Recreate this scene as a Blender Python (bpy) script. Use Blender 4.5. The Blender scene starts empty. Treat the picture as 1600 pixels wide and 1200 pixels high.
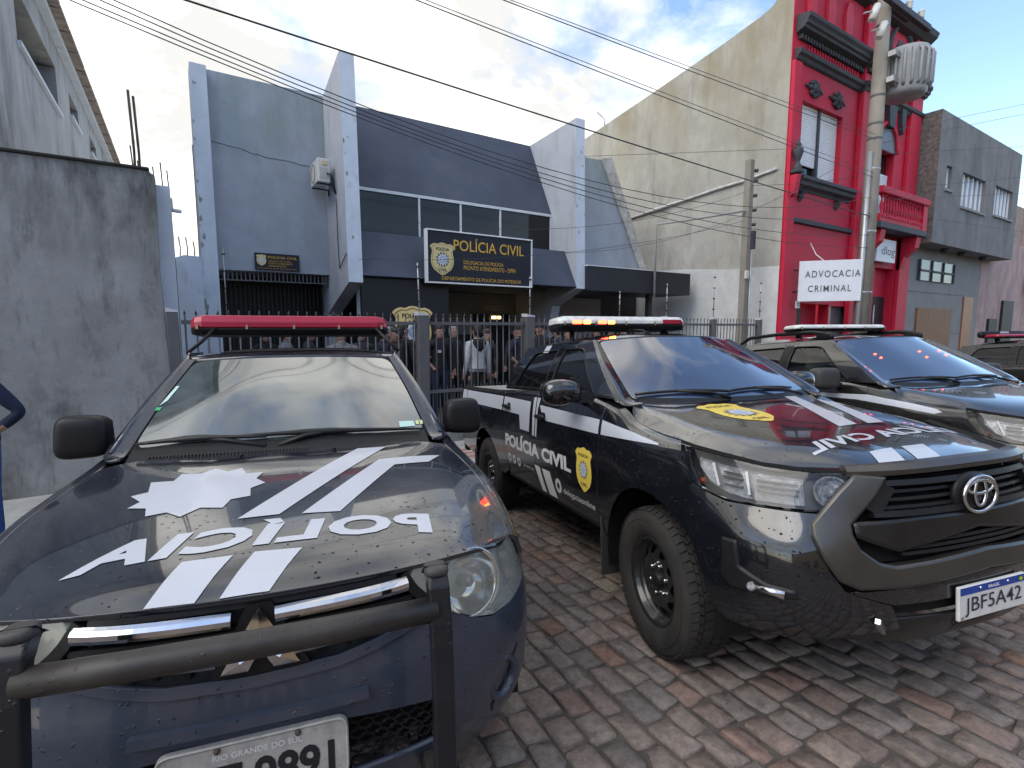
import bpy, bmesh, math, random
import numpy as np
from mathutils import Vector, Matrix, Euler
from mathutils.geometry import delaunay_2d_cdt

random.seed(7)
SC = bpy.context.scene
C = SC.collection
PI = math.pi
R = math.radians

# ---------------------------------------------------------------- camera, sky, sun, exposure
cam_d = bpy.data.cameras.new("camera")
cam_d.sensor_width = 36.0
cam_d.lens = 18.0
cam_d.clip_start = 0.05
cam_d.clip_end = 2000
cam = bpy.data.objects.new("camera", cam_d)
C.objects.link(cam)
cam.location = (0, 0, 1.736)
cam.rotation_euler = (PI / 2 - 0.11, 0, R(-32.6))
SC.camera = cam

SUN_AZ, SUN_EL = R(-98), R(46)       # azimuth from +Y towards +X, elevation
world = bpy.data.worlds.new("World")
SC.world = world
world.use_nodes = True
wn, wl = world.node_tree.nodes, world.node_tree.links
wn.clear()
w_out = wn.new("ShaderNodeOutputWorld")
w_bg = wn.new("ShaderNodeBackground")
w_bg.inputs["Strength"].default_value = 0.1
w_sky = wn.new("ShaderNodeTexSky")
w_sky.sky_type = 'NISHITA'
w_sky.sun_disc = False
w_sky.sun_elevation = SUN_EL
w_sky.sun_rotation = SUN_AZ
w_sky.air_density = 1.0
w_sky.dust_density = 0.6
w_sky.ozone_density = 1.6
w_tc = wn.new("ShaderNodeTexCoord")
def w_math(op, a, b=None, clamp=False):
    n = wn.new("ShaderNodeMath"); n.operation = op; n.use_clamp = clamp
    for i, v in enumerate((a, b)):
        if v is None: continue
        if isinstance(v, (int, float)): n.inputs[i].default_value = v
        else: wl.new(v, n.inputs[i])
    return n.outputs[0]
w_sep = wn.new("ShaderNodeSeparateXYZ"); wl.new(w_tc.outputs["Generated"], w_sep.inputs[0])
zden = w_math('ADD', w_math('MAXIMUM', w_sep.outputs[2], 0.0), 0.22)
w_cmb = wn.new("ShaderNodeCombineXYZ")
wl.new(w_math('DIVIDE', w_sep.outputs[0], zden), w_cmb.inputs[0])
wl.new(w_math('DIVIDE', w_sep.outputs[1], zden), w_cmb.inputs[1])
def w_noise(scale, detail, rough, off, dist=0.0):
    mp = wn.new("ShaderNodeMapping"); mp.inputs["Location"].default_value = off
    wl.new(w_cmb.outputs[0], mp.inputs[0])
    n = wn.new("ShaderNodeTexNoise"); n.inputs["Scale"].default_value = scale
    n.inputs["Detail"].default_value = detail; n.inputs["Roughness"].default_value = rough
    n.inputs["Distortion"].default_value = dist
    wl.new(mp.outputs[0], n.inputs["Vector"])
    return n.outputs[0]
n_big = w_noise(1.9, 7, 0.58, (3.1, 1.7, 0), 0.25)
n_small = w_noise(4.2, 6, 0.6, (8.3, 2.2, 0), 0.2)
n_shade = w_noise(2.6, 5, 0.55, (1.2, 7.9, 3), 0.3)
# broken cloud: heavier west, opening east; thinned behind the camera for bluer reflections
cover = w_math('ADD', w_math('ADD', w_math('MULTIPLY', n_big, 1.0), w_math('MULTIPLY', n_small, 0.30)),
               w_math('ADD', w_math('MULTIPLY', w_sep.outputs[1], 0.16), w_math('MULTIPLY', w_math('MAXIMUM', w_math('SUBTRACT', w_sep.outputs[0], 0.50), 0.0), -0.85)))
w_ramp = wn.new("ShaderNodeValToRGB")
w_ramp.color_ramp.elements[0].position = 0.50
w_ramp.color_ramp.elements[1].position = 0.72
wl.new(cover, w_ramp.inputs[0])
w_ramp2 = wn.new("ShaderNodeValToRGB")
w_ramp2.color_ramp.elements[0].position = 0.40
w_ramp2.color_ramp.elements[0].color = (2.9, 2.88, 2.80, 1)
w_ramp2.color_ramp.elements[1].position = 0.62
w_ramp2.color_ramp.elements[1].color = (5.8, 5.66, 5.3, 1)
wl.new(n_shade, w_ramp2.inputs[0])
w_mix = wn.new("ShaderNodeMix"); w_mix.data_type = 'RGBA'
wl.new(w_ramp.outputs[0], w_mix.inputs[0])
wl.new(w_sky.outputs[0], w_mix.inputs[6])
wl.new(w_ramp2.outputs[0], w_mix.inputs[7])
wl.new(w_mix.outputs[2], w_bg.inputs[0])
wl.new(w_bg.outputs[0], w_out.inputs[0])

sun_d = bpy.data.lights.new("sun", 'SUN')
sun_d.energy = 0.5
sun_d.angle = R(40)
sun_d.color = (1.0, 0.95, 0.87)
sun = bpy.data.objects.new("sun", sun_d)
C.objects.link(sun)
sdir = Vector((math.sin(SUN_AZ) * math.cos(SUN_EL), math.cos(SUN_AZ) * math.cos(SUN_EL), math.sin(SUN_EL)))
sun.rotation_euler = (-sdir).to_track_quat('-Z', 'Y').to_euler()
sun.location = (0, 0, 30)

SC.view_settings.view_transform = 'Standard'
SC.view_settings.look = 'None'
SC.view_settings.exposure = 1.74
SC.view_settings.gamma = 1.0
SC.view_settings.use_curve_mapping = False
SC.cycles.max_bounces = 8
SC.cycles.diffuse_bounces = 3
SC.cycles.glossy_bounces = 4
SC.cycles.transmission_bounces = 6
SC.cycles.transparent_max_bounces = 12
SC.cycles.caustics_reflective = False
SC.cycles.caustics_refractive = False
SC.cycles.adaptive_threshold = 0.02

# ---------------------------------------------------------------- materials
MATS = {}
def mat(name, col, rough=0.7, metal=0.0, var=0.0, vscale=3.0, stain=None, bump=None, coat=0.0, spec=0.5, emit=None, trans=0.0, ior=1.45, alpha=1.0, stretch=(1, 1, 1), rvar=0.0, objrand=0.0, island=0.0, drops=0.0, dust_or_sheen=None, worldpos=False, topstain=None):
    """one procedural Principled material. stain = (colour, amount, scale, z stretch, threshold)"""
    if name in MATS: return MATS[name]
    m = bpy.data.materials.new(name); m.use_nodes = True
    N, L = m.node_tree.nodes, m.node_tree.links
    b = N["Principled BSDF"]
    b.inputs["Roughness"].default_value = rough
    b.inputs["Metallic"].default_value = metal
    b.inputs["Specular IOR Level"].default_value = spec
    b.inputs["IOR"].default_value = ior
    if coat: b.inputs["Coat Weight"].default_value = coat; b.inputs["Coat Roughness"].default_value = 0.03
    if trans: b.inputs["Transmission Weight"].default_value = trans
    if alpha < 1: b.inputs["Alpha"].default_value = alpha
    if emit: b.inputs["Emission Color"].default_value = (*emit[0], 1); b.inputs["Emission Strength"].default_value = emit[1]
    tc = N.new("ShaderNodeTexCoord")
    if worldpos: tc = N.new("ShaderNodeNewGeometry")
    TCO = "Position" if worldpos else "Object"
    def noise(scale, detail=5, rg=0.6, st=(1, 1, 1), off=(0, 0, 0)):
        mp = N.new("ShaderNodeMapping"); mp.inputs["Scale"].default_value = st; mp.inputs["Location"].default_value = off
        L.new(tc.outputs[TCO], mp.inputs[0])
        n = N.new("ShaderNodeTexNoise"); n.inputs["Scale"].default_value = scale
        n.inputs["Detail"].default_value = detail; n.inputs["Roughness"].default_value = rg
        L.new(mp.outputs[0], n.inputs["Vector"]); return n.outputs[0]
    def ramp(src, a, c, lo=0.0, hi=1.0):
        r = N.new("ShaderNodeMapRange"); r.inputs[1].default_value = a; r.inputs[2].default_value = c
        r.inputs[3].default_value = lo; r.inputs[4].default_value = hi; L.new(src, r.inputs[0]); return r.outputs[0]
    def mixc(f, a, c, bt='MIX'):
        x = N.new("ShaderNodeMix"); x.data_type = 'RGBA'; x.blend_type = bt
        for i, v in ((0, f), (6, a), (7, c)):
            if isinstance(v, (int, float)): x.inputs[i].default_value = v
            elif isinstance(v, tuple): x.inputs[i].default_value = (*v[:3], 1)
            else: L.new(v, x.inputs[i])
        return x.outputs[2]
    cur = tuple(col); linked = False
    if var:
        lo = tuple(max(0, k * (1 - var)) for k in col); hi = tuple(min(1, k * (1 + var)) for k in col)
        cur = mixc(ramp(noise(vscale, 6, 0.65, stretch), 0.3, 0.7), lo, hi); linked = True
    if objrand or island:
        hs = N.new("ShaderNodeHueSaturation")
        if objrand:
            oi = N.new("ShaderNodeObjectInfo"); src = oi.outputs["Random"]; amt = objrand
        else:
            at = N.new("ShaderNodeAttribute"); at.attribute_name = "tone"; src = at.outputs["Fac"]; amt = island
        L.new(ramp(src, 0, 1, 1 - amt, 1 + amt), hs.inputs["Value"])
        if linked: L.new(cur, hs.inputs["Color"])
        else: hs.inputs["Color"].default_value = (*cur, 1)
        cur = hs.outputs[0]; linked = True
    for st in (stain if isinstance(stain, list) else [stain] if stain else []):
        sc_, am, s_, zs, th = st
        f = ramp(noise(s_, 7, 0.68, (1, 1, zs), (am * 7, s_, 2)), th, th + 0.16, 0, am)
        cur = mixc(f, cur, sc_); linked = True
    if topstain:                                # rain streaks from an edge: (colour, amount, z start, z full, scale)
        sp = N.new("ShaderNodeSeparateXYZ"); L.new(tc.outputs[TCO], sp.inputs[0])
        zr = ramp(sp.outputs[2], topstain[2], topstain[3], 0, 1)
        nn_ = ramp(noise(topstain[4], 7, 0.7, (1, 1, 0.22), (3, 8, 1)), 0.40, 0.62, 0, 1)
        ad_ = N.new("ShaderNodeMath"); ad_.operation = 'MULTIPLY'; L.new(zr, ad_.inputs[0]); L.new(nn_, ad_.inputs[1])
        a2_ = N.new("ShaderNodeMath"); a2_.operation = 'MULTIPLY'; L.new(ad_.outputs[0], a2_.inputs[0]); a2_.inputs[1].default_value = topstain[1]
        cur = mixc(a2_.outputs[0], cur, topstain[0]); linked = True
    rr = None
    if dust_or_sheen:                                    # road film, or sky sheen painted on windscreens: (colour, amount, scale)
        f = ramp(noise(dust_or_sheen[2], 6, 0.7, (1, 1, 1), (4, 1, 9)), 0.38, 0.72, 0, dust_or_sheen[1])
        cur = mixc(f, cur, dust_or_sheen[0]); linked = True
        rr = ramp(f, 0, 1, rough, min(1, rough + 0.6))
    if drops:
        mp = N.new("ShaderNodeMapping"); L.new(tc.outputs["Object"], mp.inputs[0])
        nz = N.new("ShaderNodeTexNoise"); nz.inputs["Scale"].default_value = 90; L.new(mp.outputs[0], nz.inputs["Vector"])
        ad = N.new("ShaderNodeMix"); ad.data_type = 'VECTOR'; ad.inputs[0].default_value = 0.012
        L.new(mp.outputs[0], ad.inputs[4]); L.new(nz.outputs[1], ad.inputs[5])
        v = N.new("ShaderNodeTexVoronoi"); v.inputs["Scale"].default_value = 58; L.new(ad.outputs[1], v.inputs["Vector"])
        sz = N.new("ShaderNodeSeparateColor"); L.new(v.outputs["Color"], sz.inputs[0])
        big = ramp(sz.outputs[0], 0.30, 1.0, 0.0, 0.30)
        d = N.new("ShaderNodeMath"); d.operation = 'SUBTRACT'; L.new(big, d.inputs[0]); L.new(v.outputs["Distance"], d.inputs[1])
        dm = ramp(d.outputs[0], 0.0, 0.10, 0, 1)
        zone = ramp(noise(3.5, 3, 0.5, (1, 1, 1), (2, 5, 1)), 0.34, 0.50)
        mm = N.new("ShaderNodeMath"); mm.operation = 'MULTIPLY'; L.new(dm, mm.inputs[0]); L.new(zone, mm.inputs[1])
        bp = N.new("ShaderNodeBump"); bp.inputs["Strength"].default_value = drops; bp.inputs["Distance"].default_value = 0.004
        L.new(mm.outputs[0], bp.inputs["Height"]); L.new(bp.outputs[0], b.inputs["Normal"])
        if coat:
            L.new(bp.outputs[0], b.inputs["Coat Normal"]); L.new(ramp(mm.outputs[0], 0, 1, coat, coat * 0.08), b.inputs["Coat Weight"]); L.new(ramp(mm.outputs[0], 0, 1, spec, spec * 0.1), b.inputs["Specular IOR Level"])
    if linked: L.new(cur, b.inputs["Base Color"])
    else: b.inputs["Base Color"].default_value = (*cur, 1)
    if rr is not None: L.new(rr, b.inputs["Roughness"])
    elif rvar: L.new(ramp(noise(vscale * 1.7, 5), 0.3, 0.7, max(0.02, rough - rvar), min(1, rough + rvar)), b.inputs["Roughness"])
    if bump:
        bp = N.new("ShaderNodeBump"); bp.inputs["Strength"].default_value = bump[1]; bp.inputs["Distance"].default_value = bump[2] if len(bump) > 2 else 0.01
        L.new(noise(bump[0], 8, 0.65), bp.inputs["Height"]); L.new(bp.outputs[0], b.inputs["Normal"])
    MATS[name] = m
    return m

# ---------------------------------------------------------------- mesh builders
def make(name, verts, faces, m=None, parent=None, smooth=False, normals=None, mats=None, fmat=None):
    me = bpy.data.meshes.new(name)
    me.from_pydata([tuple(v) for v in verts], [], faces)
    if mats:
        for q in mats: me.materials.append(q)
        if fmat is not None: me.polygons.foreach_set("material_index", fmat)
    elif m: me.materials.append(m)
    if smooth: me.polygons.foreach_set("use_smooth", [True] * len(me.polygons))
    me.update()
    if normals is not None: me.normals_split_custom_set_from_vertices([tuple(n) for n in normals])
    o = bpy.data.objects.new(name, me); C.objects.link(o)
    if parent: o.parent = parent
    return o
def inst(src, parent=None, loc=None, rot=None, scale=None, name=None):
    o = src.copy(); C.objects.link(o)
    if name: o.name = name
    if parent is not None: o.parent = parent
    if loc is not None: o.location = loc
    if rot is not None: o.rotation_euler = rot
    if scale is not None: o.scale = scale
    return o
def tag(o, label, cat, group=None):
    o["label"] = label; o["category"] = cat
    if group: o["group"] = group
    return o
def thing(name, label, cat, loc=(0, 0, 0), rot=(0, 0, 0), group=None):
    o = bpy.data.objects.new(name, None); C.objects.link(o)
    o.location = loc; o.rotation_euler = rot; o.empty_display_size = 0.2
    return tag(o, label, cat, group)
def structure(o): o["kind"] = "structure"; return o
def stuff(o): o["kind"] = "stuff"; return o

class B:
    """collects solid shapes into one mesh"""
    def __init__(s): s.v = []; s.f = []; s.sm = []
    def add(s, vs, fs, smooth=False):
        n = len(s.v); s.v += [tuple(v) for v in vs]; s.f += [tuple(i + n for i in f) for f in fs]; s.sm += [smooth] * len(fs); return s
    def box(s, a, b, bev=0.0, M=None):
        x0, y0, z0 = [min(a[i], b[i]) for i in range(3)]; x1, y1, z1 = [max(a[i], b[i]) for i in range(3)]
        if bev:
            e = bev; vs = []; 
            for (sx, sy, sz) in [(i, j, k) for i in (0, 1) for j in (0, 1) for k in (0, 1)]:
                p = [(x0, x1)[sx], (y0, y1)[sy], (z0, z1)[sz]]; d = [(1, -1)[sx] * e, (1, -1)[sy] * e, (1, -1)[sz] * e]
                vs += [(p[0], p[1] + d[1], p[2] + d[2]), (p[0] + d[0], p[1], p[2] + d[2]), (p[0] + d[0], p[1] + d[1], p[2])]
            bm = bmesh.new(); bv = [bm.verts.new(v) for v in vs]; bmesh.ops.convex_hull(bm, input=bv)
            bmesh.ops.dissolve_limit(bm, angle_limit=0.01, verts=bm.verts, edges=bm.edges)
            bm.verts.index_update(); V = [v.co.copy() for v in bm.verts]; Fs = [[v.index for v in f.verts] for f in bm.faces]; bm.free()
        else:
            V = [Vector(p) for p in ((x0, y0, z0), (x1, y0, z0), (x1, y1, z0), (x0, y1, z0), (x0, y0, z1), (x1, y0, z1), (x1, y1, z1), (x0, y1, z1))]
            Fs = [(0, 3, 2, 1), (4, 5, 6, 7), (0, 1, 5, 4), (1, 2, 6, 5), (2, 3, 7, 6), (3, 0, 4, 7)]
        if M is not None: V = [M @ Vector(v) for v in V]
        return s.add(V, Fs)
    def prism(s, poly, d, frame):
        """poly = 2D points, frame = (origin, u, v, w): extruded by d along w"""
        o, u, v, w = [Vector(q) for q in frame]; n = len(poly)
        a = [o + u * p[0] + v * p[1] for p in poly]; b = [q + w * d for q in a]
        fs = [tuple(range(n - 1, -1, -1)), tuple(range(n, 2 * n))] + [(i, (i + 1) % n, n + (i + 1) % n, n + i) for i in range(n)]
        return s.add(a + b, fs)
    def cyl(s, p0, p1, r0, r1=None, n=12, caps=True, smooth=True):
        r1 = r0 if r1 is None else r1; p0, p1 = Vector(p0), Vector(p1); d = (p1 - p0).normalized()
        u = d.orthogonal().normalized(); w = d.cross(u); vs = []
        for p, r in ((p0, r0), (p1, r1)):
            vs += [p + (u * math.cos(2 * PI * i / n) + w * math.sin(2 * PI * i / n)) * r for i in range(n)]
        k = len(s.v)
        s.add(vs, [(i, (i + 1) % n, n + (i + 1) % n, n + i) for i in range(n)], smooth)
        if caps:
            s.f += [tuple(k + i for i in range(n - 1, -1, -1)), tuple(k + n + i for i in range(n))]; s.sm += [False, False]
        return s
    def tube(s, pts, r, n=8, closed=False, caps=True):
        P = [Vector(p) for p in pts]; m = len(P); rs = r if isinstance(r, (list, tuple)) else [r] * m
        vs = []; ref = None
        for i, p in enumerate(P):
            a = P[i - 1] if (i or closed) else p; b = P[(i + 1) % m] if (i < m - 1 or closed) else p
            t = (b - a).normalized()
            if ref is None: ref = t.orthogonal().normalized()
            ref = (ref - t * ref.dot(t)); ref = ref.normalized() if ref.length > 1e-6 else t.orthogonal().normalized()
            w = t.cross(ref)
            vs += [p + (ref * math.cos(2 * PI * k / n) + w * math.sin(2 * PI * k / n)) * rs[i] for k in range(n)]
        fs = []
        for i in range(m if closed else m - 1):
            j = (i + 1) % m
            fs += [(i * n + k, i * n + (k + 1) % n, j * n + (k + 1) % n, j * n + k) for k in range(n)]
        k0 = len(s.v); s.add(vs, fs, True)
        if caps and not closed:
            s.f += [tuple(k0 + i for i in range(n - 1, -1, -1)), tuple(k0 + (m - 1) * n + i for i in range(n))]; s.sm += [False, False]
        return s
    def lathe(s, prof, o=(0, 0, 0), axis=(0, 0, 1), n=24, smooth=True, a0=0.0, a1=2 * PI):
        ax = Vector(axis).normalized(); u = ax.orthogonal().normalized(); w = ax.cross(u); o = Vector(o); m = len(prof)
        full = abs(a1 - a0 - 2 * PI) < 1e-6; k = n if full else n + 1; vs = []
        for i in range(k):
            t = a0 + (a1 - a0) * i / n
            for r, h in prof: vs.append(o + (u * math.cos(t) + w * math.sin(t)) * r + ax * h)
        fs = []
        for i in range(n):
            j = (i + 1) % k
            fs += [(i * m + q, j * m + q, j * m + q + 1, i * m + q + 1) for q in range(m - 1)]
        return s.add(vs, fs, smooth)
    def ball(s, c, r, n=12, m=8):
        rx, ry, rz = r if isinstance(r, (tuple, list)) else (r, r, r); vs = []; fs = []
        for i in range(m + 1):
            t = PI * i / m
            for k in range(n): vs.append((c[0] + rx * math.sin(t) * math.cos(2 * PI * k / n), c[1] + ry * math.sin(t) * math.sin(2 * PI * k / n), c[2] + rz * math.cos(t)))
        for i in range(m):
            for k in range(n): fs.append((i * n + k, (i + 1) * n + k, (i + 1) * n + (k + 1) % n, i * n + (k + 1) % n))
        return s.add(vs, fs, True)
    def build(s, name, m=None, parent=None, smooth=None):
        o = make(name, s.v, s.f, m, parent)
        o.data.polygons.foreach_set("use_smooth", s.sm if smooth is None else [smooth] * len(s.f))
        return o

def text_mesh(txt, size=1.0, bold=0.0, align='LEFT', sx=1.0, shear=0.0, spacing=1.0):
    """(verts 2D, faces) of flat lettering from the built-in font"""
    cu = bpy.data.curves.new("t", 'FONT'); cu.body = txt; cu.size = size; cu.offset = bold; cu.align_x = align
    cu.resolution_u = 3; cu.shear = shear; cu.space_character = spacing; cu.fill_mode = 'FRONT'
    o = bpy.data.objects.new("t", cu); C.objects.link(o)
    dg = bpy.context.evaluated_depsgraph_get(); me = bpy.data.meshes.new_from_object(o.evaluated_get(dg))
    bm = bmesh.new(); bm.from_mesh(me); bmesh.ops.remove_doubles(bm, verts=bm.verts, dist=size * 1e-4)
    bm.verts.index_update()
    V = [(v.co.x * sx, v.co.y) for v in bm.verts]; Fs = [[v.index for v in f.verts] for f in bm.faces]
    bm.free(); bpy.data.objects.remove(o); bpy.data.meshes.remove(me); bpy.data.curves.remove(cu)
    return V, Fs
def fit_text(txt, x0, x1, z0, z1, **kw):
    """lettering scaled to fill a box; returns (verts 2D, faces)"""
    V, Fs = text_mesh(txt, **kw)
    a = np.array(V); lo, hi = a.min(0), a.max(0)
    a = (a - lo) / (hi - lo) * np.array([x1 - x0, z1 - z0]) + np.array([x0, z0])
    return [tuple(p) for p in a], Fs
def flat_text(name, txt, box, frame, m, parent, d=0.004, **kw):
    """lettering on a flat face. box in (u,v) of the frame (o,u,v,w)"""
    V, Fs = fit_text(txt, *box, **kw)
    o, u, v, w = [Vector(q) for q in frame]
    top = [o + u * p[0] + v * p[1] + w * d for p in V]
    return make(name, top, Fs, m, parent)
def poly_flat(name, poly, frame, m, parent, d=0.003):
    o, u, v, w = [Vector(q) for q in frame]
    n = len(poly)
    V, E, Fc, *_ = delaunay_2d_cdt([Vector(p) for p in poly], [(i, (i + 1) % n) for i in range(n)], [], 1, 1e-6)
    return make(name, [o + u * p[0] + v * p[1] + w * d for p in V], [tuple(f) for f in Fc], m, parent)
def star_poly(n, r0, r1, ph=0.0, c=(0, 0), sy=1.0):
    return [(c[0] + (r0 if i % 2 else r1) * math.cos(ph + PI * i / n), c[1] + sy * (r0 if i % 2 else r1) * math.sin(ph + PI * i / n)) for i in range(2 * n)]
def shield_poly(w, h, c=(0, 0)):
    """police shield outline, w wide and h tall, counter-clockwise"""
    half = [(0, -0.5), (0.10, -0.47), (0.20, -0.41), (0.34, -0.33), (0.42, -0.22), (0.46, -0.08), (0.45, 0.06), (0.42, 0.16), (0.41, 0.24), (0.44, 0.30), (0.50, 0.36), (0.42, 0.43), (0.30, 0.47), (0.24, 0.455), (0.16, 0.46), (0.08, 0.49), (0, 0.5)]
    pts = half + [(-x, z) for x, z in half[-2:0:-1]]
    return [(c[0] + x * w, c[1] + z * h) for x, z in pts]
def ring_poly(r, n=24, c=(0, 0)): return [(c[0] + r * math.cos(2 * PI * i / n), c[1] + r * math.sin(2 * PI * i / n)) for i in range(n)]

# ---------------------------------------------------------------- ground
SX_, SY_ = 0.02, 0.0775
def gz(x, y): return -SX_ * (x - 2.89) - SY_ * (y - 1.554)

# ================================================================ STREET
def gzc(x, y):
    x = max(-12, min(36, x))
    return gz(x, y) if y > -2.2 else gz(x, -2.2) + (y + 2.2) * 0.05
m_joint = mat("joint_sand", (0.098, 0.084, 0.072), 0.95, var=0.35, vscale=9, bump=(90, 0.6, 0.01), stain=((0.06, 0.05, 0.04), 0.7, 5, 1, 0.52))
xs = [-70, -30, -12, -6, -2, 0, 2, 4, 6, 8, 12, 20, 36, 80]; ys = [-70, -20, -9, -5, -2.2, 0, 2, 4, 5.92]
street = structure(make("street", [(x, y, gzc(x, y) - 0.010) for y in ys for x in xs],
    [(j * len(xs) + i, j * len(xs) + i + 1, (j + 1) * len(xs) + i + 1, (j + 1) * len(xs) + i) for j in range(len(ys) - 1) for i in range(len(xs) - 1)], m_joint))

stone_cols = [(0.215, 0.172, 0.148), (0.192, 0.163, 0.147), (0.235, 0.186, 0.156), (0.228, 0.152, 0.124), (0.215, 0.161, 0.138), (0.248, 0.150, 0.108), (0.240, 0.202, 0.166)]
stone_w = [6, 6, 4, 2.2, 5, .7, 1.2]
m_stone = [mat("cobble_%s" % n, c, 0.72, var=0.34, vscale=22, bump=(85, 0.9, 0.008), objrand=0.16, rvar=0.18, worldpos=True, stain=[((0.075, 0.064, 0.056), 0.65, 34, 1, 0.54), ((0.30, 0.26, 0.225), 0.6, 70, 1, 0.56), ((0.36, 0.32, 0.29), 0.6, 210, 1, 0.58), ((0.06, 0.05, 0.045), 0.6, 170, 1, 0.60)])
           for n, c in zip(("brown", "grey", "tan", "red", "plum", "orange", "sand"), stone_cols)]
m_stone_s = [mat("cobble_far_%s" % n, c, 0.72, var=0.34, vscale=22, bump=(85, 0.9, 0.008), island=0.16, rvar=0.18, worldpos=True, stain=[((0.075, 0.064, 0.056), 0.65, 34, 1, 0.54), ((0.30, 0.26, 0.225), 0.6, 70, 1, 0.56), ((0.36, 0.32, 0.29), 0.6, 210, 1, 0.58), ((0.06, 0.05, 0.045), 0.6, 170, 1, 0.60)])
             for n, c in zip(("brown", "grey", "tan", "red", "plum", "orange", "sand"), stone_cols)]
def stone_shape(rnd, L, W):
    """a worn sett: ten-sided uneven outline, rounded shoulder, slightly domed top"""
    base = [(-.5, -.42), (-.42, -.5), (0, -.5), (.42, -.5), (.5, -.42), (.5, .42), (.42, .5), (0, .5), (-.42, .5), (-.5, .42)]
    sk = rnd.uniform(-.07, .07)
    out = [((x + sk * y + rnd.uniform(-.03, .03)) * L, (y + rnd.uniform(-.04, .04)) * W) for x, y in base]
    n = len(out); vs = []; top = rnd.uniform(-.003, .003); tx, ty = rnd.uniform(-.014, .014), rnd.uniform(-.014, .014)
    for k, z in ((1.02, -.045), (0.985, -.010), (0.91, -.0015)):
        vs += [(x * k, y * k, z + top + (x * tx + y * ty if z > -.03 else 0)) for x, y in out]
    vs += [(x * .45, y * .45, .0018 + top + x * tx + y * ty + rnd.uniform(-.0015, .002)) for x, y in out]
    vs.append((0, 0, .002 + top)); fs = []
    for a in range(3): fs += [(a * n + i, a * n + (i + 1) % n, (a + 1) * n + (i + 1) % n, (a + 1) * n + i) for i in range(n)]
    fs += [(3 * n + i, 3 * n + (i + 1) % n, 4 * n) for i in range(n)]
    return vs, fs
_F, _PSI, _PI = 800.0, R(32.6), 0.11
def to_pix(p):
    x, y, z = p[0], p[1], p[2] - 1.736
    r = x * math.cos(_PSI) - y * math.sin(_PSI); fh = x * math.sin(_PSI) + y * math.cos(_PSI)
    d = fh * math.cos(_PI) - z * math.sin(_PI); u = fh * math.sin(_PI) + z * math.cos(_PI)
    return (800 + _F * r / d, 600 - _F * u / d, d) if d > 0.05 else (-9e9, 0, d)
def inside(p, poly):
    c = False
    for i in range(len(poly)):
        (x0, y0), (x1, y1) = poly[i - 1], poly[i]
        if (y0 > p[1]) != (y1 > p[1]) and p[0] < (x1 - x0) * (p[1] - y0) / (y1 - y0) + x0: c = not c
    return c
near_zone = [(822, 800), (905, 822), (940, 900), (985, 1000), (1040, 1030), (1130, 985), (1380, 985), (1480, 970), (1600, 945), (1640, 1240), (770, 1240), (838, 960), (818, 860)]
rnd = random.Random(11)
ang = R(-7.0); ca, sa = math.cos(ang), math.sin(ang)
stones = []
row = 0; wx = -6.0
while wx < 13.5:
    wid = rnd.uniform(0.118, 0.142); cx = wx + wid / 2
    ly = -3.2 + rnd.uniform(0, .2)
    while ly < 7.2:
        ln = rnd.uniform(0.165, 0.235)
        x, y = cx * ca - (ly + ln / 2) * sa * -1 * -1, cx * sa + (ly + ln / 2) * ca
        x = cx * ca - (ly + ln / 2) * sa + rnd.uniform(-.006, .006)
        if y < 5.76 and y > -1.6: stones.append((x, y, ln - .009, wid - .009, rnd.uniform(-.05, .05)))
        ly += ln
    wx += wid
cand = []
for i, (x, y, l, w, a) in enumerate(stones):
    q = to_pix((x, y, gz(x, y)))
    if inside(q[:2], near_zone): cand.append((l * w / q[2] ** 2 / max(q[2], .1), i))
cand.sort(reverse=True); single = {i for _, i in cand[:300]}
variants = []
for k in range(9):
    vs, fs = stone_shape(rnd, 1.0, 1.0)
    variants.append((vs, fs))
stone_mesh = {}
n_slope = Vector((SX_, SY_, 1)).normalized()
SV, SF, SM, ST = [], [], [], []
for i, (x, y, l, w, a) in enumerate(stones):
    k = rnd.randrange(9); mi = rnd.choices(range(7), stone_w)[0]; tone = rnd.random()
    qz = Vector((0, 0, 1)).rotation_difference(n_slope).to_matrix() @ Matrix.Rotation(R(90) + ang + a + (PI if rnd.random() < .5 else 0), 3, 'Z')
    loc = Vector((x, y, gz(x, y)))
    if i in single:
        if (k, mi) not in stone_mesh:
            vs, fs = variants[k]
            me = bpy.data.meshes.new("stone"); me.from_pydata([(v[0], v[1], v[2]) for v in vs], [], fs)
            me.polygons.foreach_set("use_smooth", [True] * len(fs)); me.materials.append(m_stone[mi]); stone_mesh[(k, mi)] = me
        o = bpy.data.objects.new("stone", stone_mesh[(k, mi)]); C.objects.link(o); o.parent = street
        o.matrix_basis = Matrix.Translation(loc) @ qz.to_4x4() @ Matrix.Diagonal((l, w, 1, 1))
    else:
        vs, fs = variants[k]; n0 = len(SV)
        SV += [loc + qz @ Vector((v[0] * l, v[1] * w, v[2])) for v in vs]
        SF += [tuple(j + n0 for j in f) for f in fs]; SM += [mi] * len(fs); ST += [tone] * len(vs)
o = make("paving_stones", SV, SF, None, street, True, mats=m_stone_s, fmat=SM)
at = o.data.attributes.new("tone", 'FLOAT', 'POINT'); at.data.foreach_set("value", ST); stuff(o)

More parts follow.
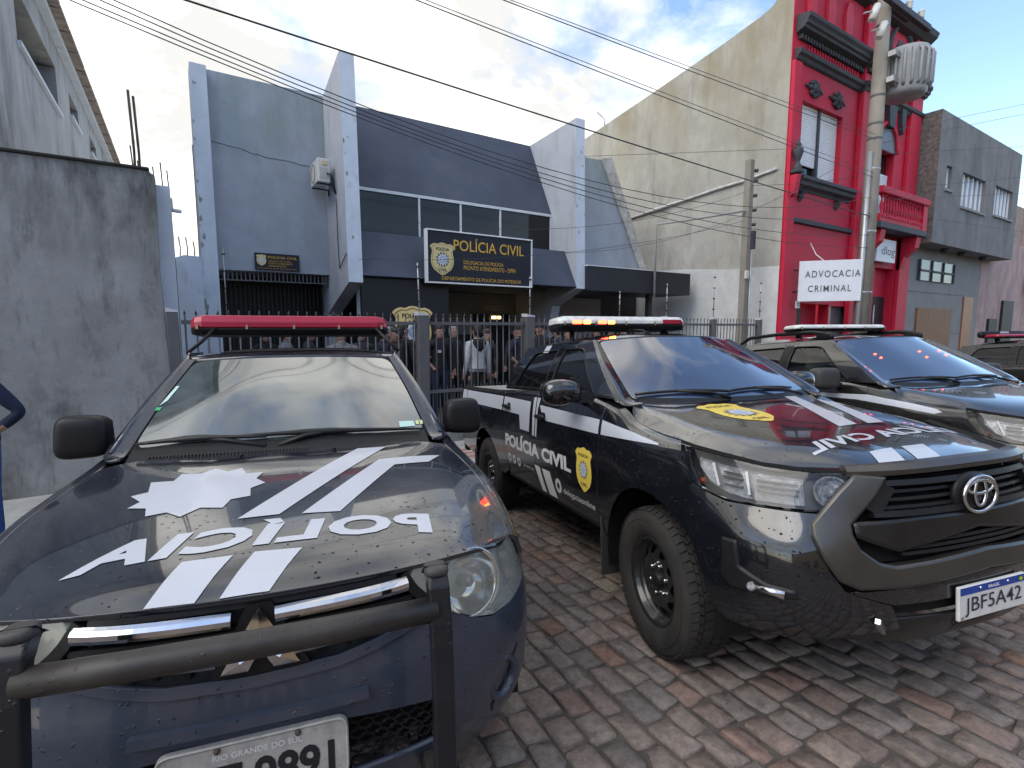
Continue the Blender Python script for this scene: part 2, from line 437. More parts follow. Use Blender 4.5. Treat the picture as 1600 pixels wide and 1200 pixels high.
# little weeds and grit in the joints between the stones near the cars
m_weed = mat("joint_weed", (0.06, 0.085, 0.025), 0.9, var=0.3, vscale=30)
b = B()
for _ in range(420):
    x, y = rnd.uniform(.4, 4.6), rnd.uniform(.2, 4.2)
    if rnd.random() < .55: continue
    for q in range(rnd.randint(2, 5)):
        px, py = x + rnd.gauss(0, .02), y + rnd.gauss(0, .02); z = gz(px, py) - .02; a = rnd.uniform(0, 2 * PI); h = rnd.uniform(.008, .022); r_ = rnd.uniform(.003, .007)
        b.add([(px - r_ * math.cos(a), py - r_ * math.sin(a), z), (px + r_ * math.cos(a), py + r_ * math.sin(a), z), (px + rnd.gauss(0, .008), py + rnd.gauss(0, .008), z + h)], [(0, 1, 2)])
w_ = b.build("joint_weeds", m_weed); stuff(w_); w_["label"] = "tiny weeds growing in the joints of the stone paving"; w_["category"] = "weeds"

# kerb and pavement in front of the station
m_kerb = mat("kerb_granite", (0.30, 0.29, 0.27), 0.85, var=0.25, vscale=5, bump=(30, 0.4, 0.01))
m_pave = mat("pavement_concrete", (0.36, 0.35, 0.33), 0.9, var=0.18, vscale=4, bump=(40, 0.3, 0.008), stain=((0.16, 0.15, 0.13), 0.6, 2.2, 1, 0.55))
m_pave_red = mat("pavement_red", (0.36, 0.16, 0.13), 0.9, var=0.25, vscale=9)
def pz(y): return -0.20 + (y - 5.95) * 0.055
kerb = structure(make("kerb", [], [], None)) ; bpy.data.objects.remove(kerb)
b = B(); x = -12.0; kerb_root = None
pave = structure(make("pavement", [(-30, 6.09, pz(6.09)), (60, 6.09, pz(6.09)), (60, 7.45, pz(7.45)), (-30, 7.45, pz(7.45)), (-30, 6.09, -1.2), (60, 6.09, -1.2)], [(0, 1, 2, 3), (4, 5, 1, 0)], m_pave))
ks = None
while x < 16:
    ln = rnd.uniform(.8, 1.1)
    o = B().box((x, 5.95, -1.0), (x + ln - .012, 6.09, pz(6.0) + rnd.uniform(-.006, .006)), bev=.012).build("kerb_stone", m_kerb, pave)
    x += ln
for yy in (6.55, 6.72, 6.89):
    make("red_strip", [(2.2, yy, pz(yy) + .004), (9, yy, pz(yy) + .004), (9, yy + .09, pz(yy + .09) + .004), (2.2, yy + .09, pz(yy + .09) + .004)], [(0, 1, 2, 3)], m_pave_red, pave)
m_yard = mat("yard_tile", (0.16, 0.155, 0.15), 0.75, var=0.2, vscale=3)
yard = structure(make("yard", [(-.1, 7.62, 0.0), (12.87, 7.62, 0.0), (12.87, 14, 0.0), (-.1, 14, 0.0)], [(0, 1, 2, 3)], m_yard))

# ================================================================ POLICE STATION
FX = ((0, 0, 0), (1, 0, 0), (0, 0, 1), (0, -1, 0))       # helper frames: facade plane facing -Y
def ff(y, off=0.0): return ((0, y, 0), (1, 0, 0), (0, 0, 1), (0, -1, 0))
def yz(x, w=1): return ((x, 0, 0), (0, 1, 0), (0, 0, 1), (w, 0, 0))
m_blue = mat("station_blue_plaster", (0.325, 0.355, 0.405), 0.85, topstain=((0.20, 0.25, 0.22), 0.75, 4.6, 6.4, 1.6), var=0.10, vscale=2.2, bump=(90, 0.12, 0.004), stain=[((0.20, 0.22, 0.20), 0.35, 1.0, 0.25, 0.52), ((0.13, 0.15, 0.19), 0.30, 3.0, 0.15, 0.58)])
m_blue_d = mat("station_dark_blue_fascia", (0.042, 0.053, 0.082), 0.6, var=0.14, vscale=1.2, stain=((0.075, 0.085, 0.11), 0.5, 0.8, 0.4, 0.50), rvar=0.08)
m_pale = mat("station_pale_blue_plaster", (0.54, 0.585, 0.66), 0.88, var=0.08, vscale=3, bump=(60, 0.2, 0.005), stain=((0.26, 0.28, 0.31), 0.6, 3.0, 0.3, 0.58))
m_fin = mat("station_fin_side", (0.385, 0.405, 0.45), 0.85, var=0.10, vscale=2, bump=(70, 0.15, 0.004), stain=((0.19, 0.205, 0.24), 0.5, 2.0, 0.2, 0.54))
m_frame = mat("white_frame", (0.62, 0.63, 0.65), 0.5)
m_black = mat("matt_black", (0.012, 0.012, 0.014), 0.6)
m_blackwall = mat("black_panel_wall", (0.010, 0.0105, 0.013), 0.45, var=0.2, vscale=2)
m_tint = mat("dark_window_film", (0.013, 0.013, 0.013), 0.06, spec=0.45, var=0.2, vscale=0.7)
m_soffit = mat("soffit_grey", (0.20, 0.205, 0.22), 0.8, var=0.1)
m_shut = mat("roller_shutter_grey", (0.30, 0.29, 0.28), 0.55, var=0.12, vscale=3)
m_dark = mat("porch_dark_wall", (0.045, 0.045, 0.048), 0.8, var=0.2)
m_gold = mat("gold_paint", (0.62, 0.36, 0.045), 0.45)
m_goldpale = mat("badge_pale_gold", (0.60, 0.50, 0.24), 0.5, var=0.08, vscale=6)
m_goldbig = mat("badge_ochre", (0.80, 0.58, 0.24), 0.5, var=0.12, vscale=4)
m_white = mat("white_paint", (0.74, 0.74, 0.74), 0.5)
m_navy = mat("sign_navy", (0.008, 0.010, 0.020), 0.6, var=0.15)
m_ink = mat("ink_dark", (0.012, 0.012, 0.016), 0.6)
m_silver = mat("badge_silver", (0.50, 0.52, 0.56), 0.4, var=0.15, vscale=8)

def badge(parent, frame, cx, cz, w, h, m_body, big=False, d=0.02):
    """shield with ribbon lettering and a toothed rosette"""
    b_ = B(); o_, u, v, n = frame
    b_.prism(shield_poly(w, h, (cx, cz)), d, frame); s = b_.build("badge", m_body, parent)
    poly_flat("badge_border", shield_poly(w * .9, h * .91, (cx, cz)), frame, m_ink if big else mat("badge_line", (0.26, 0.2, 0.08), 0.6), s, d + .002)
    poly_flat("badge_field", shield_poly(w * .86, h * .875, (cx, cz)), frame, m_body, s, d + .004)
    poly_flat("rosette_teeth", star_poly(14, w * .20, w * .30, .1, (cx, cz - .02 * h)), frame, m_ink, s, d + .006)
    poly_flat("rosette", star_poly(12, w * .17, w * .25, 0, (cx, cz - .02 * h)), frame, m_silver if not big else m_white, s, d + .009)
    poly_flat("rosette_disc", ring_poly(w * .13, 20, (cx, cz - .02 * h)), frame, mat("rosette_blue", (0.32, 0.40, 0.52), 0.5), s, d + .012)
    poly_flat("rosette_seal", ring_poly(w * .07, 14, (cx, cz - .02 * h)), frame, m_silver, s, d + .015)
    flat_text("lettering", "POL\u00cdCIA", (cx - w * .27, cx + w * .27, cz + h * .25, cz + h * .37), frame, m_ink, s, d + .007, bold=.02)
    flat_text("lettering", "CIVIL", (cx - w * .17, cx + w * .17, cz - h * .38, cz - h * .29), frame, m_ink, s, d + .007, bold=.02)
    return s

st = thing("police_station", "two storey blue grey station with leaning fins and dark sloping fascia", "building")
# left bay
B().box((.63, 11.5, 2.85), (2.713, 11.8, 6.48)).build("upper_wall", m_blue, st)
B().prism([(11.2, -.1), (11.14, 3.0), (11.2, 6.42), (11.95, 6.50), (11.95, -.1)], .26, yz(.37)).build("end_fin", m_pale, st)
f2 = B().prism([(10.0, 2.60), (10.14, 6.80), (11.5, 6.47), (12.2, 6.35), (12.2, 0), (11.76, 0), (11.72, 2.04)], .263, yz(2.716)).build("fin", m_fin, st)
make("fin_front", [(2.712, 9.995, 2.598), (2.985, 9.995, 2.598), (2.985, 10.135, 6.805), (2.712, 10.135, 6.805)], [(0, 1, 2, 3)], m_pale, f2)
make("fin_underside", [(2.714, 9.997, 2.594), (2.714, 11.72, 2.034), (2.983, 11.72, 2.034), (2.983, 9.997, 2.594)], [(0, 1, 2, 3)], m_fin, f2)
f3 = B().prism([(10.0, 2.70), (10.1, 6.76), (12.06, 6.68), (12.8, 6.5), (12.8, 0), (11.5, 0), (11.0, 2.30)], .263, yz(8.298)).build("fin", m_fin, st)
make("fin_front", [(8.294, 9.995, 2.698), (8.565, 9.995, 2.698), (8.565, 10.095, 6.763), (8.294, 10.095, 6.763)], [(0, 1, 2, 3)], m_pale, f3)
# centre bay: sloping fascia, window band, lower fascia
B().prism([(11.05, 4.66), (12.06, 6.67), (12.5, 6.60), (12.5, 4.66)], 5.308, yz(2.985)).build("upper_fascia", m_blue_d, st)
B().prism([(10.0, 2.74), (10.49, 3.66), (11.02, 3.72), (11.3, 3.72), (11.3, 2.80), (10.05, 2.72)], 5.308, yz(2.985)).build("lower_fascia", m_blue_d, st)
B().box((2.985, 11.3, 2.70), (8.293, 13.2, 2.80)).build("soffit", m_soffit, st)
wb = B().box((2.985, 11.5, 3.6), (8.293, 11.7, 4.7)).build("room_back", m_dark, st)
mull = [2.985, 4.606, 5.64, 6.725, 8.293]
for i in range(4):
    B().box((mull[i] + .02, 11.075, 3.74), (mull[i + 1] - .02, 11.085, 4.63)).build("window_pane", m_tint, st)
for i in (1, 2, 3): B().box((mull[i] - .022, 11.04, 3.73), (mull[i] + .022, 11.10, 4.60)).build("mullion", m_frame, st)
B().box((2.985, 11.03, 4.60), (8.293, 11.10, 4.662)).build("window_head", m_frame, st)
B().box((8.25, 11.035, 3.725), (8.292, 11.098, 4.598)).build("window_jamb", m_frame, st)
B().box((5.60, 11.02, 3.86), (5.68, 11.039, 3.97)).build("window_latch", m_frame, st)
# ground floor of the centre bay
B().box((2.985, 10.13, 0), (4.86, 10.23, 2.71)).build("black_wall", m_blackwall, st)
B().box((6.03, 12.9, 0), (8.29, 13.1, 2.70)).build("porch_wall", m_dark, st)
b = B()
for k in range(22): b.box((6.05, 12.80 + (k % 2) * .012, 2.68 - .052 * k), (8.28, 12.86, 2.68 - .052 * k - .044))
b.build("shutter_slats", m_shut, st)
B().box((6.9, 12.75, 0), (8.1, 12.79, 2.12)).build("entrance_opening", m_black, st)
m_glow = mat("lit_entrance_lamp", (0.9, 0.6, 0.25), 0.5, emit=((1.0, 0.62, 0.22), 1.6))
B().box((7.45, 12.70, 1.98), (7.75, 12.745, 2.06), bev=.01).build("entrance_lamp", m_glow, st)
badge(st, ff(10.12), 4.02, 1.668, .88, 1.02, m_goldbig, True, .04)
# ground floor of the left bay: grating head and dark folding gate
b = B()
for k in range(26): b.box((.72 + k * .077, 11.58, 2.68), (.745 + k * .077, 11.62, 2.84))
b.box((.66, 11.57, 2.655), (2.70, 11.63, 2.68))
b.build("gate_head_grating", mat("grating_grey", (0.10, 0.10, 0.11), 0.6), st)
B().box((.50, 12.9, 0), (3.4, 13.0, 2.85)).build("garage_back", m_blackwall, st)
for k in range(24): B().box((.70 + k * .084, 11.98, 0.02), (.722 + k * .084, 12.02, 2.62)).build("gate_bar", m_black, st)
B().box((.66, 11.6, 2.855), (2.71, 12.9, 2.90)).build("garage_ceiling", m_dark, st)
# right bay
B().prism([(8.563, 2.9), (12.0, 2.9), (11.98, 3.55), (10.35, 6.50), (8.563, 6.44)], .3, ((0, 11.5, 0), (1, 0, 0), (0, 0, 1), (0, 1, 0))).build("side_wall", m_blue, st)
B().prism([(12.0, 2.9), (12.32, 2.9), (12.28, 3.5), (11.45, 5.2), (10.72, 6.62), (10.35, 6.51), (11.98, 3.55)], .42, ((0, 11.42, 0), (1, 0, 0), (0, 0, 1), (0, 1, 0))).build("leaning_edge", mat("raw_render", (0.46, 0.44, 0.41), 0.95, var=0.3, vscale=6, bump=(14, 0.8, 0.05), stain=((0.2, 0.18, 0.15), 0.6, 5, 1, 0.52)), st)
cn = B().box((8.57, 9.9, 2.66), (12.45, 11.48, 3.26)).build("canopy", mat("canopy_black", (0.016, 0.018, 0.023), 0.5, var=0.25, vscale=2), st)
B().box((8.56, 9.88, 3.262), (12.46, 11.49, 3.285)).build("canopy_flashing", m_frame, cn)
b = B()
for k in range(40): b.box((8.9, 12.3 + (k % 2) * .012, 2.62 - .052 * k), (11.2, 12.36, 2.62 - .052 * k - .044))
b.build("shutter_slats", m_shut, st)
B().box((8.57, 12.4, 0), (12.86, 12.5, 2.9)).build("rear_wall", m_dark, st)
B().box((11.2, 10.3, 0), (11.34, 10.44, 2.655)).build("canopy_post", m_dark, st)
B().box((2.99, 10.24, 0.0), (3.2, 10.5, 2.69)).build("porch_column", m_fin, st)
B().box((8.3, 12.0, 0.0), (8.562, 12.29, 2.4)).build("porch_column", m_fin, st)

B().box((.40, 13.25, 0), (12.86, 13.4, 5.6)).build("back_wall", m_dark, st)
B().box((.66, 11.85, 5.6), (8.5, 13.4, 5.7)).build("flat_roof", m_dark, st)
# weathering of the station: a crack in the render, flaked plaster along the fins
m_crack = mat("crack_shadow", (0.09, 0.10, 0.12), 0.95)
rc = random.Random(3); pts_ = []; zc = 5.22
for k in range(22): pts_.append((.66 + k * .097, 11.497, zc)); zc += rc.uniform(-.035, .016)
B().tube(pts_, .006, 4).build("hairline_crack", m_crack, st)
m_flake = [mat("flaked_plaster_grey", (0.30, 0.31, 0.32), 0.95, var=0.3, vscale=9), mat("flaked_plaster_light", (0.52, 0.53, 0.53), 0.95, var=0.2, vscale=9), mat("algae_stain", (0.23, 0.27, 0.22), 0.95, var=0.4, vscale=7)]
def flakes(x0, x1, z0, z1, yf, n, smin, smax, edge=None):
    for _ in range(n):
        z = rc.uniform(z0, z1); x = (x0 + abs(rc.gauss(0, .03)) if edge == 'L' else rc.uniform(x0, x1)); s_ = rc.uniform(smin, smax); m_ = rc.randint(7, 11)
        poly = [(min(x1, max(x0, x + s_ * rc.uniform(.35, 1) * math.cos(2 * PI * k / m_))), z + s_ * rc.uniform(.5, 1.7) * math.sin(2 * PI * k / m_)) for k in range(m_)]
        make("plaster_flake", [(px, yf(pz_) - .004, pz_) for px, pz_ in poly], [tuple(range(m_))], rc.choice(m_flake), st)
flakes(.372, .628, .2, 6.3, lambda z: (11.2 - .06 * z / 3.0 if z < 3 else 11.14 + .06 * (z - 3) / 3.42), 26, .02, .07, 'L')
flakes(2.716, 2.98, 2.7, 6.7, lambda z: 9.995 + .14 * (z - 2.598) / 4.207, 10, .015, .045)
flakes(8.298, 8.56, 2.9, 6.6, lambda z: 9.995 + .10 * (z - 2.698) / 4.065, 8, .015, .04)
# main sign
sg = thing("police_sign", "large navy board with gold POL\u00cdCIA CIVIL lettering on the lower fascia", "sign")
B().box((4.265, 9.86, 2.665), (6.825, 9.96, 3.705)).build("board", m_navy, sg)
b = B()
b.box((4.245, 9.835, 2.645), (6.845, 9.97, 2.672)).box((4.245, 9.835, 3.698), (6.845, 9.97, 3.725)).box((4.245, 9.838, 2.672), (4.272, 9.968, 3.698)).box((6.818, 9.838, 2.672), (6.845, 9.968, 3.698))
b.build("frame", m_white, sg)
F9 = ff(9.86)
badge(sg, F9, 4.60, 3.14, .56, .66, m_goldpale, False, .01)
flat_text("lettering", "POL\u00cdCIA CIVIL", (4.86, 6.62, 3.335, 3.615), F9, m_gold, sg, .005, bold=.006)
flat_text("lettering", "DELEGACIA DE POL\u00cdCIA", (5.09, 6.08, 3.07, 3.165), F9, m_gold, sg, .005)
flat_text("lettering", "PRONTO ATENDIMENTO - DPPA", (5.09, 6.40, 2.95, 3.04), F9, m_gold, sg, .005)
flat_text("lettering", "DEPARTAMENTO DE POL\u00cdCIA DO INTERIOR", (4.58, 6.55, 2.72, 2.81), F9, m_gold, sg, .005)
s2 = thing("small_police_sign", "small black plaque with gold shield above the left garage gate", "sign")
B().box((1.285, 11.44, 2.885), (2.11, 11.497, 3.21)).build("board", m_navy, s2)
F11 = ff(11.44)
b = B().prism(shield_poly(.19, .22, (1.40, 3.07)), .006, F11).build("badge", m_goldpale, s2)
poly_flat("rosette", star_poly(12, .04, .055, 0, (1.40, 3.07)), F11, m_silver, b, .009)
flat_text("lettering", "POL\u00cdCIA CIVIL", (1.52, 2.07, 3.11, 3.17), F11, m_gold, s2, .005, bold=.01)
for k, (a, t) in enumerate(((1.95, "DELEGACIA DE POL\u00cdCIA"), (1.98, "PRONTO ATENDIMENTO"), (1.85, "DEPARTAMENTO"))):
    flat_text("lettering", t, (1.53, a, 3.05 - k * .05, 3.08 - k * .05), F11, m_gold, s2, .005)
flat_text("lettering", "POL\u00cdCIA DO INTERIOR", (1.33, 2.05, 2.905, 2.925), F11, m_gold, s2, .005)

# air conditioner on the fin
ac = thing("air_conditioner", "white outdoor air conditioner unit hung on the side of the fin", "air conditioner", (2.50, 11.0, 4.55)); ac.scale = (.8, .8, .8)
m_acw = mat("ac_white", (0.60, 0.59, 0.55), 0.5, var=0.1, vscale=6, stain=((0.3, 0.28, 0.24), 0.5, 5, .4, .55))
B().box((-.16, -.40, 0), (.14, .40, .56), bev=.02).build("casing", m_acw, ac)
B().box((-.10, -.415, .08), (.08, -.402, .34), bev=.004).build("service_cover", mat("ac_panel", (0.42, 0.42, 0.40), 0.5), ac)
B().box((-.05, -.418, .40), (.07, -.402, .50), bev=.003).build("rating_plate", mat("ac_label", (0.55, 0.47, 0.25), 0.5), ac)
B().lathe([(.19, 0), (.21, .012), (.23, 0)], (-.162, .08, .28), (-1, 0, 0), 24).build("fan_grille", mat("ac_grille", (0.2, 0.2, 0.2), 0.5), ac)
for y_ in (-.3, .26): B().prism([(-.16, -.030), (.22, -.030), (.235, -.16), (.26, -.16), (.26, -.002), (-.16, -.002)], .03, ((0, y_, 0), (1, 0, 0), (0, 0, 1), (0, 1, 0))).build("bracket", m_black, ac)
b = B().tube([(.06, -.43, .20), (.10, -.50, .18), (.17, -.50, .08), (.20, -.44, -.06), (.245, -.42, -.25)], .022, 8); b.build("pipe", m_black, ac)
tag(B().tube([(2.69, 10.62, 4.25), (2.69, 10.6, 3.4), (2.69, 10.55, 2.9)], .008, 6).tube([(2.69, 10.55, 2.9), (2.69, 10.3, 3.0), (2.68, 9.98, 3.12)], .009, 6).build("drain_hose", m_black), "thin black cable running down the fin below the air conditioner", "cable")

# ================================================================ FENCE
m_steel = mat("fence_grey_paint", (0.095, 0.092, 0.095), 0.55, var=0.15, vscale=5)
m_cap = mat("post_cap", (0.50, 0.50, 0.52), 0.4)
m_low = mat("fence_base_wall", (0.22, 0.22, 0.21), 0.9, var=0.3, vscale=4, stain=((0.06, 0.08, 0.05), 0.8, 4, 1, 0.5))
fe = thing("security_fence", "dark grey steel bar fence with square posts before the station", "fence")
fw_ = B().box((-.08, 7.44, -.6), (12.86, 7.62, .10)).build("base_wall", m_low, fe)
posts = [-.10, 3.145, 5.16, 8.70, 10.30, 12.1]
for x in posts:
    big = x in (3.145, 5.16)
    w = .085 if big else .06
    p = B().box((x - w, 7.45, .101), (x + w, 7.45 + 2 * w, 1.92), bev=.006).build("post", m_steel, fe)
    B().prism([(-w - .004, 0), (w + .004, 0), (w + .004, .02), (-w - .004, .055)], 2 * w + .008, ((x, 7.446, 1.921), (0, 1, 0) if False else (1, 0, 0), (0, 0, 1), (0, 1, 0))).build("cap", m_cap, p)
for i in range(len(posts) - 1):
    x0, x1 = posts[i] + .09, posts[i + 1] - .09
    for z in (1.80, .715, .16): B().box((x0, 7.50, z - .025), (x1, 7.54, z + .025)).build("rail", m_steel, fe)
bar_m = None
def bar_shape(z0, z1):
    return B().cyl((0, 0, z0), (0, 0, z1 - .05), .011, n=6).cyl((0, 0, z1 - .05), (0, -.012, z1), .015, .003, n=6)
bar = bar_shape(.12, 1.955).build("bar", m_steel, fe); bar.location = (posts[0] + .2, 7.56, 0)
half = bar_shape(.12, .80).build("dog_bar", m_steel, fe); half.location = (posts[1] + .2, 7.565, 0)
first = [True, True]
for i in range(len(posts) - 1):
    x0, x1 = posts[i] + .13, posts[i + 1] - .13
    n = int((x1 - x0) / .118)
    for k in range(n + 1):
        xx = x0 + (x1 - x0) * k / n
        if i == 0 and k == 0: bar.location = (xx, 7.56, 0)
        else: inst(bar, fe, (xx, 7.56, 0))
        if i in (1, 2):
            if i == 1 and k == 0: half.location = (xx + .055, 7.565, 0)
            else: inst(half, fe, (xx + .055, 7.565, 0))
# electric fence rods on the posts
m_rod = mat("galvanised_rod", (0.40, 0.40, 0.40), 0.4, metal=0.6)
rod_specs = [(3.10, 7.5, 1.98, 2.72, -.02, "leaning rod on the gate post left of the big sign"), (5.17, 7.5, 1.98, 2.62, 0, "rod under the big sign's right end"),
             (8.70, 7.5, 1.95, 2.66, 0, "rod standing before the canopy's left half"), (7.35, 7.52, 1.95, 2.45, 0, "short rod before the roller shutter beside the canopy"),
             (10.28, 7.5, 1.95, 2.95, 0, "rod on the fence post before the canopy's right end"), (12.10, 7.5, 1.95, 2.90, 0, "rod on the last fence post by the white painted wall"),
             (.72, 11.12, 1.9, 3.20, 0, "rod beside the left garage opening of the station")]
for x, y, z0, z1, lean, lab in rod_specs:
    t = thing("electric_fence_rod", "thin metal electric fence " + lab, "fence rod", (x, y, z0), group="electric fence rods")
    B().cyl((0, 0, 0), (lean, 0, z1 - z0), .011, n=6).build("rod", m_rod, t)
    for k in range(4):
        z = (z1 - z0) * (.2 + .24 * k)
        B().cyl((-.028 + lean * k / 4, 0, z), (.028 + lean * k / 4, 0, z), .014, n=8).build("insulator", m_black, t)

# ================================================================ LEFT SIDE: GREY WALL, WAREHOUSE, PALE WALL
m_conc = mat("stained_concrete", (0.255, 0.253, 0.252), 0.92, topstain=((0.035, 0.035, 0.033), 0.9, 2.2, 3.6, 3.2), var=0.26, vscale=1.3, bump=(22, 0.45, 0.015), stain=[((0.055, 0.054, 0.052), 0.75, 1.5, 0.55, 0.55), ((0.29, 0.288, 0.287), 0.6, 2.3, 0.8, 0.55), ((0.075, 0.073, 0.07), 0.6, 7.0, 0.22, 0.55)])
m_conc_d = mat("mossy_black_top", (0.03, 0.03, 0.028), 0.95, var=0.6, vscale=5, bump=(25, 0.5, 0.02))
gw = thing("grey_yard_wall", "tall blotchy grey rendered wall at the left of the street", "wall", (0, 0, 0))
B().prism([(-14, -.6), (-.18, -.6), (-.16, 1.2), (-.19, 2.4), (-.17, 3.50), (-.24, 3.555), (-.6, 3.56), (-1.5, 3.545), (-3.0, 3.55), (-14, 3.55)], .26, ((0, 7.5, 0), (1, 0, 0), (0, 0, 1), (0, 1, 0))).build("render", m_conc, gw)
rw = random.Random(5); top = []
pts = [(-14, 3.552)]; x = -14.0
while x < -.3: pts.append((x, 3.5 - rw.uniform(.0, .16))); x += rw.uniform(.05, .22)
pts.append((-.22, 3.53)); pts.append((-.30, 3.562))
b = B().box((-14, 7.47, 3.551), (-.22, 7.79, 3.585), bev=.01).build("mossy_coping", m_conc_d, gw)
m_ware = mat("warehouse_render", (0.34, 0.34, 0.345), 0.92, var=0.15, vscale=1.0, bump=(16, 0.3, 0.02), stain=[((0.09, 0.09, 0.095), 0.8, 1.2, 0.25, 0.52), ((0.22, 0.22, 0.235), 0.6, 2.2, 0.2, 0.50)])
wh = thing("warehouse", "weathered concrete warehouse with small deep windows behind the grey wall", "building")
XW = -2.0; eave = 8.15
holes = [(11.9, 15.3, 6.40, 7.35), (16.9, 18.2, 6.90, 7.42), (20.2, 21.6, 6.95, 7.42), (24.0, 28.0, 7.1, 7.75)]
ys_ = sorted({8.2, 40.0, *[h[0] for h in holes], *[h[1] for h in holes]}); zs_ = sorted({-.5, 7.9, *[h[2] for h in holes], *[h[3] for h in holes]})
b = B()
for a, c in zip(ys_[:-1], ys_[1:]):
    for d, e in zip(zs_[:-1], zs_[1:]):
        if any(h[0] <= a and c <= h[1] and h[2] <= d and e <= h[3] for h in holes): continue
        b.add([(XW, a, d), (XW, c, d), (XW, c, e), (XW, a, e)], [(3, 2, 1, 0)])
for y0, y1, z0, z1 in holes:
    for q in ([(0, y0, z0), (0, y1, z0), (-.35, y1, z0), (-.35, y0, z0)], [(0, y0, z1), (-.35, y0, z1), (-.35, y1, z1), (0, y1, z1)], [(0, y0, z0), (-.35, y0, z0), (-.35, y0, z1), (0, y0, z1)], [(0, y1, z0), (0, y1, z1), (-.35, y1, z1), (-.35, y1, z0)]):
        b.add([(XW + p[0], p[1], p[2]) for p in q], [(0, 1, 2, 3)])
b.add([(XW, 8.2, -.5), (XW, 8.2, 7.9), (XW - 9, 8.2, 7.9), (XW - 9, 8.2, -.5)], [(0, 1, 2, 3)])
b.build("walls", m_ware, wh)
for y0, y1, z0, z1 in holes:
    w_ = B().box((XW - .37, y0, z0), (XW - .352, y1, z1)).build("window", mat("dark_hole", (0.02, 0.021, 0.024), 0.3), wh)
    B().box((XW - .01, y0 - .06, z0 - .07), (XW + .06, y1 + .06, z0 - .002)).build("sill", m_pale, w_)
B().box((XW - .1, 8.1, 7.9), (XW + .16, 40.2, 8.02)).build("cornice", m_pale, wh)
m_eave = mat("weathered_eave", (0.24, 0.20, 0.17), 0.9, var=0.4, vscale=4)
for k in range(32): B().box((XW - .2, 8.05 + k, 8.022), (XW + .34, 8.97 + k, 8.10 + (k % 3) * .012)).build("eave_tile", m_eave, wh)
B().box((XW - 9, 8.1, 8.115), (XW + .25, 40.2, 8.16)).build("roof", m_eave, wh)

pw = thing("pale_blue_side_wall", "pale blue wall running back from the grey wall to the station", "wall")
B().prism([(7.765, -.5), (7.765, 3.46), (8.2, 3.40), (8.9, 3.20), (9.3, 2.92), (10.9, 2.90), (10.9, -.5)], .18, yz(-.21)).build("run", m_pale, pw)
B().prism([(-.05, -.5), (.368, -.5), (.368, 3.02), (.10, 3.03), (-.03, 2.98), (-.05, 2.5)], .2, ((0, 11.1, 0), (1, 0, 0), (0, 0, 1), (0, 1, 0))).build("return", m_pale, pw)
for k in range(3):
    B().box((-.035, 8.3 + k * .7, -.4), (-.027, 8.31 + k * .7, 2.7)).build("board_joint", m_black, pw)
m_rust = mat("rusty_rebar", (0.075, 0.055, 0.045), 0.85, var=0.4, vscale=9)
def rebar(pts, z0, lab):
    t = thing("rebar_cluster", lab, "rebar", (pts[0][0], pts[0][1], z0), group="rebar standing out of the walls")
    for x, y, z1 in pts:
        B().tube([(x - pts[0][0], y - pts[0][1], 0), (x - pts[0][0] + .01, y - pts[0][1], (z1 - z0) * .5), (x - pts[0][0] - .008, y - pts[0][1], z1 - z0)], .009 if z1 < 4.5 else .016, 6).build("rebar", m_rust, t)
rebar([(-.41, 8.6, 4.80), (-.36, 8.62, 4.74)], 3.3, "tall rusty steel bars rising above the grey wall's right end")
rebar([(-.42, 8.4, 4.05), (-.36, 8.5, 3.9)], 3.3, "two short rusty bars just right of the tall ones")
rebar([(-.21, 8.9, 3.95), (-.12, 8.9, 4.02), (-.05, 9.2, 4.0)], 2.9, "thin bent bars above the corner by the wall camera")
rebar([(.04, 11.2, 3.36), (.15, 11.2, 3.36), (.26, 11.2, 3.30)], 3.0, "three thin bars on the low pale wall beside the station")
cm = thing("security_camera", "small white bullet camera on the wall corner beside the bars", "camera", (-.06, 8.2, 3.28))
B().cyl((.02, 0, -.02), (.13, -.06, -.04), .026, n=12).build("housing", m_white, cm)
B().box((-.06, -.04, .0), (.05, .04, .13), bev=.01).build("junction_box", m_acw, cm)
B().tube([(0, 0, 0), (.04, -.01, -.04), (.1, -.03, -.03)], .012, 6).build("arm", m_black, cm)

# ================================================================ BEIGE PARTY WALL + RED BUILDING
m_beige = mat("beige_party_wall", (0.365, 0.35, 0.312), 0.93, topstain=((0.27, 0.23, 0.15), 0.8, 5.5, 9.0, 0.9), var=0.16, vscale=1.3, bump=(9, 0.35, 0.02), stain=[((0.23, 0.205, 0.155), 0.6, 0.7, 0.5, 0.52), ((0.16, 0.145, 0.11), 0.55, 2.4, 0.18, 0.55), ((0.47, 0.45, 0.40), 0.5, 1.6, 0.5, 0.54)])
m_whitewall = mat("white_limewash", (0.55, 0.55, 0.54), 0.9, var=0.10, vscale=4, bump=(20, 0.3, 0.01), stain=((0.36, 0.35, 0.33), 0.5, 2.5, 0.4, 0.55))
m_red = mat("crimson_paint", (0.48, 0.009, 0.040), 0.62, var=0.10, vscale=1.5, stain=[((0.42, 0.008, 0.032), 0.5, 2.0, 0.3, 0.55), ((0.30, 0.02, 0.03), 0.4, 5.0, 0.2, 0.60)], bump=(50, 0.1, 0.004))
m_trim = mat("charcoal_trim", (0.042, 0.045, 0.055), 0.65, var=0.2, vscale=6)
rb = thing("red_building", "crimson two storey facade with charcoal cornices and balcony", "building")
prof = [(7.52, -.5), (7.52, 10.5), (7.72, 10.3), (7.82, 9.95), (8.05, 9.72), (8.35, 9.62), (9.6, 9.40), (12, 9.06), (15, 8.66), (22, 7.7), (22, -.5)]
B().prism(prof, .3, yz(12.89)).build("party_wall", m_beige, rb)
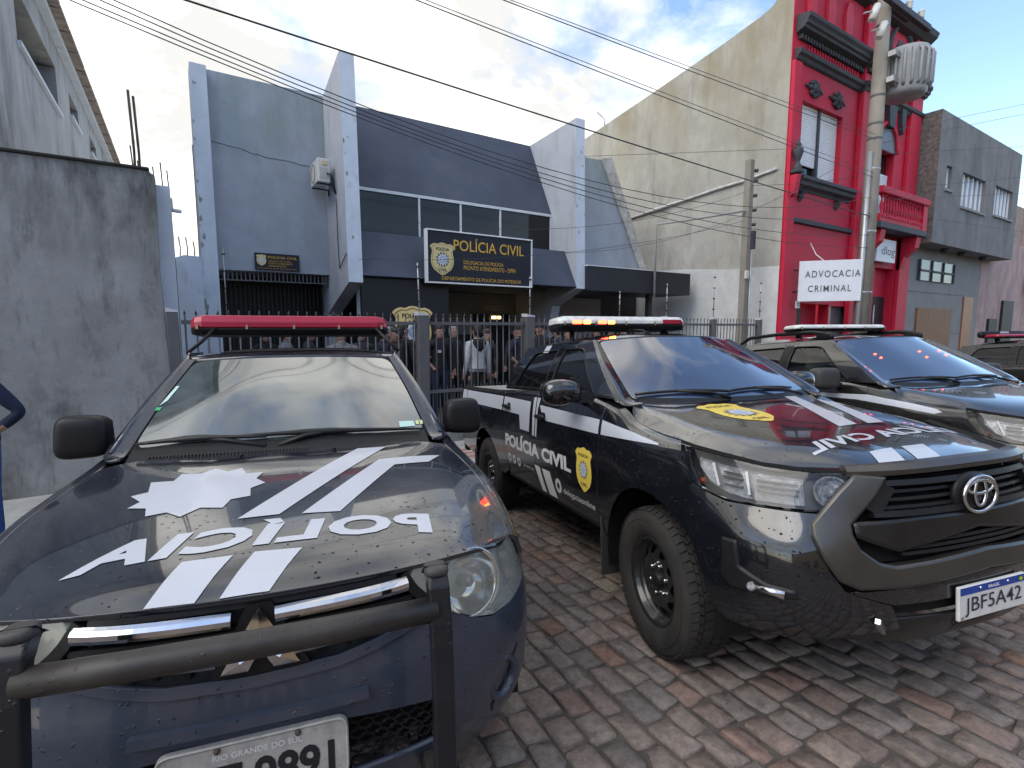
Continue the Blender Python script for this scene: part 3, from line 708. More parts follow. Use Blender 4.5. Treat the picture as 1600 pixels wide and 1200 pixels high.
B().prism([(7.52, -.5), (7.52, 3.30), (9, 3.34), (10.4, 3.48), (12.5, 3.56), (12.5, -.5)], .006, yz(12.882)).build("whitewash", m_whitewall, rb)
# facade wall with openings
ops = [(13.48, 15.50, 5.58, 7.42), (13.78, 15.42, -.5, 2.38), (15.46, 16.75, -.5, 2.34), (18.04, 19.38, -.5, 3.58), (17.55, 18.75, 4.6, 7.0)]
X_ = sorted({12.89, 20.2, *[q[0] for q in ops], *[q[1] for q in ops]}); Z_ = sorted({-.5, 11.2, *[q[2] for q in ops], *[q[3] for q in ops]})
b = B()
for a, c in zip(X_[:-1], X_[1:]):
    for d, e in zip(Z_[:-1], Z_[1:]):
        if any(q[0] <= a and c <= q[1] and q[2] <= d and e <= q[3] for q in ops): continue
        b.add([(a, 7.5, d), (c, 7.5, d), (c, 7.5, e), (a, 7.5, e)], [(0, 1, 2, 3)])
for x0, x1, z0, z1 in ops:
    for q in ([(x0, 0, z0), (x1, 0, z0), (x1, .28, z0), (x0, .28, z0)], [(x0, 0, z1), (x0, .28, z1), (x1, .28, z1), (x1, 0, z1)], [(x0, 0, z0), (x0, .28, z0), (x0, .28, z1), (x0, 0, z1)], [(x1, 0, z0), (x1, 0, z1), (x1, .28, z1), (x1, .28, z0)]):
        b.add([(p[0], 7.5 + p[1], p[2]) for p in q], [(0, 1, 2, 3)])
b.add([(12.89, 7.5, -.5), (12.89, 7.5, 11.2), (12.89, 7.521, 11.2), (12.89, 7.521, -.5)], [(0, 1, 2, 3)])
b.add([(20.2, 7.5, -.5), (20.2, 7.5, 11.2), (20.2, 16, 11.2), (20.2, 16, -.5)], [(3, 2, 1, 0)])
b.build("facade", m_red, rb)
# pilasters
B().box((12.89, 7.40, -.5), (13.22, 7.498, 8.2), bev=.012).build("pilaster", m_red, rb)
B().box((16.30, 7.36, -.5), (16.95, 7.498, 11), bev=.015).build("pilaster", m_red, rb)
B().box((19.45, 7.38, -.5), (20.19, 7.498, 11), bev=.015).build("pilaster", m_red, rb)
# cornices: stepped mouldings
def moulding(x0, x1, prof_, name, m, par):
    return B().prism([(7.5 - a, z) for a, z in prof_] + [(7.5, prof_[-1][1]), (7.5, prof_[0][1])][0:2], x1 - x0, yz(x0)).build(name, m, par)
c1 = [(.02, 8.86), (.08, 8.89), (.20, 8.93), (.22, 8.98), (.27, 9.01), (.28, 9.08), (.33, 9.14), (.33, 9.22), (.06, 9.26)]
moulding(13.0, 16.28, c1, "cornice", m_trim, rb); moulding(16.26, 17.0, [(a + .12, z + .002) for a, z in c1], "cornice", m_trim, rb); moulding(17.02, 20.25, c1, "cornice", m_trim, rb)
c2 = [(.01, 8.24), (.06, 8.27), (.10, 8.34), (.16, 8.38), (.18, 8.46), (.10, 8.50)]
moulding(13.0, 16.28, c2, "ledge", m_trim, rb); moulding(16.27, 16.99, [(a + .10, z + .002) for a, z in c2], "ledge", m_trim, rb); moulding(17.0, 20.24, c2, "ledge", m_trim, rb)
de = B().box((0, 7.40, 8.74), (.075, 7.498, 8.852), bev=.008).build("dentil", m_trim, rb); de.location = (13.10, 0, 0)
for k in range(1, 24):
    inst(de, rb, (13.10 + k * .135, 0, 0))
for k in range(5): inst(de, rb, (16.36 + k * .125, -.12, 0))
fl = B().box((0, 7.465, 8.515), (.05, 7.498, 8.72)).build("frieze_rib", m_red, rb); fl.location = (13.55, 0, 0)
for k in range(1, 20): inst(fl, rb, (13.55 + k * .13, 0, 0))
moulding(13.0, 20.2, [(.02, 10.45), (.2, 10.5), (.35, 10.62), (.40, 10.75), (.1, 10.8)], "parapet_cornice", m_trim, rb)
for x in (13.6, 14.5, 15.4):
    B().prism([(-.16, 0), (.16, 0), (.20, .45), (.10, .8), (-.10, .8), (-.20, .45)], .07, ((x, 7.43, 9.46), (1, 0, 0), (0, 0, 1), (0, 1, 0))).build("parapet_panel", mat("pale_crimson", (0.56, 0.03, 0.06), 0.6), rb)
# round pediment ornament on the right
B().lathe([(.62, -.05), (.66, .04), (.74, .06), (.78, -.02), (.78, -.08)], (18.6, 7.46, 9.9), (0, -1, 0), 32).build("medallion_ring", m_trim, rb)
# rosettes above the window
for x, z in ((13.95, 7.78), (15.12, 7.76)):
    b = B().ball((x, 7.46, z), (.13, .09, .13), 10, 6)
    for k in range(8):
        a = 2 * PI * k / 8; b.ball((x + .19 * math.cos(a), 7.47, z + .16 * math.sin(a)), (.09, .06, .07), 8, 5)
    b.ball((x - .33, 7.48, z + .02), (.10, .04, .05), 8, 5); b.ball((x + .33, 7.48, z - .02), (.10, .04, .05), 8, 5)
    b.build("rosette", m_trim, rb)
# upper window with roller shutters
m_sl = mat("shutter_white", (0.70, 0.71, 0.74), 0.5, var=0.06)
wi = B().box((13.48, 7.70, 5.58), (15.50, 7.76, 7.42)).build("window", m_tint, rb)
for x0, x1, z0 in ((13.50, 14.44, 5.95), (14.53, 15.48, 5.62)):
    b = B(); z = 7.41
    while z > z0: b.box((x0, 7.62 + .006, z - .052), (x1, 7.66, z)); b.box((x0, 7.640, z - .064), (x1, 7.655, z - .052)); z -= .064
    b.build("shutter_slats", m_sl, wi)
B().box((14.44, 7.58, 5.58), (14.53, 7.69, 7.42)).build("mullion", m_trim, wi)
moulding(13.30, 16.10, [(.02, 5.22), (.05, 5.28), (.16, 5.34), (.18, 5.42), (.24, 5.46), (.24, 5.54), (.05, 5.56)], "window_sill", m_trim, rb)
for x in (13.5, 15.35): B().prism([(7.5, 4.95), (7.36, 5.18), (7.34, 5.21), (7.5, 5.21)], .14, yz(x)).build("sill_bracket", m_trim, rb)
moulding(13.2, 16.29, [(.02, 4.40), (.09, 4.42), (.09, 4.52), (.03, 4.55)], "string_course", m_trim, rb)
# balcony door with arch
B().box((17.55, 7.70, 4.6), (18.75, 7.76, 7.0)).build("balcony_door", m_tint, rb)
b = B(); z = 6.40
while z > 4.7: b.box((17.58, 7.63, z - .052), (18.72, 7.66, z)); z -= .064
b.build("shutter_slats", m_sl, rb)
ar = [(18.15 + .60 * math.cos(PI * k / 16), 7.02 + .72 * math.sin(PI * k / 16)) for k in range(17)]
B().prism(ar, .02, ((0, 7.478, 0), (1, 0, 0), (0, 0, 1), (0, 1, 0))).build("fanlight", mat("fanlight_grey", (0.10, 0.10, 0.11), 0.3, var=0.3, vscale=8), rb)
b = B(); arc = [(18.15 + .66 * math.cos(PI * k / 16), 7.46, 7.02 + .78 * math.sin(PI * k / 16)) for k in range(17)]
b.tube(arc, .06, 6); b.build("arch_moulding", m_red, rb)
B().prism([(-.16, 0), (.16, 0), (.26, .62), (-.26, .62)], .14, ((18.15, 7.36, 7.66), (1, 0, 0), (0, 0, 1), (0, 1, 0))).build("keystone", m_trim, rb)
for x in (17.35, 18.95): B().prism([(0, 0), (.12, .3), (.16, .75), (-.16, .75), (-.12, .3)], .12, ((x, 7.38, 7.6), (1, 0, 0), (0, 0, 1), (0, 1, 0))).build("scroll_bracket", m_trim, rb)
# balcony
ba = B().box((16.75, 6.90, 4.56), (19.95, 7.498, 4.74), bev=.012).build("balcony_slab", m_trim, rb)
B().box((16.8, 6.95, 4.741), (19.9, 7.05, 4.95)).build("balcony_plinth", m_red, ba)
B().box((16.72, 6.88, 5.50), (19.98, 7.12, 5.70), bev=.025).build("balcony_rail", m_red, ba)
B().box((19.62, 6.92, 4.742), (19.92, 7.10, 5.498)).build("balcony_pier", m_red, ba)
bl = B().lathe([(.045, 0), (.045, .04), (.022, .07), (.052, .20), (.044, .28), (.02, .40), (.024, .46), (.045, .50), (.045, .55)], (0, 0, 0), (0, 0, 1), 10).build("baluster", m_red, ba); bl.location = (16.95, 7.0, 4.948)
for k in range(1, 15): inst(bl, ba, (16.95 + k * .183, 7.0, 4.948))
dn = B().box((0, 6.925, 4.86), (.06, 6.949, 4.93)).build("balcony_dentil", m_red, ba); dn.location = (16.9, 0, 0)
for k in range(1, 22): inst(dn, ba, (16.9 + k * .125, 0, 0))
for x in (17.0, 19.45): B().prism([(7.497, 3.55), (7.38, 3.58), (7.30, 3.95), (7.02, 4.22), (6.98, 4.55), (7.497, 4.55)], .3, yz(x)).build("balcony_bracket", m_red, rb)
# ground floor
B().box((13.78, 7.85, -.5), (15.42, 7.95, 2.4)).build("doorway_back", m_red, rb)
B().box((13.79, 7.66, -.5), (14.25, 7.72, 2.37)).build("door_leaf", m_black, rb)
B().box((15.46, 7.62, -.5), (16.75, 7.68, 2.34)).build("shop_window", mat("shop_glass", (0.12, 0.125, 0.14), 0.12), rb)
B().box((18.04, 7.72, -.5), (19.38, 7.78, 2.72)).build("black_door", m_black, rb)
B().box((18.04, 7.74, 2.721), (19.38, 7.79, 3.6)).build("door_head", m_red, rb)
B().cyl((18.62, 7.69, 1.3), (18.62, 7.69, 2.45), .03, n=8).build("door_bar", m_rod, rb)
# urn finial on the wall's corner
ur = B().lathe([(.001, 6.36), (.03, 6.33), (.02, 6.27), (.07, 6.20), (.035, 6.16), (.11, 6.10), (.12, 6.02), (.07, 5.86), (.04, 5.78), (.08, 5.72), (.10, 5.66), (.10, 5.62)], (13.02, 7.28, 0), (0, 0, 1), 16).build("urn", m_trim, rb)
B().box((12.90, 7.17, 5.52), (13.14, 7.398, 5.618), bev=.02).build("urn_shelf", m_trim, rb)
B().prism([(7.398, 4.98), (7.28, 5.05), (7.22, 5.49), (7.398, 5.49)], .18, yz(12.93)).build("urn_bracket", m_red, rb)
# service pipe, flashing and conduit along the party wall
tag(B().tube([(12.85, 12.83, 5.36), (12.82, 11.5, 5.45), (12.84, 10, 5.55), (12.85, 9.4, 5.60), (12.84, 8.6, 5.62), (12.86, 7.7, 5.72)], [.03, .05, .035, .045, .03, .04], 8).build("wall_flashing", mat("flashing_grey", (0.50, 0.49, 0.47), 0.8, var=0.3, vscale=6)), "pale lumpy mortar flashing line slanting along the beige wall", "flashing")
tag(B().tube([(11.95, 7.92, 4.62), (11.4, 9.2, 4.55), (10.95, 9.84, 4.50), (10.90, 9.84, 4.4), (10.9, 9.84, 2.5)], .03, 8).build("service_conduit", mat("conduit_grey", (0.30, 0.29, 0.28), 0.6)), "thin grey conduit from the short pole bending down to the canopy", "conduit")
an = tag(B().tube([(12.98, 14.2, 8.70), (12.98, 14.25, 9.05), (12.98, 14.62, 9.40)], .025, 6).build("roof_pipe", m_rod), "bent metal pipe standing above the beige wall's roof line", "pipe")

# lawyer's board and the smaller shop board
ad = thing("lawyer_sign", "white board reading ADVOCACIA CRIMINAL hung on the crimson facade", "sign", (0, 0, 0))
m_board = mat("board_white", (0.68, 0.70, 0.74), 0.45, var=0.05)
SGW, SGH = 1.40, 1.02
ad.location = (13.42, 7.30, 2.40); ad.rotation_euler = (0, 0, R(-51))
B().box((0, 0, 0), (SGW, .06, SGH), bev=.006).build("board", m_board, ad)
FA = ff(0.0); m_let = mat("letter_grey", (0.10, 0.10, 0.11), 0.4)
flat_text("lettering", "ADVOCACIA", (.14, 1.36, .60, .77), FA, m_let, ad, .010, bold=.004, spacing=1.25)
flat_text("lettering", "CRIMINAL", (.22, 1.18, .24, .40), FA, m_let, ad, .010, bold=.003, spacing=1.2)
for z_ in (.25, .8): B().cyl((-.02, .03, z_), (-.10, .10, z_), .02, n=6).build("bracket", m_black, ad)
B().tube([(.55, .03, SGH), (.40, .20, SGH + .18), (.30, .42, SGH + .5)], .012, 6).build("stay", m_white, ad)
dl = thing("shop_sign", "small white board ending in log beside the concrete pole", "sign")
B().box((17.6, 7.30, 3.72), (18.86, 7.36, 4.40), bev=.01).build("board", m_board, dl)
flat_text("lettering", "dlog", (17.90, 18.80, 3.86, 4.18), ff(7.30), m_let, dl, .006, bold=.01)
nm = tag(B().box((13.5, 7.37, 2.24), (13.68, 7.395, 2.42)).build("number_plate", m_board), "tiny white house number plate on the crimson pilaster", "number plate")
flat_text("lettering", "52", (13.53, 13.65, 2.28, 2.38), ff(7.37), m_let, nm, .004, bold=.02)

# ================================================================ GREY BUILDING + PINK BUILDING
m_grey = mat("grey_cement_render", (0.185, 0.182, 0.185), 0.93, var=0.15, vscale=2.0, bump=(40, 0.5, 0.012), stain=[((0.085, 0.08, 0.082), 0.65, 1.1, 0.15, 0.53), ((0.27, 0.265, 0.265), 0.45, 0.9, 0.12, 0.54)])
m_rough = mat("rough_cast", (0.15, 0.135, 0.125), 0.95, var=0.5, vscale=9, bump=(18, 1.0, 0.04))
m_lowgrey = mat("grey_tile_wall", (0.235, 0.235, 0.235), 0.9, var=0.10, vscale=3, bump=(40, 0.3, 0.008))
m_wood = mat("brown_wood", (0.20, 0.095, 0.045), 0.6, var=0.25, vscale=5, stretch=(4, 1, .3))
gb = thing("grey_house", "plain grey cement house with overhanging upper storey and wooden garage door", "building")
wins = [(22.42, 24.66, 5.82, 6.94), (25.68, 27.72, 5.92, 6.98), (21.02, 21.50, 6.2, 6.93)]
X_ = sorted({20.32, 28.35, *[q[0] for q in wins], *[q[1] for q in wins]}); Z_ = sorted({4.45, 8.5, *[q[2] for q in wins], *[q[3] for q in wins]})
b = B()
for a, c in zip(X_[:-1], X_[1:]):
    for d, e in zip(Z_[:-1], Z_[1:]):
        if any(q[0] <= a and c <= q[1] and q[2] <= d and e <= q[3] for q in wins): continue
        b.add([(a, 6.9, d), (c, 6.9, d), (c, 6.9, e), (a, 6.9, e)], [(0, 1, 2, 3)])
for x0, x1, z0, z1 in wins:
    for q in ([(x0, 0, z0), (x1, 0, z0), (x1, .2, z0), (x0, .2, z0)], [(x0, 0, z1), (x0, .2, z1), (x1, .2, z1), (x1, 0, z1)], [(x0, 0, z0), (x0, .2, z0), (x0, .2, z1), (x0, 0, z1)], [(x1, 0, z0), (x1, 0, z1), (x1, .2, z1), (x1, .2, z0)]):
        b.add([(p[0], 6.9 + p[1], p[2]) for p in q], [(0, 1, 2, 3)])
b.add([(28.35, 6.9, 4.45), (28.35, 12, 4.45), (28.35, 12, 8.5), (28.35, 6.9, 8.5)], [(0, 1, 2, 3)])
b.add([(20.32, 6.9, 8.5), (28.35, 6.9, 8.5), (28.35, 13, 8.5), (20.32, 13, 8.5)], [(0, 1, 2, 3)])
b.add([(20.32, 6.9, 4.45), (20.32, 13, 4.45), (28.35, 13, 4.45), (28.35, 6.9, 4.45)], [(0, 1, 2, 3)])
b.build("upper_storey", m_grey, gb)
make("side_wall", [(20.318, 6.9, 4.45), (20.318, 6.9, 8.5), (20.318, 13, 8.5), (20.318, 13, 4.45)], [(0, 1, 2, 3)], m_rough, gb)
m_pane = mat("window_sky_glass", (0.30, 0.37, 0.48), 0.08, spec=0.8, var=0.3, vscale=0.8)  # pale blue of curtains and reflected sky put into the pane colour
for x0, x1, z0, z1 in wins:
    w_ = B().box((x0, 7.06, z0), (x1, 7.09, z1)).build("window", m_pane, gb)
    n = 5 if x1 - x0 > 1 else 1
    for k in range(n + 1):
        xx = x0 + (x1 - x0 - .07) * k / n; B().box((xx, 7.0, z0), (xx + .06, 7.05, z1)).build("window_bar", m_white, w_)
    B().box((x0 - .06, 6.84, z0 - .08), (x1 + .06, 7.02, z0 - .003)).build("sill", m_lowgrey, w_)
B().box((20.32, 7.55, -.5), (27.3, 7.7, 4.448)).build("ground_wall", m_lowgrey, gb)
lw = B().box((21.25, 7.50, 3.36), (24.4, 7.549, 4.05)).build("clerestory", mat("clerestory_glass", (0.09, 0.10, 0.10), 0.2), gb)
for k in range(4): B().box((21.25 + k * 1.02, 7.46, 3.36), (21.33 + k * 1.02, 7.499, 4.05)).build("bar", m_trim, lw)
B().box((21.25, 7.46, 3.66), (24.4, 7.495, 3.72)).build("bar", m_trim, lw)
gd = B().box((21.4, 7.50, -.4), (24.5, 7.548, 2.42)).build("garage_door", m_wood, gb)
for k in range(13): B().box((21.4 + k * .238, 7.485, -.4), (21.4 + k * .238 + .228, 7.499, 2.40), bev=.004).build("board", m_wood, gd)
B().box((25.68, 7.50, -.4), (26.68, 7.548, 2.92)).build("front_door", mat("red_brown_wood", (0.25, 0.10, 0.04), 0.5, var=0.2, vscale=6), gb)
for x in (22.4, 24.0, 26.2): B().lathe([(.001, 4.30), (.12, 4.32), (.14, 4.40), (.10, 4.447)], (x, 7.2, 0), (0, 0, 1), 12).build("soffit_lamp", m_trim, gb)
# recessed panel lines on the ground wall
for z in (1.5, 2.95): B().box((20.33, 7.542, z), (25.6, 7.5495, z + .015)).build("wall_joint", m_trim, gb)
pk = thing("pink_house", "faded pink house with dark openings beyond the grey house", "building")
m_pink = mat("faded_pink", (0.40, 0.285, 0.27), 0.9, var=0.18, vscale=1.6, stain=((0.22, 0.15, 0.14), 0.7, 1.5, 0.3, 0.52))
B().box((27.35, 7.55, -.5), (33.2, 7.8, 5.4)).build("wall", m_pink, pk)
B().box((33.2, 7.5, -.5), (48, 7.8, 7.6)).build("annex", mat("ochre_wall", (0.36, 0.27, 0.245), 0.9, var=0.2), pk)
for x0, x1, z1 in ((28.6, 29.6, 2.1), (30.2, 31.6, 2.9), (33.6, 35.0, 5.0)):
    B().box((x0, 7.46, -.4 if z1 < 4 else 3.6), (x1, 7.549 if x0 < 33 else 7.499, z1)).build("opening", m_black, pk)
B().box((33.0, 7.3, 3.3), (34.2, 7.36, 4.2)).build("wall_notice", m_board, pk)
B().box((28.4, 7.8, 5.4), (48, 14, 7.2)).build("rear_block", mat("orange_block", (0.34, 0.27, 0.23), 0.9, var=0.2), pk)

# ================================================================ POLES, TRANSFORMER, CABLES
m_pole = mat("pole_concrete", (0.25, 0.225, 0.188), 0.9, var=0.15, vscale=3, bump=(40, 0.25, 0.008), stain=((0.20, 0.18, 0.15), 0.5, 3, .3, .54))
bp_ = thing("utility_pole", "tall concrete utility pole with a metal riser pipe before the crimson facade", "pole", (14.62, 6.3, -.3))
B().cyl((0, 0, 0), (0, 0, 11.5), .200, .135, n=20).build("shaft", m_pole, bp_)
B().cyl((-.255, -.02, 0), (-.205, -.01, 6.3), .062, n=14).build("riser_pipe", m_rod, bp_)
for z in (2.9, 4.4, 5.9): B().lathe([(.200 - .0055 * z, 0), (.206 - .0055 * z, .02), (.200 - .0055 * z, .04)], (0, 0, z), (0, 0, 1), 20).build("strap", m_rod, bp_)
for z in (6.6, 6.95, 7.6, 9.2): B().lathe([(.200 - .0055 * z, 0), (.206 - .0055 * z, .03), (.200 - .0055 * z, .06)], (0, 0, z), (0, 0, 1), 18).build("strap", m_steel, bp_)
ca_ = B().box((-1.5, -.30, 9.55), (1.9, -.18, 9.70), bev=.01).build("crossarm", m_trim, bp_)
B().box((-1.5, .18, 10.0), (1.9, .30, 10.14), bev=.01).build("crossarm", m_trim, bp_)
for k, x in enumerate((-1.2, -.6, .7, 1.4)):
    i_ = B().lathe([(.03, 0), (.075, .02), (.05, .06), (.08, .09), (.05, .13), (.08, .16), (.045, .22)], (x, -.24, 9.705), (0, 0, 1), 12).build("insulator", m_acw, bp_)
for x, zz in ((-1.15, 8.9), (-.75, 8.65)):
    B().cyl((x, -.25, zz), (x + .12, -.30, zz + .34), .075, n=12).build("cutout_insulator", m_acw, bp_)
    B().tube([(x - .35, -.25, zz + .05), (x, -.25, zz + .2), (x + .45, -.25, zz + .45)], .018, 6).build("cutout_arm", m_rod, bp_)
tr_ = thing("pole_transformer", "ribbed grey transformer barrel strapped high on the utility pole", "transformer", (15.30, 6.02, 7.35))
b = B().lathe([(.001, 0), (.40, .0), (.46, .08), (.47, .2), (.47, 1.0), (.44, 1.08), (.001, 1.12)], (0, 0, 0), (0, 0, 1), 28); b.build("tank", mat("transformer_grey", (0.27, 0.275, 0.285), 0.55, var=0.12, vscale=4), tr_)
for k in range(20):
    a = 2 * PI * k / 20
    B().tube([(.46 * math.cos(a), .46 * math.sin(a), .16), (.535 * math.cos(a), .535 * math.sin(a), .22), (.54 * math.cos(a), .54 * math.sin(a), .90), (.46 * math.cos(a), .46 * math.sin(a), .98)], .032, 6).build("cooling_fin", MATS["transformer_grey"], tr_)
for k in range(3): B().lathe([(.03, 0), (.06, .04), (.04, .08), (.06, .12), (.04, .16), (.02, .24)], (-.2 + .2 * k, .1, 1.10), (0, 0, 1), 10).build("bushing", m_trim, tr_)
for z_ in (.22, .8): B().box((-.75, -.06, z_), (-.44, .10, z_ + .12)).build("mount", m_rod, tr_)
sp = thing("service_pole", "short square concrete service pole before the beige wall", "pole", (12.08, 7.95, 0))
B().prism([(-.10, 0), (.10, 0), (.075, 5.85), (-.075, 5.85)], .16, ((0, -.08, 0), (1, 0, 0), (0, 0, 1), (0, 1, 0))).build("shaft", m_pole, sp)
for z in (4.3, 4.65, 5.0, 5.35, 5.6):
    i_ = B().lathe([(.02, 0), (.05, .02), (.035, .05), (.05, .08), (.02, .10)], (.10, -.06, z), (.6, -.8, 0), 10).build("insulator", m_trim, sp)
B().box((.06, -.14, 3.7), (.20, -.081, 4.15), bev=.01).build("meter_box", m_trim, sp)
B().box((-.14, -.14, 2.95), (-.02, -.085, 3.15), bev=.01).build("junction_box", m_acw, sp)
B().tube([(.09, -.1, 0.1), (.09, -.1, 3.7)], .02, 6).build("conduit", m_rod, sp)
m_cable = mat("cable_black", (0.045, 0.042, 0.045), 0.6)
def cable(p, q, sag, r_, lab, grp="overhead cables along the street"):
    r_ *= .5; p, q = Vector(p), Vector(q); n = 24
    pts = [p.lerp(q, k / n) - Vector((0, 0, 4 * sag * (k / n) * (1 - k / n))) for k in range(n + 1)]
    return tag(B().tube(pts, r_, 5).build("overhead_cable", m_cable), lab, "cable", grp)
cable((-4.80, 6.20, 5.12), (14.45, 6.20, 4.46), 0.078, 0.022, 'thick black cable slanting across the whole sky to the crimson facade')
cable((-5.67, 6.20, 5.88), (14.45, 6.20, 3.71), 0.980, 0.012, "lowest of the bundle of thin cables crossing before the station's fins")
cable((-5.57, 6.20, 5.95), (14.45, 6.20, 4.02), 1.111, 0.012, "second lowest of the thin cable bundle crossing the station's fins")
cable((-5.46, 6.20, 6.13), (14.45, 6.20, 4.53), 1.397, 0.012, "third of the thin cable bundle crossing the station's fins")
cable((-5.48, 6.20, 6.25), (14.45, 6.20, 4.93), 1.575, 0.012, "uppermost of the thin cable bundle crossing the station's fins")
cable((-2.42, 6.20, 5.80), (14.45, 6.20, 5.39), 0.036, 0.014, 'single high cable from mid sky to the concrete pole')
cable((-2.29, 6.20, 5.81), (14.45, 6.20, 5.50), 0.035, 0.010, 'thin high cable just above the mid sky cable')
cable((-1.19, 6.20, 5.97), (14.45, 6.20, 6.27), 0.031, 0.014, 'topmost cable right of centre running to the pole')
cable((-1.06, 6.20, 5.97), (14.45, 6.20, 6.38), 0.030, 0.010, 'thin twin of the topmost cable right of centre')
cable((8.38, 9.90, 5.83), (12.73, 7.40, 6.08), 0.00, 0.010, 'nearly level cable from the right fin to the urn on the beige wall')
cable((3.40, 9.90, 3.84), (11.86, 7.90, 5.05), 0.50, 0.009, 'slack thin cable from the window band to the short pole')
cable((7.41, 9.90, 3.48), (11.90, 7.90, 4.52), 0.25, 0.009, 'thin cable from the right fin rising to the short pole')
cable((2.88, 9.90, 3.02), (11.91, 7.90, 4.37), 0.30, 0.009, 'thin cable along the lower fascia to the short pole')
cable((12.05, 7.90, 5.23), (14.06, 6.30, 5.38), 0.05, 0.010, "short cable from the short pole's head to the tall pole")
cable((12.11, 7.90, 4.62), (13.98, 6.30, 5.89), 0.05, 0.010, 'short cable rising from the short pole to the tall pole')
cable((14.81, 6.20, 6.50), (35.05, 6.20, 12.29), 0.00, 0.012, 'highest cable leaving the tall pole to the right')
cable((14.85, 6.20, 6.27), (35.15, 6.20, 11.91), 0.00, 0.012, 'second highest cable leaving the tall pole to the right')
cable((14.89, 6.20, 6.02), (35.52, 6.20, 10.08), 0.00, 0.012, 'level cable crossing the grey house above its windows')
cable((15.04, 6.20, 5.17), (35.87, 6.20, 8.92), 0.00, 0.012, "cable crossing the grey house's window tops")
cable((15.08, 6.20, 4.94), (36.06, 6.20, 8.08), 0.00, 0.012, "cable crossing the grey house's windows at mid height")
cable((15.13, 6.20, 4.66), (36.53, 6.20, 5.80), 0.00, 0.010, "drooping cable under the grey house's windows")

# ================================================================ VEHICLE TOOLKIT
class Net:
    """smooth surface through a grid of points (Catmull-Rom in both directions)"""
    def __init__(s, ka, kb, P, ref=(-1.4, 0, .75)):
        s.ka, s.kb, s.P = np.array(ka, float), np.array(kb, float), np.array(P, float)
        s.sg = 1.0
        a = np.full(3, (s.ka[0] + s.ka[-1]) / 2) ; b = np.full(3, (s.kb[0] * .6 + s.kb[-1] * .4))
        n = s.nrm(a, b)[0]; p = s.ev(a, b)[0]
        if n @ (p - np.array(ref)) < 0: s.sg = -1.0
        s._g = None
    @staticmethod
    def W(k, t):
        t = np.asarray(t, float); m = len(k); up = 1 if k[-1] > k[0] else -1
        i = np.clip(np.searchsorted(k * up, t * up, side='right') - 1, 0, m - 2)
        h = k[i + 1] - k[i]; u = (t - k[i]) / h
        out = np.zeros((len(t), m)); r = np.arange(len(t))
        h00 = 2 * u**3 - 3 * u**2 + 1; h10 = u**3 - 2 * u**2 + u; h01 = -2 * u**3 + 3 * u**2; h11 = u**3 - u**2
        out[r, i] += h00; out[r, i + 1] += h01
        for node, hh in ((i, h10), (i + 1, h11)):
            lo = np.clip(node - 1, 0, m - 1); hi = np.clip(node + 1, 0, m - 1)
            c = hh * h / (k[hi] - k[lo]); np.add.at(out, (r, hi), c); np.add.at(out, (r, lo), -c)
        return out
    def ev(s, a, b):
        a, b = np.atleast_1d(a), np.atleast_1d(b)
        return np.einsum('ni,nj,ijk->nk', s.W(s.ka, a), s.W(s.kb, b), s.P)
    def nrm(s, a, b):
        ea, eb = 1e-3 * (s.ka[-1] - s.ka[0]), 1e-3 * (s.kb[-1] - s.kb[0])
        n = np.cross(s.ev(a + ea, b) - s.ev(a - ea, b), s.ev(a, b + eb) - s.ev(a, b - eb))
        return s.sg * n / np.maximum(np.linalg.norm(n, axis=1), 1e-12)[:, None]
    def inv(s, T, ax):
        """parameters whose point has the given two coordinates"""
        T = np.atleast_2d(np.array(T, float))
        if s._g is None:
            A, Bq = np.meshgrid(np.linspace(s.ka[0], s.ka[-1], 70), np.linspace(s.kb[0], s.kb[-1], 50)); s._g = (A.ravel(), Bq.ravel(), s.ev(A.ravel(), Bq.ravel()))
        A, Bq, G = s._g; G = G[:, ax]
        i = np.array([np.argmin(((G - t) ** 2).sum(1)) for t in T]); a, b = A[i].copy(), Bq[i].copy()
        ea, eb = 1e-4 * (s.ka[-1] - s.ka[0]), 1e-4 * (s.kb[-1] - s.kb[0])
        for _ in range(8):
            p = s.ev(a, b)[:, ax]; ja = (s.ev(a + ea, b)[:, ax] - p) / ea; jb = (s.ev(a, b + eb)[:, ax] - p) / eb
            d = T - p; det = ja[:, 0] * jb[:, 1] - ja[:, 1] * jb[:, 0]; det = np.where(abs(det) < 1e-9, 1e-9, det)
            da = (d[:, 0] * jb[:, 1] - d[:, 1] * jb[:, 0]) / det; db = (ja[:, 0] * d[:, 1] - ja[:, 1] * d[:, 0]) / det
            a = a + np.clip(da, -.1, .1) * 1.0; b = b + np.clip(db, -.5, .5)
        return a, b
def round_loop(loop, n=5, cuts=None):
    """rounded corners: cuts = {index: radius}"""
    if not cuts: return loop
    out = []; m = len(loop)
    for i, p in enumerate(loop):
        if i not in cuts: out.append(tuple(p)); continue
        p = np.array(p, float); a = np.array(loop[i - 1], float) - p; c = np.array(loop[(i + 1) % m], float) - p
        ra = min(cuts[i], np.linalg.norm(a) * .49); rc = min(cuts[i], np.linalg.norm(c) * .49)
        p0, p1 = p + a / np.linalg.norm(a) * ra, p + c / np.linalg.norm(c) * rc
        for k in range(n + 1):
            t = k / n; q = (1 - t) ** 2 * p0 + 2 * t * (1 - t) * p + t * t * p1; out.append(tuple(q))
    return out
def dens(loop, da, db):
    out = []
    for i, p in enumerate(loop):
        q = loop[(i + 1) % len(loop)]; n = max(1, int(math.ceil(math.hypot((q[0] - p[0]) / da, (q[1] - p[1]) / db))))
        out += [(p[0] + (q[0] - p[0]) * k / n, p[1] + (q[1] - p[1]) * k / n) for k in range(n)]
    return out
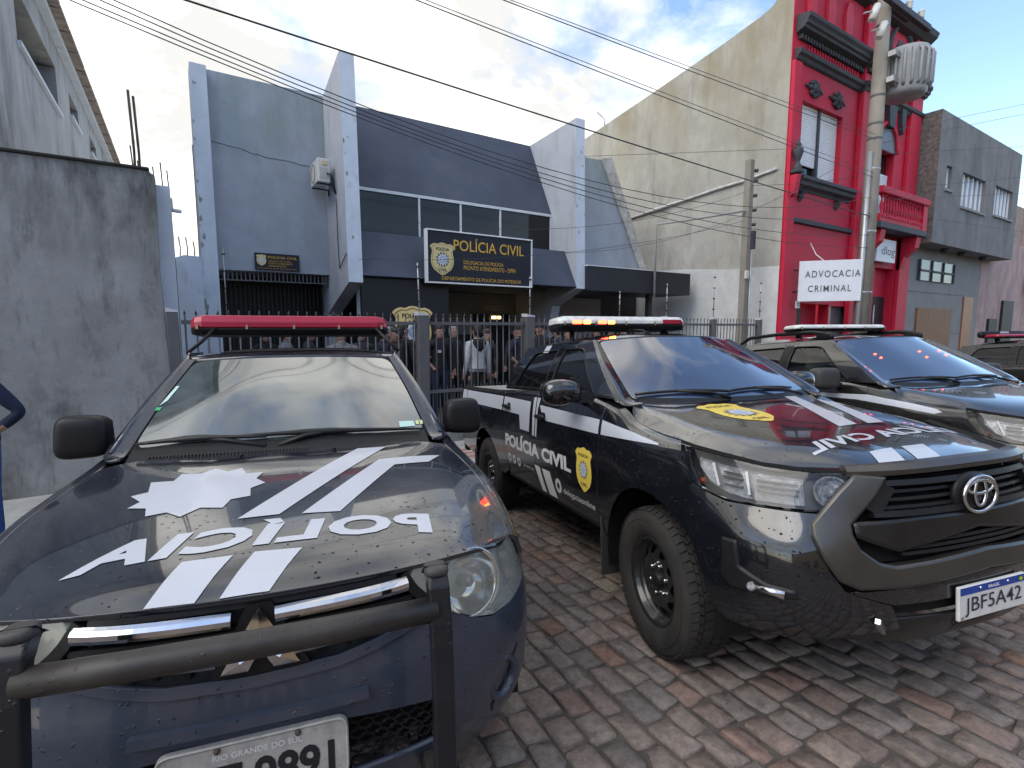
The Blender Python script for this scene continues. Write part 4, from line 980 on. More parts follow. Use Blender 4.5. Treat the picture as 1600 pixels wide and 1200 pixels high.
def tri_loop(loop, da, db, holes=()):
    """triangulate a 2D outline with an even inner grid"""
    L_ = dens(loop, da, db); pts = list(L_); edges = [(i, (i + 1) % len(L_)) for i in range(len(L_))]
    H_ = [dens(h, da, db) for h in holes]
    for h in H_:
        k = len(pts); pts += h; edges += [(k + i, k + (i + 1) % len(h)) for i in range(len(h))]
    A = np.array(L_); lo, hi = A.min(0), A.max(0)
    na, nb = int((hi[0] - lo[0]) / da), int((hi[1] - lo[1]) / db)
    bnd = np.array(pts) / np.array([da, db])
    for i in range(1, na + 1):
        for j in range(1, nb + 1):
            p = (lo[0] + (hi[0] - lo[0]) * i / (na + 1), lo[1] + (hi[1] - lo[1]) * j / (nb + 1))
            if not inside(p, L_) or any(inside(p, h) for h in H_): continue
            if ((bnd - np.array([p[0] / da, p[1] / db])) ** 2).sum(1).min() < .2: continue
            pts.append(p)
    V, E, Fc, *_ = delaunay_2d_cdt([Vector(p) for p in pts], edges, [], 0, 1e-7)
    Fc = [tuple(f) for f in Fc]; out = []
    for f in Fc:
        c = (sum(V[i].x for i in f) / 3, sum(V[i].y for i in f) / 3)
        if inside(c, L_) and not any(inside(c, h) for h in H_): out.append(f)
    return [(v.x, v.y) for v in V], out
def panel(name, net, loop, da, db, m, parent, thick=.016, off=0.0, holes=(), ax=None, mirror=False, both=False, chamfer=None):
    """a sheet-metal piece cut out of a net; loop in net parameters, or in two coordinates when ax is given; chamfer = (width, drop) of a bevelled edge"""
    outer = None
    if chamfer:
        O = np.array(dens(loop, da, db)); P0, N0 = net.ev(O[:, 0], O[:, 1]), net.nrm(O[:, 0], O[:, 1])
        T0 = np.roll(P0, -1, 0) - np.roll(P0, 1, 0); T0 /= np.maximum(np.linalg.norm(T0, axis=1), 1e-9)[:, None]
        Q0 = np.cross(N0, T0); ea, eb = 1e-4 * (net.ka[-1] - net.ka[0]), 1e-4 * (net.kb[-1] - net.kb[0])
        Ja = (net.ev(O[:, 0] + ea, O[:, 1]) - P0) / ea; Jb = (net.ev(O[:, 0], O[:, 1] + eb) - P0) / eb
        def step(w):
            out = []
            for k in range(len(O)):
                sol = np.linalg.lstsq(np.stack([Ja[k], Jb[k]], 1), Q0[k] * w, rcond=None)[0]; out.append((O[k, 0] + sol[0], O[k, 1] + sol[1]))
            return out
        I0 = step(chamfer[0])
        if sum(inside(p, loop) for p in I0) < len(I0) / 2: Q0 = -Q0; I0 = step(chamfer[0])
        loop = I0; outer = (P0 + N0 * (off - chamfer[1]), N0, -Q0)
        V, Fs = tri_loop(loop, da, db, holes)
    else: V, Fs = tri_loop(loop, da, db, holes)
    A = np.array(V)
    a, b = net.inv(A, list(ax)) if ax else (A[:, 0], A[:, 1])
    P, Nn = net.ev(a, b), net.nrm(a, b); P = P + Nn * off
    f0 = np.array(Fs); cr = np.cross(P[f0[:, 1]] - P[f0[:, 0]], P[f0[:, 2]] - P[f0[:, 0]])
    flip = (np.einsum('ij,ij->i', cr, Nn[f0[:, 0]])) < 0
    Fs = [f[::-1] if q else f for f, q in zip(Fs, flip)]
    verts = P; norms = Nn; faces = list(Fs)
    if outer is not None:
        L2 = np.array(loop); PI_, NI = net.ev(L2[:, 0], L2[:, 1]), net.nrm(L2[:, 0], L2[:, 1]); PI_ = PI_ + NI * off
        k0 = len(verts); n = len(L2); bn = outer[2] * (chamfer[1] + 1e-4) + outer[1] * chamfer[0]; bn /= np.linalg.norm(bn, axis=1)[:, None]
        back = outer[0] - outer[1] * max(thick - chamfer[1], .004)
        verts = np.vstack([verts, PI_, outer[0], outer[0], back]); norms = np.vstack([norms, (bn + NI) / np.linalg.norm(bn + NI, axis=1)[:, None], bn, outer[2], outer[2]])
        for k in range(n):
            q = (k + 1) % n
            for r0, r1 in ((k0, k0 + n), (k0 + 2 * n, k0 + 3 * n)):
                f = (r0 + k, r1 + k, r1 + q, r0 + q); c = np.cross(verts[f[1]] - verts[f[0]], verts[f[2]] - verts[f[0]])
                faces.append(f if c @ norms[f[1]] >= 0 else f[::-1])
    elif thick:
        cnt = {}
        for f in Fs:
            for i in range(3): e = (f[i], f[(i + 1) % 3]); cnt[e] = 1
        bd = [e for e in cnt if (e[1], e[0]) not in cnt]
        ids = sorted({i for e in bd for i in e}); k0 = len(P); mp = {i: k0 + 2 * j for j, i in enumerate(ids)}
        ext = []; en = []
        out = {i: np.zeros(3) for i in ids}
        for i, j in bd:
            d = P[j] - P[i]; q = np.cross(d, Nn[i]); q = q / max(np.linalg.norm(q), 1e-9); out[i] += q; out[j] += q
        for i in ids:
            q = out[i] / max(np.linalg.norm(out[i]), 1e-9); ext += [P[i] + q * .0006 - Nn[i] * .0008, P[i] - Nn[i] * thick]; en += [(q + Nn[i] * .8) / np.linalg.norm(q + Nn[i] * .8), q]
        verts = np.vstack([P, np.array(ext)]); norms = np.vstack([Nn, np.array(en)])
        for i, j in bd: faces.append((mp[i], mp[i] + 1, mp[j] + 1, mp[j])); faces.append((i, mp[i], mp[j], j))
    objs = []
    for sgn in ((1, -1) if both else ((-1,) if mirror else (1,))):
        v2 = verts * np.array([1, sgn, 1]); n2 = norms * np.array([1, sgn, 1])
        f2 = faces if sgn == 1 else [tuple(reversed(f)) for f in faces]
        objs.append(make(name, v2, f2, m, parent, True, n2))
    return objs if both else objs[0]
def decal(name, net, V, Fs, ax, m, parent, off=.0022, maxe=.05, sgn=1):
    """flat lettering or stripe laid onto a net; V = 2D points in the two coordinates ax"""
    bm = bmesh.new(); vs = [bm.verts.new((p[0], p[1], 0)) for p in V]
    for f in Fs:
        try: bm.faces.new([vs[i] for i in f])
        except ValueError: pass
    bmesh.ops.triangulate(bm, faces=bm.faces)
    for _ in range(4):
        es = [e for e in bm.edges if e.calc_length() > maxe]
        if not es: break
        bmesh.ops.subdivide_edges(bm, edges=es, cuts=1); bmesh.ops.triangulate(bm, faces=bm.faces)
    bm.verts.index_update(); A = np.array([(v.co.x, v.co.y) for v in bm.verts]); F2 = [[v.index for v in f.verts] for f in bm.faces]; bm.free()
    a, b = net.inv(A, list(ax)); Nn = net.nrm(a, b); P = net.ev(a, b) + Nn * off
    f0 = np.array(F2); cr = np.cross(P[f0[:, 1]] - P[f0[:, 0]], P[f0[:, 2]] - P[f0[:, 0]])
    F2 = [f[::-1] if (c @ Nn[f[0]]) < 0 else f for f, c in zip(F2, cr)]
    k = np.array([1, sgn, 1])
    if sgn < 0: F2 = [f[::-1] for f in F2]
    return make(name, P * k, F2, m, parent, True, Nn * k)
def decal_poly(name, net, poly, ax, m, parent, **kw):
    n = len(poly)
    V, E, Fc, *_ = delaunay_2d_cdt([Vector(p) for p in poly], [(i, (i + 1) % n) for i in range(n)], [], 1, 1e-6)
    return decal(name, net, [(v.x, v.y) for v in V], [tuple(f) for f in Fc], ax, m, parent, **kw)
def decal_text(name, net, txt, corners, ax, m, parent, mirror=False, **kw):
    """lettering stretched to a quadrilateral: corners = bottom-left, bottom-right, top-right, top-left as read"""
    tk = {k: kw.pop(k) for k in ("bold", "spacing", "shear") if k in kw}
    V, Fs = fit_text(txt, 0, 1, 0, 1, **tk)
    c = [np.array(q, float) for q in corners]
    V = [tuple((1 - v) * ((1 - u) * c[0] + u * c[1]) + v * ((1 - u) * c[3] + u * c[2])) for u, v in V]
    return decal(name, net, V, Fs, ax, m, parent, **kw)
def sweep(net, cs, path, name, m, parent, both=False, closed=True):
    """bar with a cross-section cs [(up, out)] carried along points of a net: path = [(a, b)]"""
    a = np.array([p[0] for p in path], float); b = np.array([p[1] for p in path], float)
    P, Nn = net.ev(a, b), net.nrm(a, b); n = len(path); k = len(cs); vs = []
    T = np.gradient(P, axis=0); T /= np.maximum(np.linalg.norm(T, axis=1), 1e-9)[:, None]
    U = np.cross(Nn, T)
    if U[:, 2].mean() < 0: U = -U
    for i in range(n):
        for u, o in cs: vs.append(P[i] + U[i] * u + Nn[i] * o)
    fs = [(i * k + q, i * k + (q + 1) % k, (i + 1) * k + (q + 1) % k, (i + 1) * k + q) for i in range(n - 1) for q in range(k if closed else k - 1)]
    if closed: fs += [tuple(range(k)), tuple((n - 1) * k + q for q in range(k))[::-1]]
    o = []
    for sg in ((1, -1) if both else (1,)):
        ob = make(name, [(v[0], v[1] * sg, v[2]) for v in vs], fs if sg == 1 else [f[::-1] for f in fs], m, parent, False)
        bm = bmesh.new(); bm.from_mesh(ob.data); bmesh.ops.recalc_face_normals(bm, faces=bm.faces); bm.to_mesh(ob.data); bm.free()
        o.append(ob)
    return o
def vehicle_matrix(x, y, hd):
    n = Vector((SX_, SY_, 1)).normalized(); a = R(hd); f = Vector((math.cos(a), math.sin(a), 0)); f = (f - n * f.dot(n)).normalized(); l = n.cross(f)
    return Matrix(((f.x, l.x, n.x, x), (f.y, l.y, n.y, y), (f.z, l.z, n.z, gz(x, y)), (0, 0, 0, 1)))

m_paint = mat("black_car_paint", (0.0065, 0.0075, 0.0105), 0.13, spec=0.5, coat=1.0, drops=0.8, dust_or_sheen=((0.05, 0.047, 0.043), 0.05, 5))
m_paint_n = mat("navy_black_car_paint", (0.0085, 0.0115, 0.021), 0.15, spec=0.5, coat=1.0, drops=1.0, dust_or_sheen=((0.065, 0.070, 0.078), 0.18, 4))
m_paint_b = mat("navy_bumper_paint", (0.026, 0.035, 0.058), 0.30, spec=0.5, coat=0.5, drops=0.8, dust_or_sheen=((0.09, 0.09, 0.09), 0.18, 4))
m_paint3 = mat("black_brown_car_paint", (0.010, 0.0095, 0.0095), 0.14, spec=0.5, coat=1.0, dust_or_sheen=((0.06, 0.055, 0.05), 0.14, 5))
m_plastic = mat("black_plastic", (0.012, 0.012, 0.013), 0.42, spec=0.28, var=0.2, vscale=20, bump=(240, 0.1, 0.001), drops=0)
m_plastic_w = mat("worn_plastic", (0.045, 0.043, 0.040), 0.6, var=0.3, vscale=7, bump=(160, 0.15, 0.002))
m_gunmetal = mat("gunmetal_trim", (0.085, 0.081, 0.076), 0.30, metal=0.7, var=0.12, vscale=5, dust_or_sheen=((0.16, 0.145, 0.12), 0.16, 6))
m_chrome = mat("chrome", (0.62, 0.62, 0.63), 0.12, metal=1.0, var=0.05)
m_glass_w = mat("windscreen_glass", (0.012, 0.020, 0.026), 0.015, spec=1.0, ior=1.75, coat=1.0, dust_or_sheen=((0.30, 0.39, 0.37), 0.20, 1.6))  # pale green film paints the bright sky reflection into the glass colour
m_glass_h = mat("sky_sheen_windscreen_glass", (0.010, 0.014, 0.030), 0.015, spec=1.0, ior=1.8, coat=1.0, dust_or_sheen=((0.09, 0.15, 0.34), 0.22, 1.6))  # blue sky reflection painted into the base and film colours
m_glass_t = mat("tinted_side_glass", (0.006, 0.006, 0.007), 0.03, spec=0.5)
m_rubber = mat("tyre_rubber", (0.021, 0.020, 0.019), 0.82, var=0.25, vscale=14, bump=(120, 0.25, 0.003), dust_or_sheen=((0.10, 0.085, 0.07), 0.28, 7))
m_rim = mat("black_steel_rim", (0.012, 0.012, 0.013), 0.25, coat=0.4, var=0.2, dust_or_sheen=((0.07, 0.06, 0.05), 0.25, 9))
m_gap = mat("shadow_gap_black", (0.004, 0.004, 0.004), 0.9)
m_decal = mat("white_vinyl", (0.46, 0.48, 0.53), 0.35, coat=0.25, var=0.05, vscale=3)
m_decal_g = mat("reflective_grey_vinyl", (0.62, 0.62, 0.62), 0.4, var=0.05)
m_yellow = mat("yellow_vinyl", (0.72, 0.55, 0.09), 0.35, coat=0.25, var=0.05)
m_lens = mat("clear_headlight_lens", (0.86, 0.88, 0.90), 0.02, trans=1.0, ior=1.25)
m_lens_y = mat("yellowed_headlight_lens", (0.72, 0.74, 0.66), 0.16, trans=0.92, ior=1.25)
m_reflector = mat("lamp_reflector", (0.50, 0.51, 0.53), 0.10, metal=1.0, var=0.25, vscale=30, bump=(26, 1.0, 0.03))
m_reflector2 = mat("bright_lamp_reflector", (0.86, 0.86, 0.84), 0.12, metal=1.0, var=0.06, vscale=20)
m_lampblack = mat("lamp_bezel_black", (0.02, 0.02, 0.022), 0.3)
m_amber = mat("amber_bulb", (0.35, 0.05, 0.02), 0.3)
m_plate_w = mat("number_plate_white", (0.62, 0.62, 0.60), 0.45, var=0.08, vscale=20)
m_plate_b = mat("number_plate_blue", (0.012, 0.05, 0.30), 0.4)
m_plate_g = mat("number_plate_grey", (0.36, 0.35, 0.33), 0.5, var=0.2, vscale=22, stain=((0.13, 0.10, 0.085), 0.7, 24, 1, 0.57))
m_redlens = mat("red_lightbar_lens", (0.32, 0.008, 0.035), 0.28, spec=0.6, var=0.08)
m_clearlens = mat("clear_lightbar_lens", (0.62, 0.62, 0.60), 0.18, var=0.25, vscale=14)
m_redlit = mat("lit_red_led", (0.8, 0.04, 0.02), 0.3, emit=((1.0, 0.05, 0.02), 5.0))
m_orangelit = mat("lit_orange_led", (0.9, 0.2, 0.04), 0.3, emit=((1.0, 0.22, 0.03), 5.0))

def wheel(parent, loc, rad, wid, rimr, side, steer=0.0, m_tyre=None):
    """wheel lying on its axle: side = -1 faces the vehicle's right"""
    w = bpy.data.objects.new("wheel", None); C.objects.link(w); w.parent = parent; w.location = loc; w.rotation_euler = (0, 0, steer); w.empty_display_size = .1
    ax = (0, side, 0); h = wid / 2
    prof = [(rimr + .005, h * .78), (rimr + .02, h * .92), (rimr + .06, h * 1.02), (rad - .075, h * 1.03), (rad - .035, h * .96), (rad - .014, h * .86), (rad - .012, h * .5), (rad - .012, -h * .5), (rad - .014, -h * .86), (rad - .05, -h), (rimr + .02, -h * .9)]
    t = B().lathe(prof, (0, 0, 0), ax, 64).build("tyre", m_tyre or m_rubber, w)
    b = B(); nb = 52
    for k in range(nb):
        for r_, (y0, y1, ph) in enumerate(((-.95, -.56, 0), (-.50, -.10, .5), (-.04, .36, .15), (.42, .60, .6), (.62, .93, .1))):
            a0 = 2 * PI * (k + ph) / nb; a1 = a0 + 2 * PI / nb * .80; pts = []
            lo, hi = rad - .016, rad
            sk = .25 * 2 * PI / nb * (1 if r_ % 2 else -1)
            yo = y1 if r_ == 4 else y0 if r_ == 0 else None
            for rr in (lo, hi):
                for a_, y_ in ((a0, y0), (a1, y0), (a1 + sk, y1), (a0 + sk, y1)):
                    drop = .012 if (rr == hi and yo is not None and y_ == yo) else 0
                    pts.append(((rr - drop) * math.cos(a_), y_ * h * side, (rr - drop) * math.sin(a_)))
            b.add(pts, [(0, 1, 2, 3), (4, 7, 6, 5), (0, 4, 5, 1), (1, 5, 6, 2), (2, 6, 7, 3), (3, 7, 4, 0)])
    o = b.build("tread", m_tyre or m_rubber, w)
    bm = bmesh.new(); bm.from_mesh(o.data); bmesh.ops.recalc_face_normals(bm, faces=bm.faces); bm.to_mesh(o.data); bm.free(); stuff(o)
    # sidewall ribs
    B().lathe([(rad - .07, h * 1.03), (rad - .066, h * 1.045), (rad - .062, h * 1.03)], (0, 0, 0), ax, 64).build("sidewall_rib", m_tyre or m_rubber, t)
    rim = B().lathe([(rimr + .012, h * .80), (rimr + .010, h * .86), (rimr, h * .86), (rimr - .012, h * .78), (rimr - .016, h * .66), (rimr - .026, h * .58), (rimr - .036, h * .50), (rimr - .04, h * .42)], (0, 0, 0), ax, 48).build("rim", m_rim, w)
    u, v = (1, 0, 0), (0, 0, 1); yy = h * .30 * side
    ro = rimr - .036; ri = .062
    def ring(r, n, ph=0): return [(r * math.cos(2 * PI * i / n + ph), r * math.sin(2 * PI * i / n + ph)) for i in range(n)]
    holes = [[(.158 * math.cos(q) + .022 * math.cos(e) * math.cos(q) - .030 * math.sin(e) * math.sin(q), .158 * math.sin(q) + .022 * math.cos(e) * math.sin(q) + .030 * math.sin(e) * math.cos(q)) for e in np.linspace(0, 2 * PI, 11)[:-1]] for q in [2 * PI * j / 10 for j in range(10)]]
    Vv, Ff = tri_loop(ring(ro, 44), .03, .03, holes)
    def zed(r): return h * (.42 + .24 * math.exp(-((r - .125) / .035) ** 2) if r > .125 else .66 - .20 * min(1, (.125 - r) / .05)) * side
    vs = [(p[0], zed(math.hypot(*p)), p[1]) for p in Vv]
    d = make("disc", vs, Ff, m_rim, rim, True)
    B().cyl((0, h * .28 * side, 0), (0, h * .30 * side, 0), ro, n=32).build("drum", m_gap, rim)
    B().lathe([(.001, h * .74), (.030, h * .73), (.042, h * .66), (.046, h * .44)], (0, 0, 0), ax, 20).build("hub_cap", m_plastic, rim)
    for k in range(6):
        a = 2 * PI * k / 6 + .3
        B().lathe([(.001, h * .64), (.008, h * .635), (.011, h * .60), (.011, h * .44)], (.078 * math.cos(a), 0, .078 * math.sin(a)), ax, 6).build("lug_nut", m_chrome, rim)
    return w
def _sbox(s, c, r, e=3.0, n=20, m=12, fn=None):
    """rounded block (superellipsoid); fn reshapes each unit point"""
    def pw(v, k): return math.copysign(abs(v) ** k, v)
    vs = []; fs = []; k = 2.0 / e
    for i in range(m + 1):
        t = -PI / 2 + PI * i / m
        for j in range(n):
            p = 2 * PI * j / n
            q = (pw(math.cos(t), k) * pw(math.cos(p), k), pw(math.cos(t), k) * pw(math.sin(p), k), pw(math.sin(t), k))
            if fn: q = fn(*q)
            vs.append((c[0] + r[0] * q[0], c[1] + r[1] * q[1], c[2] + r[2] * q[2]))
    for i in range(m):
        for j in range(n): fs.append((i * n + j, i * n + (j + 1) % n, (i + 1) * n + (j + 1) % n, (i + 1) * n + j))
    return s.add(vs, fs, True)
B.sbox = _sbox
def clear_mat(name, tint, ior=1.45, rough=0.02, milk=None):
    if name in MATS: return MATS[name]
    m = bpy.data.materials.new(name); m.use_nodes = True; N, L = m.node_tree.nodes, m.node_tree.links
    N.remove(N["Principled BSDF"]); out = N["Material Output"]
    t = N.new("ShaderNodeBsdfTransparent"); t.inputs[0].default_value = (*tint, 1)
    g = N.new("ShaderNodeBsdfGlossy"); g.inputs["Roughness"].default_value = rough
    f = N.new("ShaderNodeFresnel"); f.inputs[0].default_value = ior
    base = t.outputs[0]
    if milk:
        d = N.new("ShaderNodeBsdfDiffuse"); d.inputs[0].default_value = (*milk[0], 1)
        mx = N.new("ShaderNodeMixShader"); tc = N.new("ShaderNodeTexCoord"); nz = N.new("ShaderNodeTexNoise"); nz.inputs["Scale"].default_value = 9
        L.new(tc.outputs["Object"], nz.inputs["Vector"]); mr = N.new("ShaderNodeMapRange"); mr.inputs[3].default_value = milk[1] * .6; mr.inputs[4].default_value = milk[1] * 1.4; L.new(nz.outputs[0], mr.inputs[0])
        L.new(mr.outputs[0], mx.inputs[0]); L.new(base, mx.inputs[1]); L.new(d.outputs[0], mx.inputs[2]); base = mx.outputs[0]
    x = N.new("ShaderNodeMixShader"); L.new(f.outputs[0], x.inputs[0]); L.new(base, x.inputs[1]); L.new(g.outputs[0], x.inputs[2]); L.new(x.outputs[0], out.inputs[0])
    MATS[name] = m; return m
m_lens = clear_mat("clear_lamp_lens", (0.95, 0.96, 0.97), 1.5)
m_lens_y = clear_mat("yellowed_lamp_lens", (0.93, 0.94, 0.88), 1.5, 0.05, ((0.72, 0.72, 0.65), 0.24))
m_glass_c = clear_mat("clear_green_glass", (0.60, 0.68, 0.62), 1.5)
m_wipe = mat("wiper_black", (0.008, 0.008, 0.008), 0.5)
def symnet(ka, rows, swap=False):
    """rows from the centre line outwards; mirrored to a full-width net"""
    P = []
    for r in rows: P.append([(x, -y, z) for x, y, z in r[::-1]] + [tuple(p) for p in r[1:]])
    n = len(rows[0]) - 1
    return Net(ka, list(range(-n, n + 1)), P)
def pillar(ws, gh, curve, name, m, parent, base=None, a_of=None):
    """A pillar: a bent strip from the windscreen's edge to the side frame, both sides"""
    n = len(curve); rows = []
    for k, (x, t) in enumerate(curve):
        w = ws.ev(np.array([2.0 * (a_of[k] if a_of else k / (n - 1))]), np.array([-1.95]))[0]; g = gh.ev(np.array([x]), np.array([t]))[0]
        mid = (w + g) / 2 + np.array([.014, -.010, .004]); rows.append([w + np.array([.0, .0, .002]), mid, g])
    if base is not None: rows.insert(0, base)
    N_ = Net(range(len(rows)), range(3), rows)
    panel(name, N_, [(0, 0), (len(rows) - 1, 0), (len(rows) - 1, 2), (0, 2)], .2, .2, m, parent, both=True)
def line(a, b, n=12): return [(a[0] + (b[0] - a[0]) * k / (n - 1), a[1] + (b[1] - a[1]) * k / (n - 1)) for k in range(n)]
def arch(cx, cz, r, a0, a1, n=18): return [(cx + r * math.cos(R(a0 + (a1 - a0) * k / n)), cz + r * math.sin(R(a0 + (a1 - a0) * k / n))) for k in range(n + 1)]
def light_bar(parent, name_root, x, y0, y1, z0, z1, dx, m_top, legs, lit=(), e=5, base=.45):
    """roof light bar lying across the roof: a faceted lens on a black tray, tapering at both ends"""
    cy, ry = (y0 + y1) / 2, (y1 - y0) / 2; h = z1 - z0; zm = z0 + h * base
    ys_ = [-1, -.985, -.95, -.88, -.5, 0, .5, .88, .95, .985, 1]; ks = [.55, .74, .88, 1, 1, 1, 1, 1, .88, .74, .55]
    def loft(prof, name, m, par):
        n = len(prof); vs = []
        for t, k in zip(ys_, ks): vs += [(x + px * dx * k, cy + ry * t, zm + pz * (k if pz > 0 else .6 + .4 * k)) for px, pz in prof]
        fs = [(i * n + q, i * n + (q + 1) % n, (i + 1) * n + (q + 1) % n, (i + 1) * n + q) for i in range(len(ys_) - 1) for q in range(n)] + [tuple(range(n))[::-1], tuple((len(ys_) - 1) * n + q for q in range(n))]
        o = make(name, vs, fs, m, par); bm = bmesh.new(); bm.from_mesh(o.data); bmesh.ops.recalc_face_normals(bm, faces=bm.faces); bm.to_mesh(o.data); bm.free()
        md = o.modifiers.new("bevel", 'BEVEL'); md.width = .006; md.segments = 3; md.limit_method = 'ANGLE'
        return o
    lb = loft([(1.0, 0), (1.0, h * (1 - base) * .45), (.84, h * (1 - base) * .92), (.5, h * (1 - base)), (-.5, h * (1 - base)), (-.84, h * (1 - base) * .92), (-1, h * (1 - base) * .45), (-1, 0)], "light_bar", m_top, parent)
    loft([(1.0, -.002), (.98, -h * base * .35), (.80, -h * base), (-.80, -h * base), (-.98, -h * base * .35), (-1.0, -.002)], "bar_base", m_plastic, lb)
    for k in range(5):
        yy = y0 + (y1 - y0) * (.04 + .23 * k); B().box((x + dx - .006, yy - .007, zm - .010), (x + dx + .005, yy + .007, zm + .018)).build("clip", m_chrome, lb)
    for ya, yb, za, zb, mm in lit: B().box((x + dx - .012, ya, za), (x + dx + .003, yb, zb), bev=.004).build("led_module", mm, lb)
    for yy, zr in legs:
        B().box((x - .025, yy - .012, zr), (x + .025, yy + .012, z0 + .02), bev=.004).build("foot", m_plastic, lb)
        B().tube([(x + .02, yy, z0 + .005), (x + .06, yy * 1.05, zr + .03), (x + .09, yy * 1.1, zr - .01)], .010, 6).build("strap", m_plastic, lb)
    return lb

# ================================================================ PICKUP IN THE MIDDLE (black, white lettering)
hx = thing("police_pickup", "black double cab police pickup with POL\u00cdCIA CIVIL on its doors and hood", "pickup", group=None)
hx.matrix_basis = vehicle_matrix(2.892, 1.554, -103.5)
xs_ = [.55, .30, .0, -.22, -.40, -.75, -1.6, -2.45, -3.1, -3.7, -4.25]
rows_ = [[(.735, 1.118), (.775, 1.105), (.82, 1.06), (.85, .97), (.865, .85), (.862, .65), (.85, .45)],
 [(.812, 1.150), (.855, 1.14), (.89, 1.09), (.91, 1.0), (.925, .87), (.92, .68), (.905, .47)],
 [(.818, 1.172), (.865, 1.16), (.905, 1.10), (.922, 1.01), (.940, .88), (.93, .68), (.91, .47)],
 [(.812, 1.215), (.862, 1.19), (.90, 1.12), (.915, 1.02), (.928, .88), (.92, .69), (.90, .48)],
 [(.80, 1.29), (.85, 1.26), (.89, 1.17), (.907, 1.05), (.915, .90), (.908, .70), (.89, .50)],
 [(.83, 1.335), (.865, 1.30), (.892, 1.19), (.906, 1.05), (.913, .90), (.908, .70), (.885, .50)],
 [(.835, 1.337), (.868, 1.305), (.893, 1.19), (.906, 1.05), (.913, .90), (.908, .70), (.885, .50)],
 [(.835, 1.325), (.868, 1.295), (.893, 1.19), (.908, 1.05), (.916, .90), (.910, .70), (.887, .50)],
 [(.860, 1.300), (.876, 1.28), (.897, 1.18), (.920, 1.05), (.940, .90), (.928, .70), (.90, .50)],
 [(.858, 1.300), (.874, 1.28), (.893, 1.18), (.908, 1.05), (.918, .90), (.910, .70), (.89, .52)],
 [(.850, 1.300), (.866, 1.28), (.885, 1.18), (.898, 1.05), (.903, .90), (.897, .72), (.88, .56)]]
BS = Net(xs_, range(7), [[(x, -y, z) for y, z in r] for x, r in zip(xs_, rows_)])
def sz(net, x, z):
    b = np.linspace(0, 6, 241); zz = net.ev(np.full(241, x), b)[:, 2]; return float(b[np.argmin(abs(zz - z))])
def SX(pts, net=None): return [(x, sz(net or BS, x, z)) for x, z in pts]
da_, db_ = .05, .22
# fender
fl_ = [(.285, 0), (-.10, 0), (-.30, 0), (-.515, 0)] + SX([(-.525, 1.18), (-.535, .95), (-.555, .75), (-.566, .56), (-.56, .50)]) + SX(arch(0, .40, .485, 168, 40, 16)) + SX([(.405, .78), (.415, .90), (.40, .985), (.335, 1.07), (.30, 1.12)])
panel("fender", BS, fl_, da_, db_, m_paint, hx, both=True)
fd = panel("front_door", BS, [(-.523, .02), (-1.612, .02)] + SX([(-1.612, 1.0), (-1.602, .58), (-1.60, .535), (-.575, .535), (-.566, .75), (-.545, .95), (-.533, 1.18)]), da_, db_, m_paint, hx, both=True)
rd = panel("rear_door", BS, [(-1.620, .02), (-2.475, .02)] + SX([(-2.47, 1.10), (-2.455, .85), (-2.40, .70), (-2.35, .60), (-2.32, .535), (-1.608, .535), (-1.61, .58), (-1.62, 1.0)]), da_, db_, m_paint, hx, both=True)
bed = panel("bed_side", BS, [(-2.483, .0), (-4.24, .0), (-4.245, 3), (-4.235, 5.9)] + SX([(-3.70, .50)]) + SX(arch(-3.085, .40, .49, 168, 12, 18)[::1][::-1])[::-1] + SX([(-2.50, .50), (-2.345, .56), (-2.36, .60), (-2.408, .70), (-2.463, .85), (-2.478, 1.10)]), da_, db_, m_paint, hx, both=True)
panel("rocker", BS, SX([(-.57, .53), (-2.34, .53), (-2.40, .502), (-.56, .502)]), da_, .2, m_plastic, hx, both=True, off=-.012)
# hood
hood_rows = [[(.925, 0, 1.118), (.915, .2, 1.118), (.885, .36, 1.112), (.85, .48, 1.103), (.825, .56, 1.093)],
 [(.80, 0, 1.150), (.79, .22, 1.150), (.75, .42, 1.138), (.70, .58, 1.112), (.62, .735, 1.098)],
 [(.55, 0, 1.195), (.54, .25, 1.194), (.52, .47, 1.182), (.48, .65, 1.156), (.43, .80, 1.122)],
 [(.22, 0, 1.238), (.22, .25, 1.237), (.22, .48, 1.226), (.22, .67, 1.204), (.22, .815, 1.158)],
 [(-.05, 0, 1.272), (-.05, .25, 1.271), (-.05, .48, 1.260), (-.05, .68, 1.238), (-.05, .815, 1.182)],
 [(-.28, 0, 1.300), (-.27, .25, 1.298), (-.26, .48, 1.288), (-.25, .69, 1.270), (-.24, .812, 1.224)],
 [(-.44, 0, 1.318), (-.43, .25, 1.318), (-.42, .48, 1.312), (-.40, .66, 1.306), (-.36, .775, 1.302)]]
HD = symnet(range(7), hood_rows)
hood = panel("hood", HD, round_loop([(0.02, -3.98), (0.02, 3.98), (5.98, 3.98), (5.98, -3.98)], 5, {2: .5, 3: .5}), .16, .2, m_paint, hx)
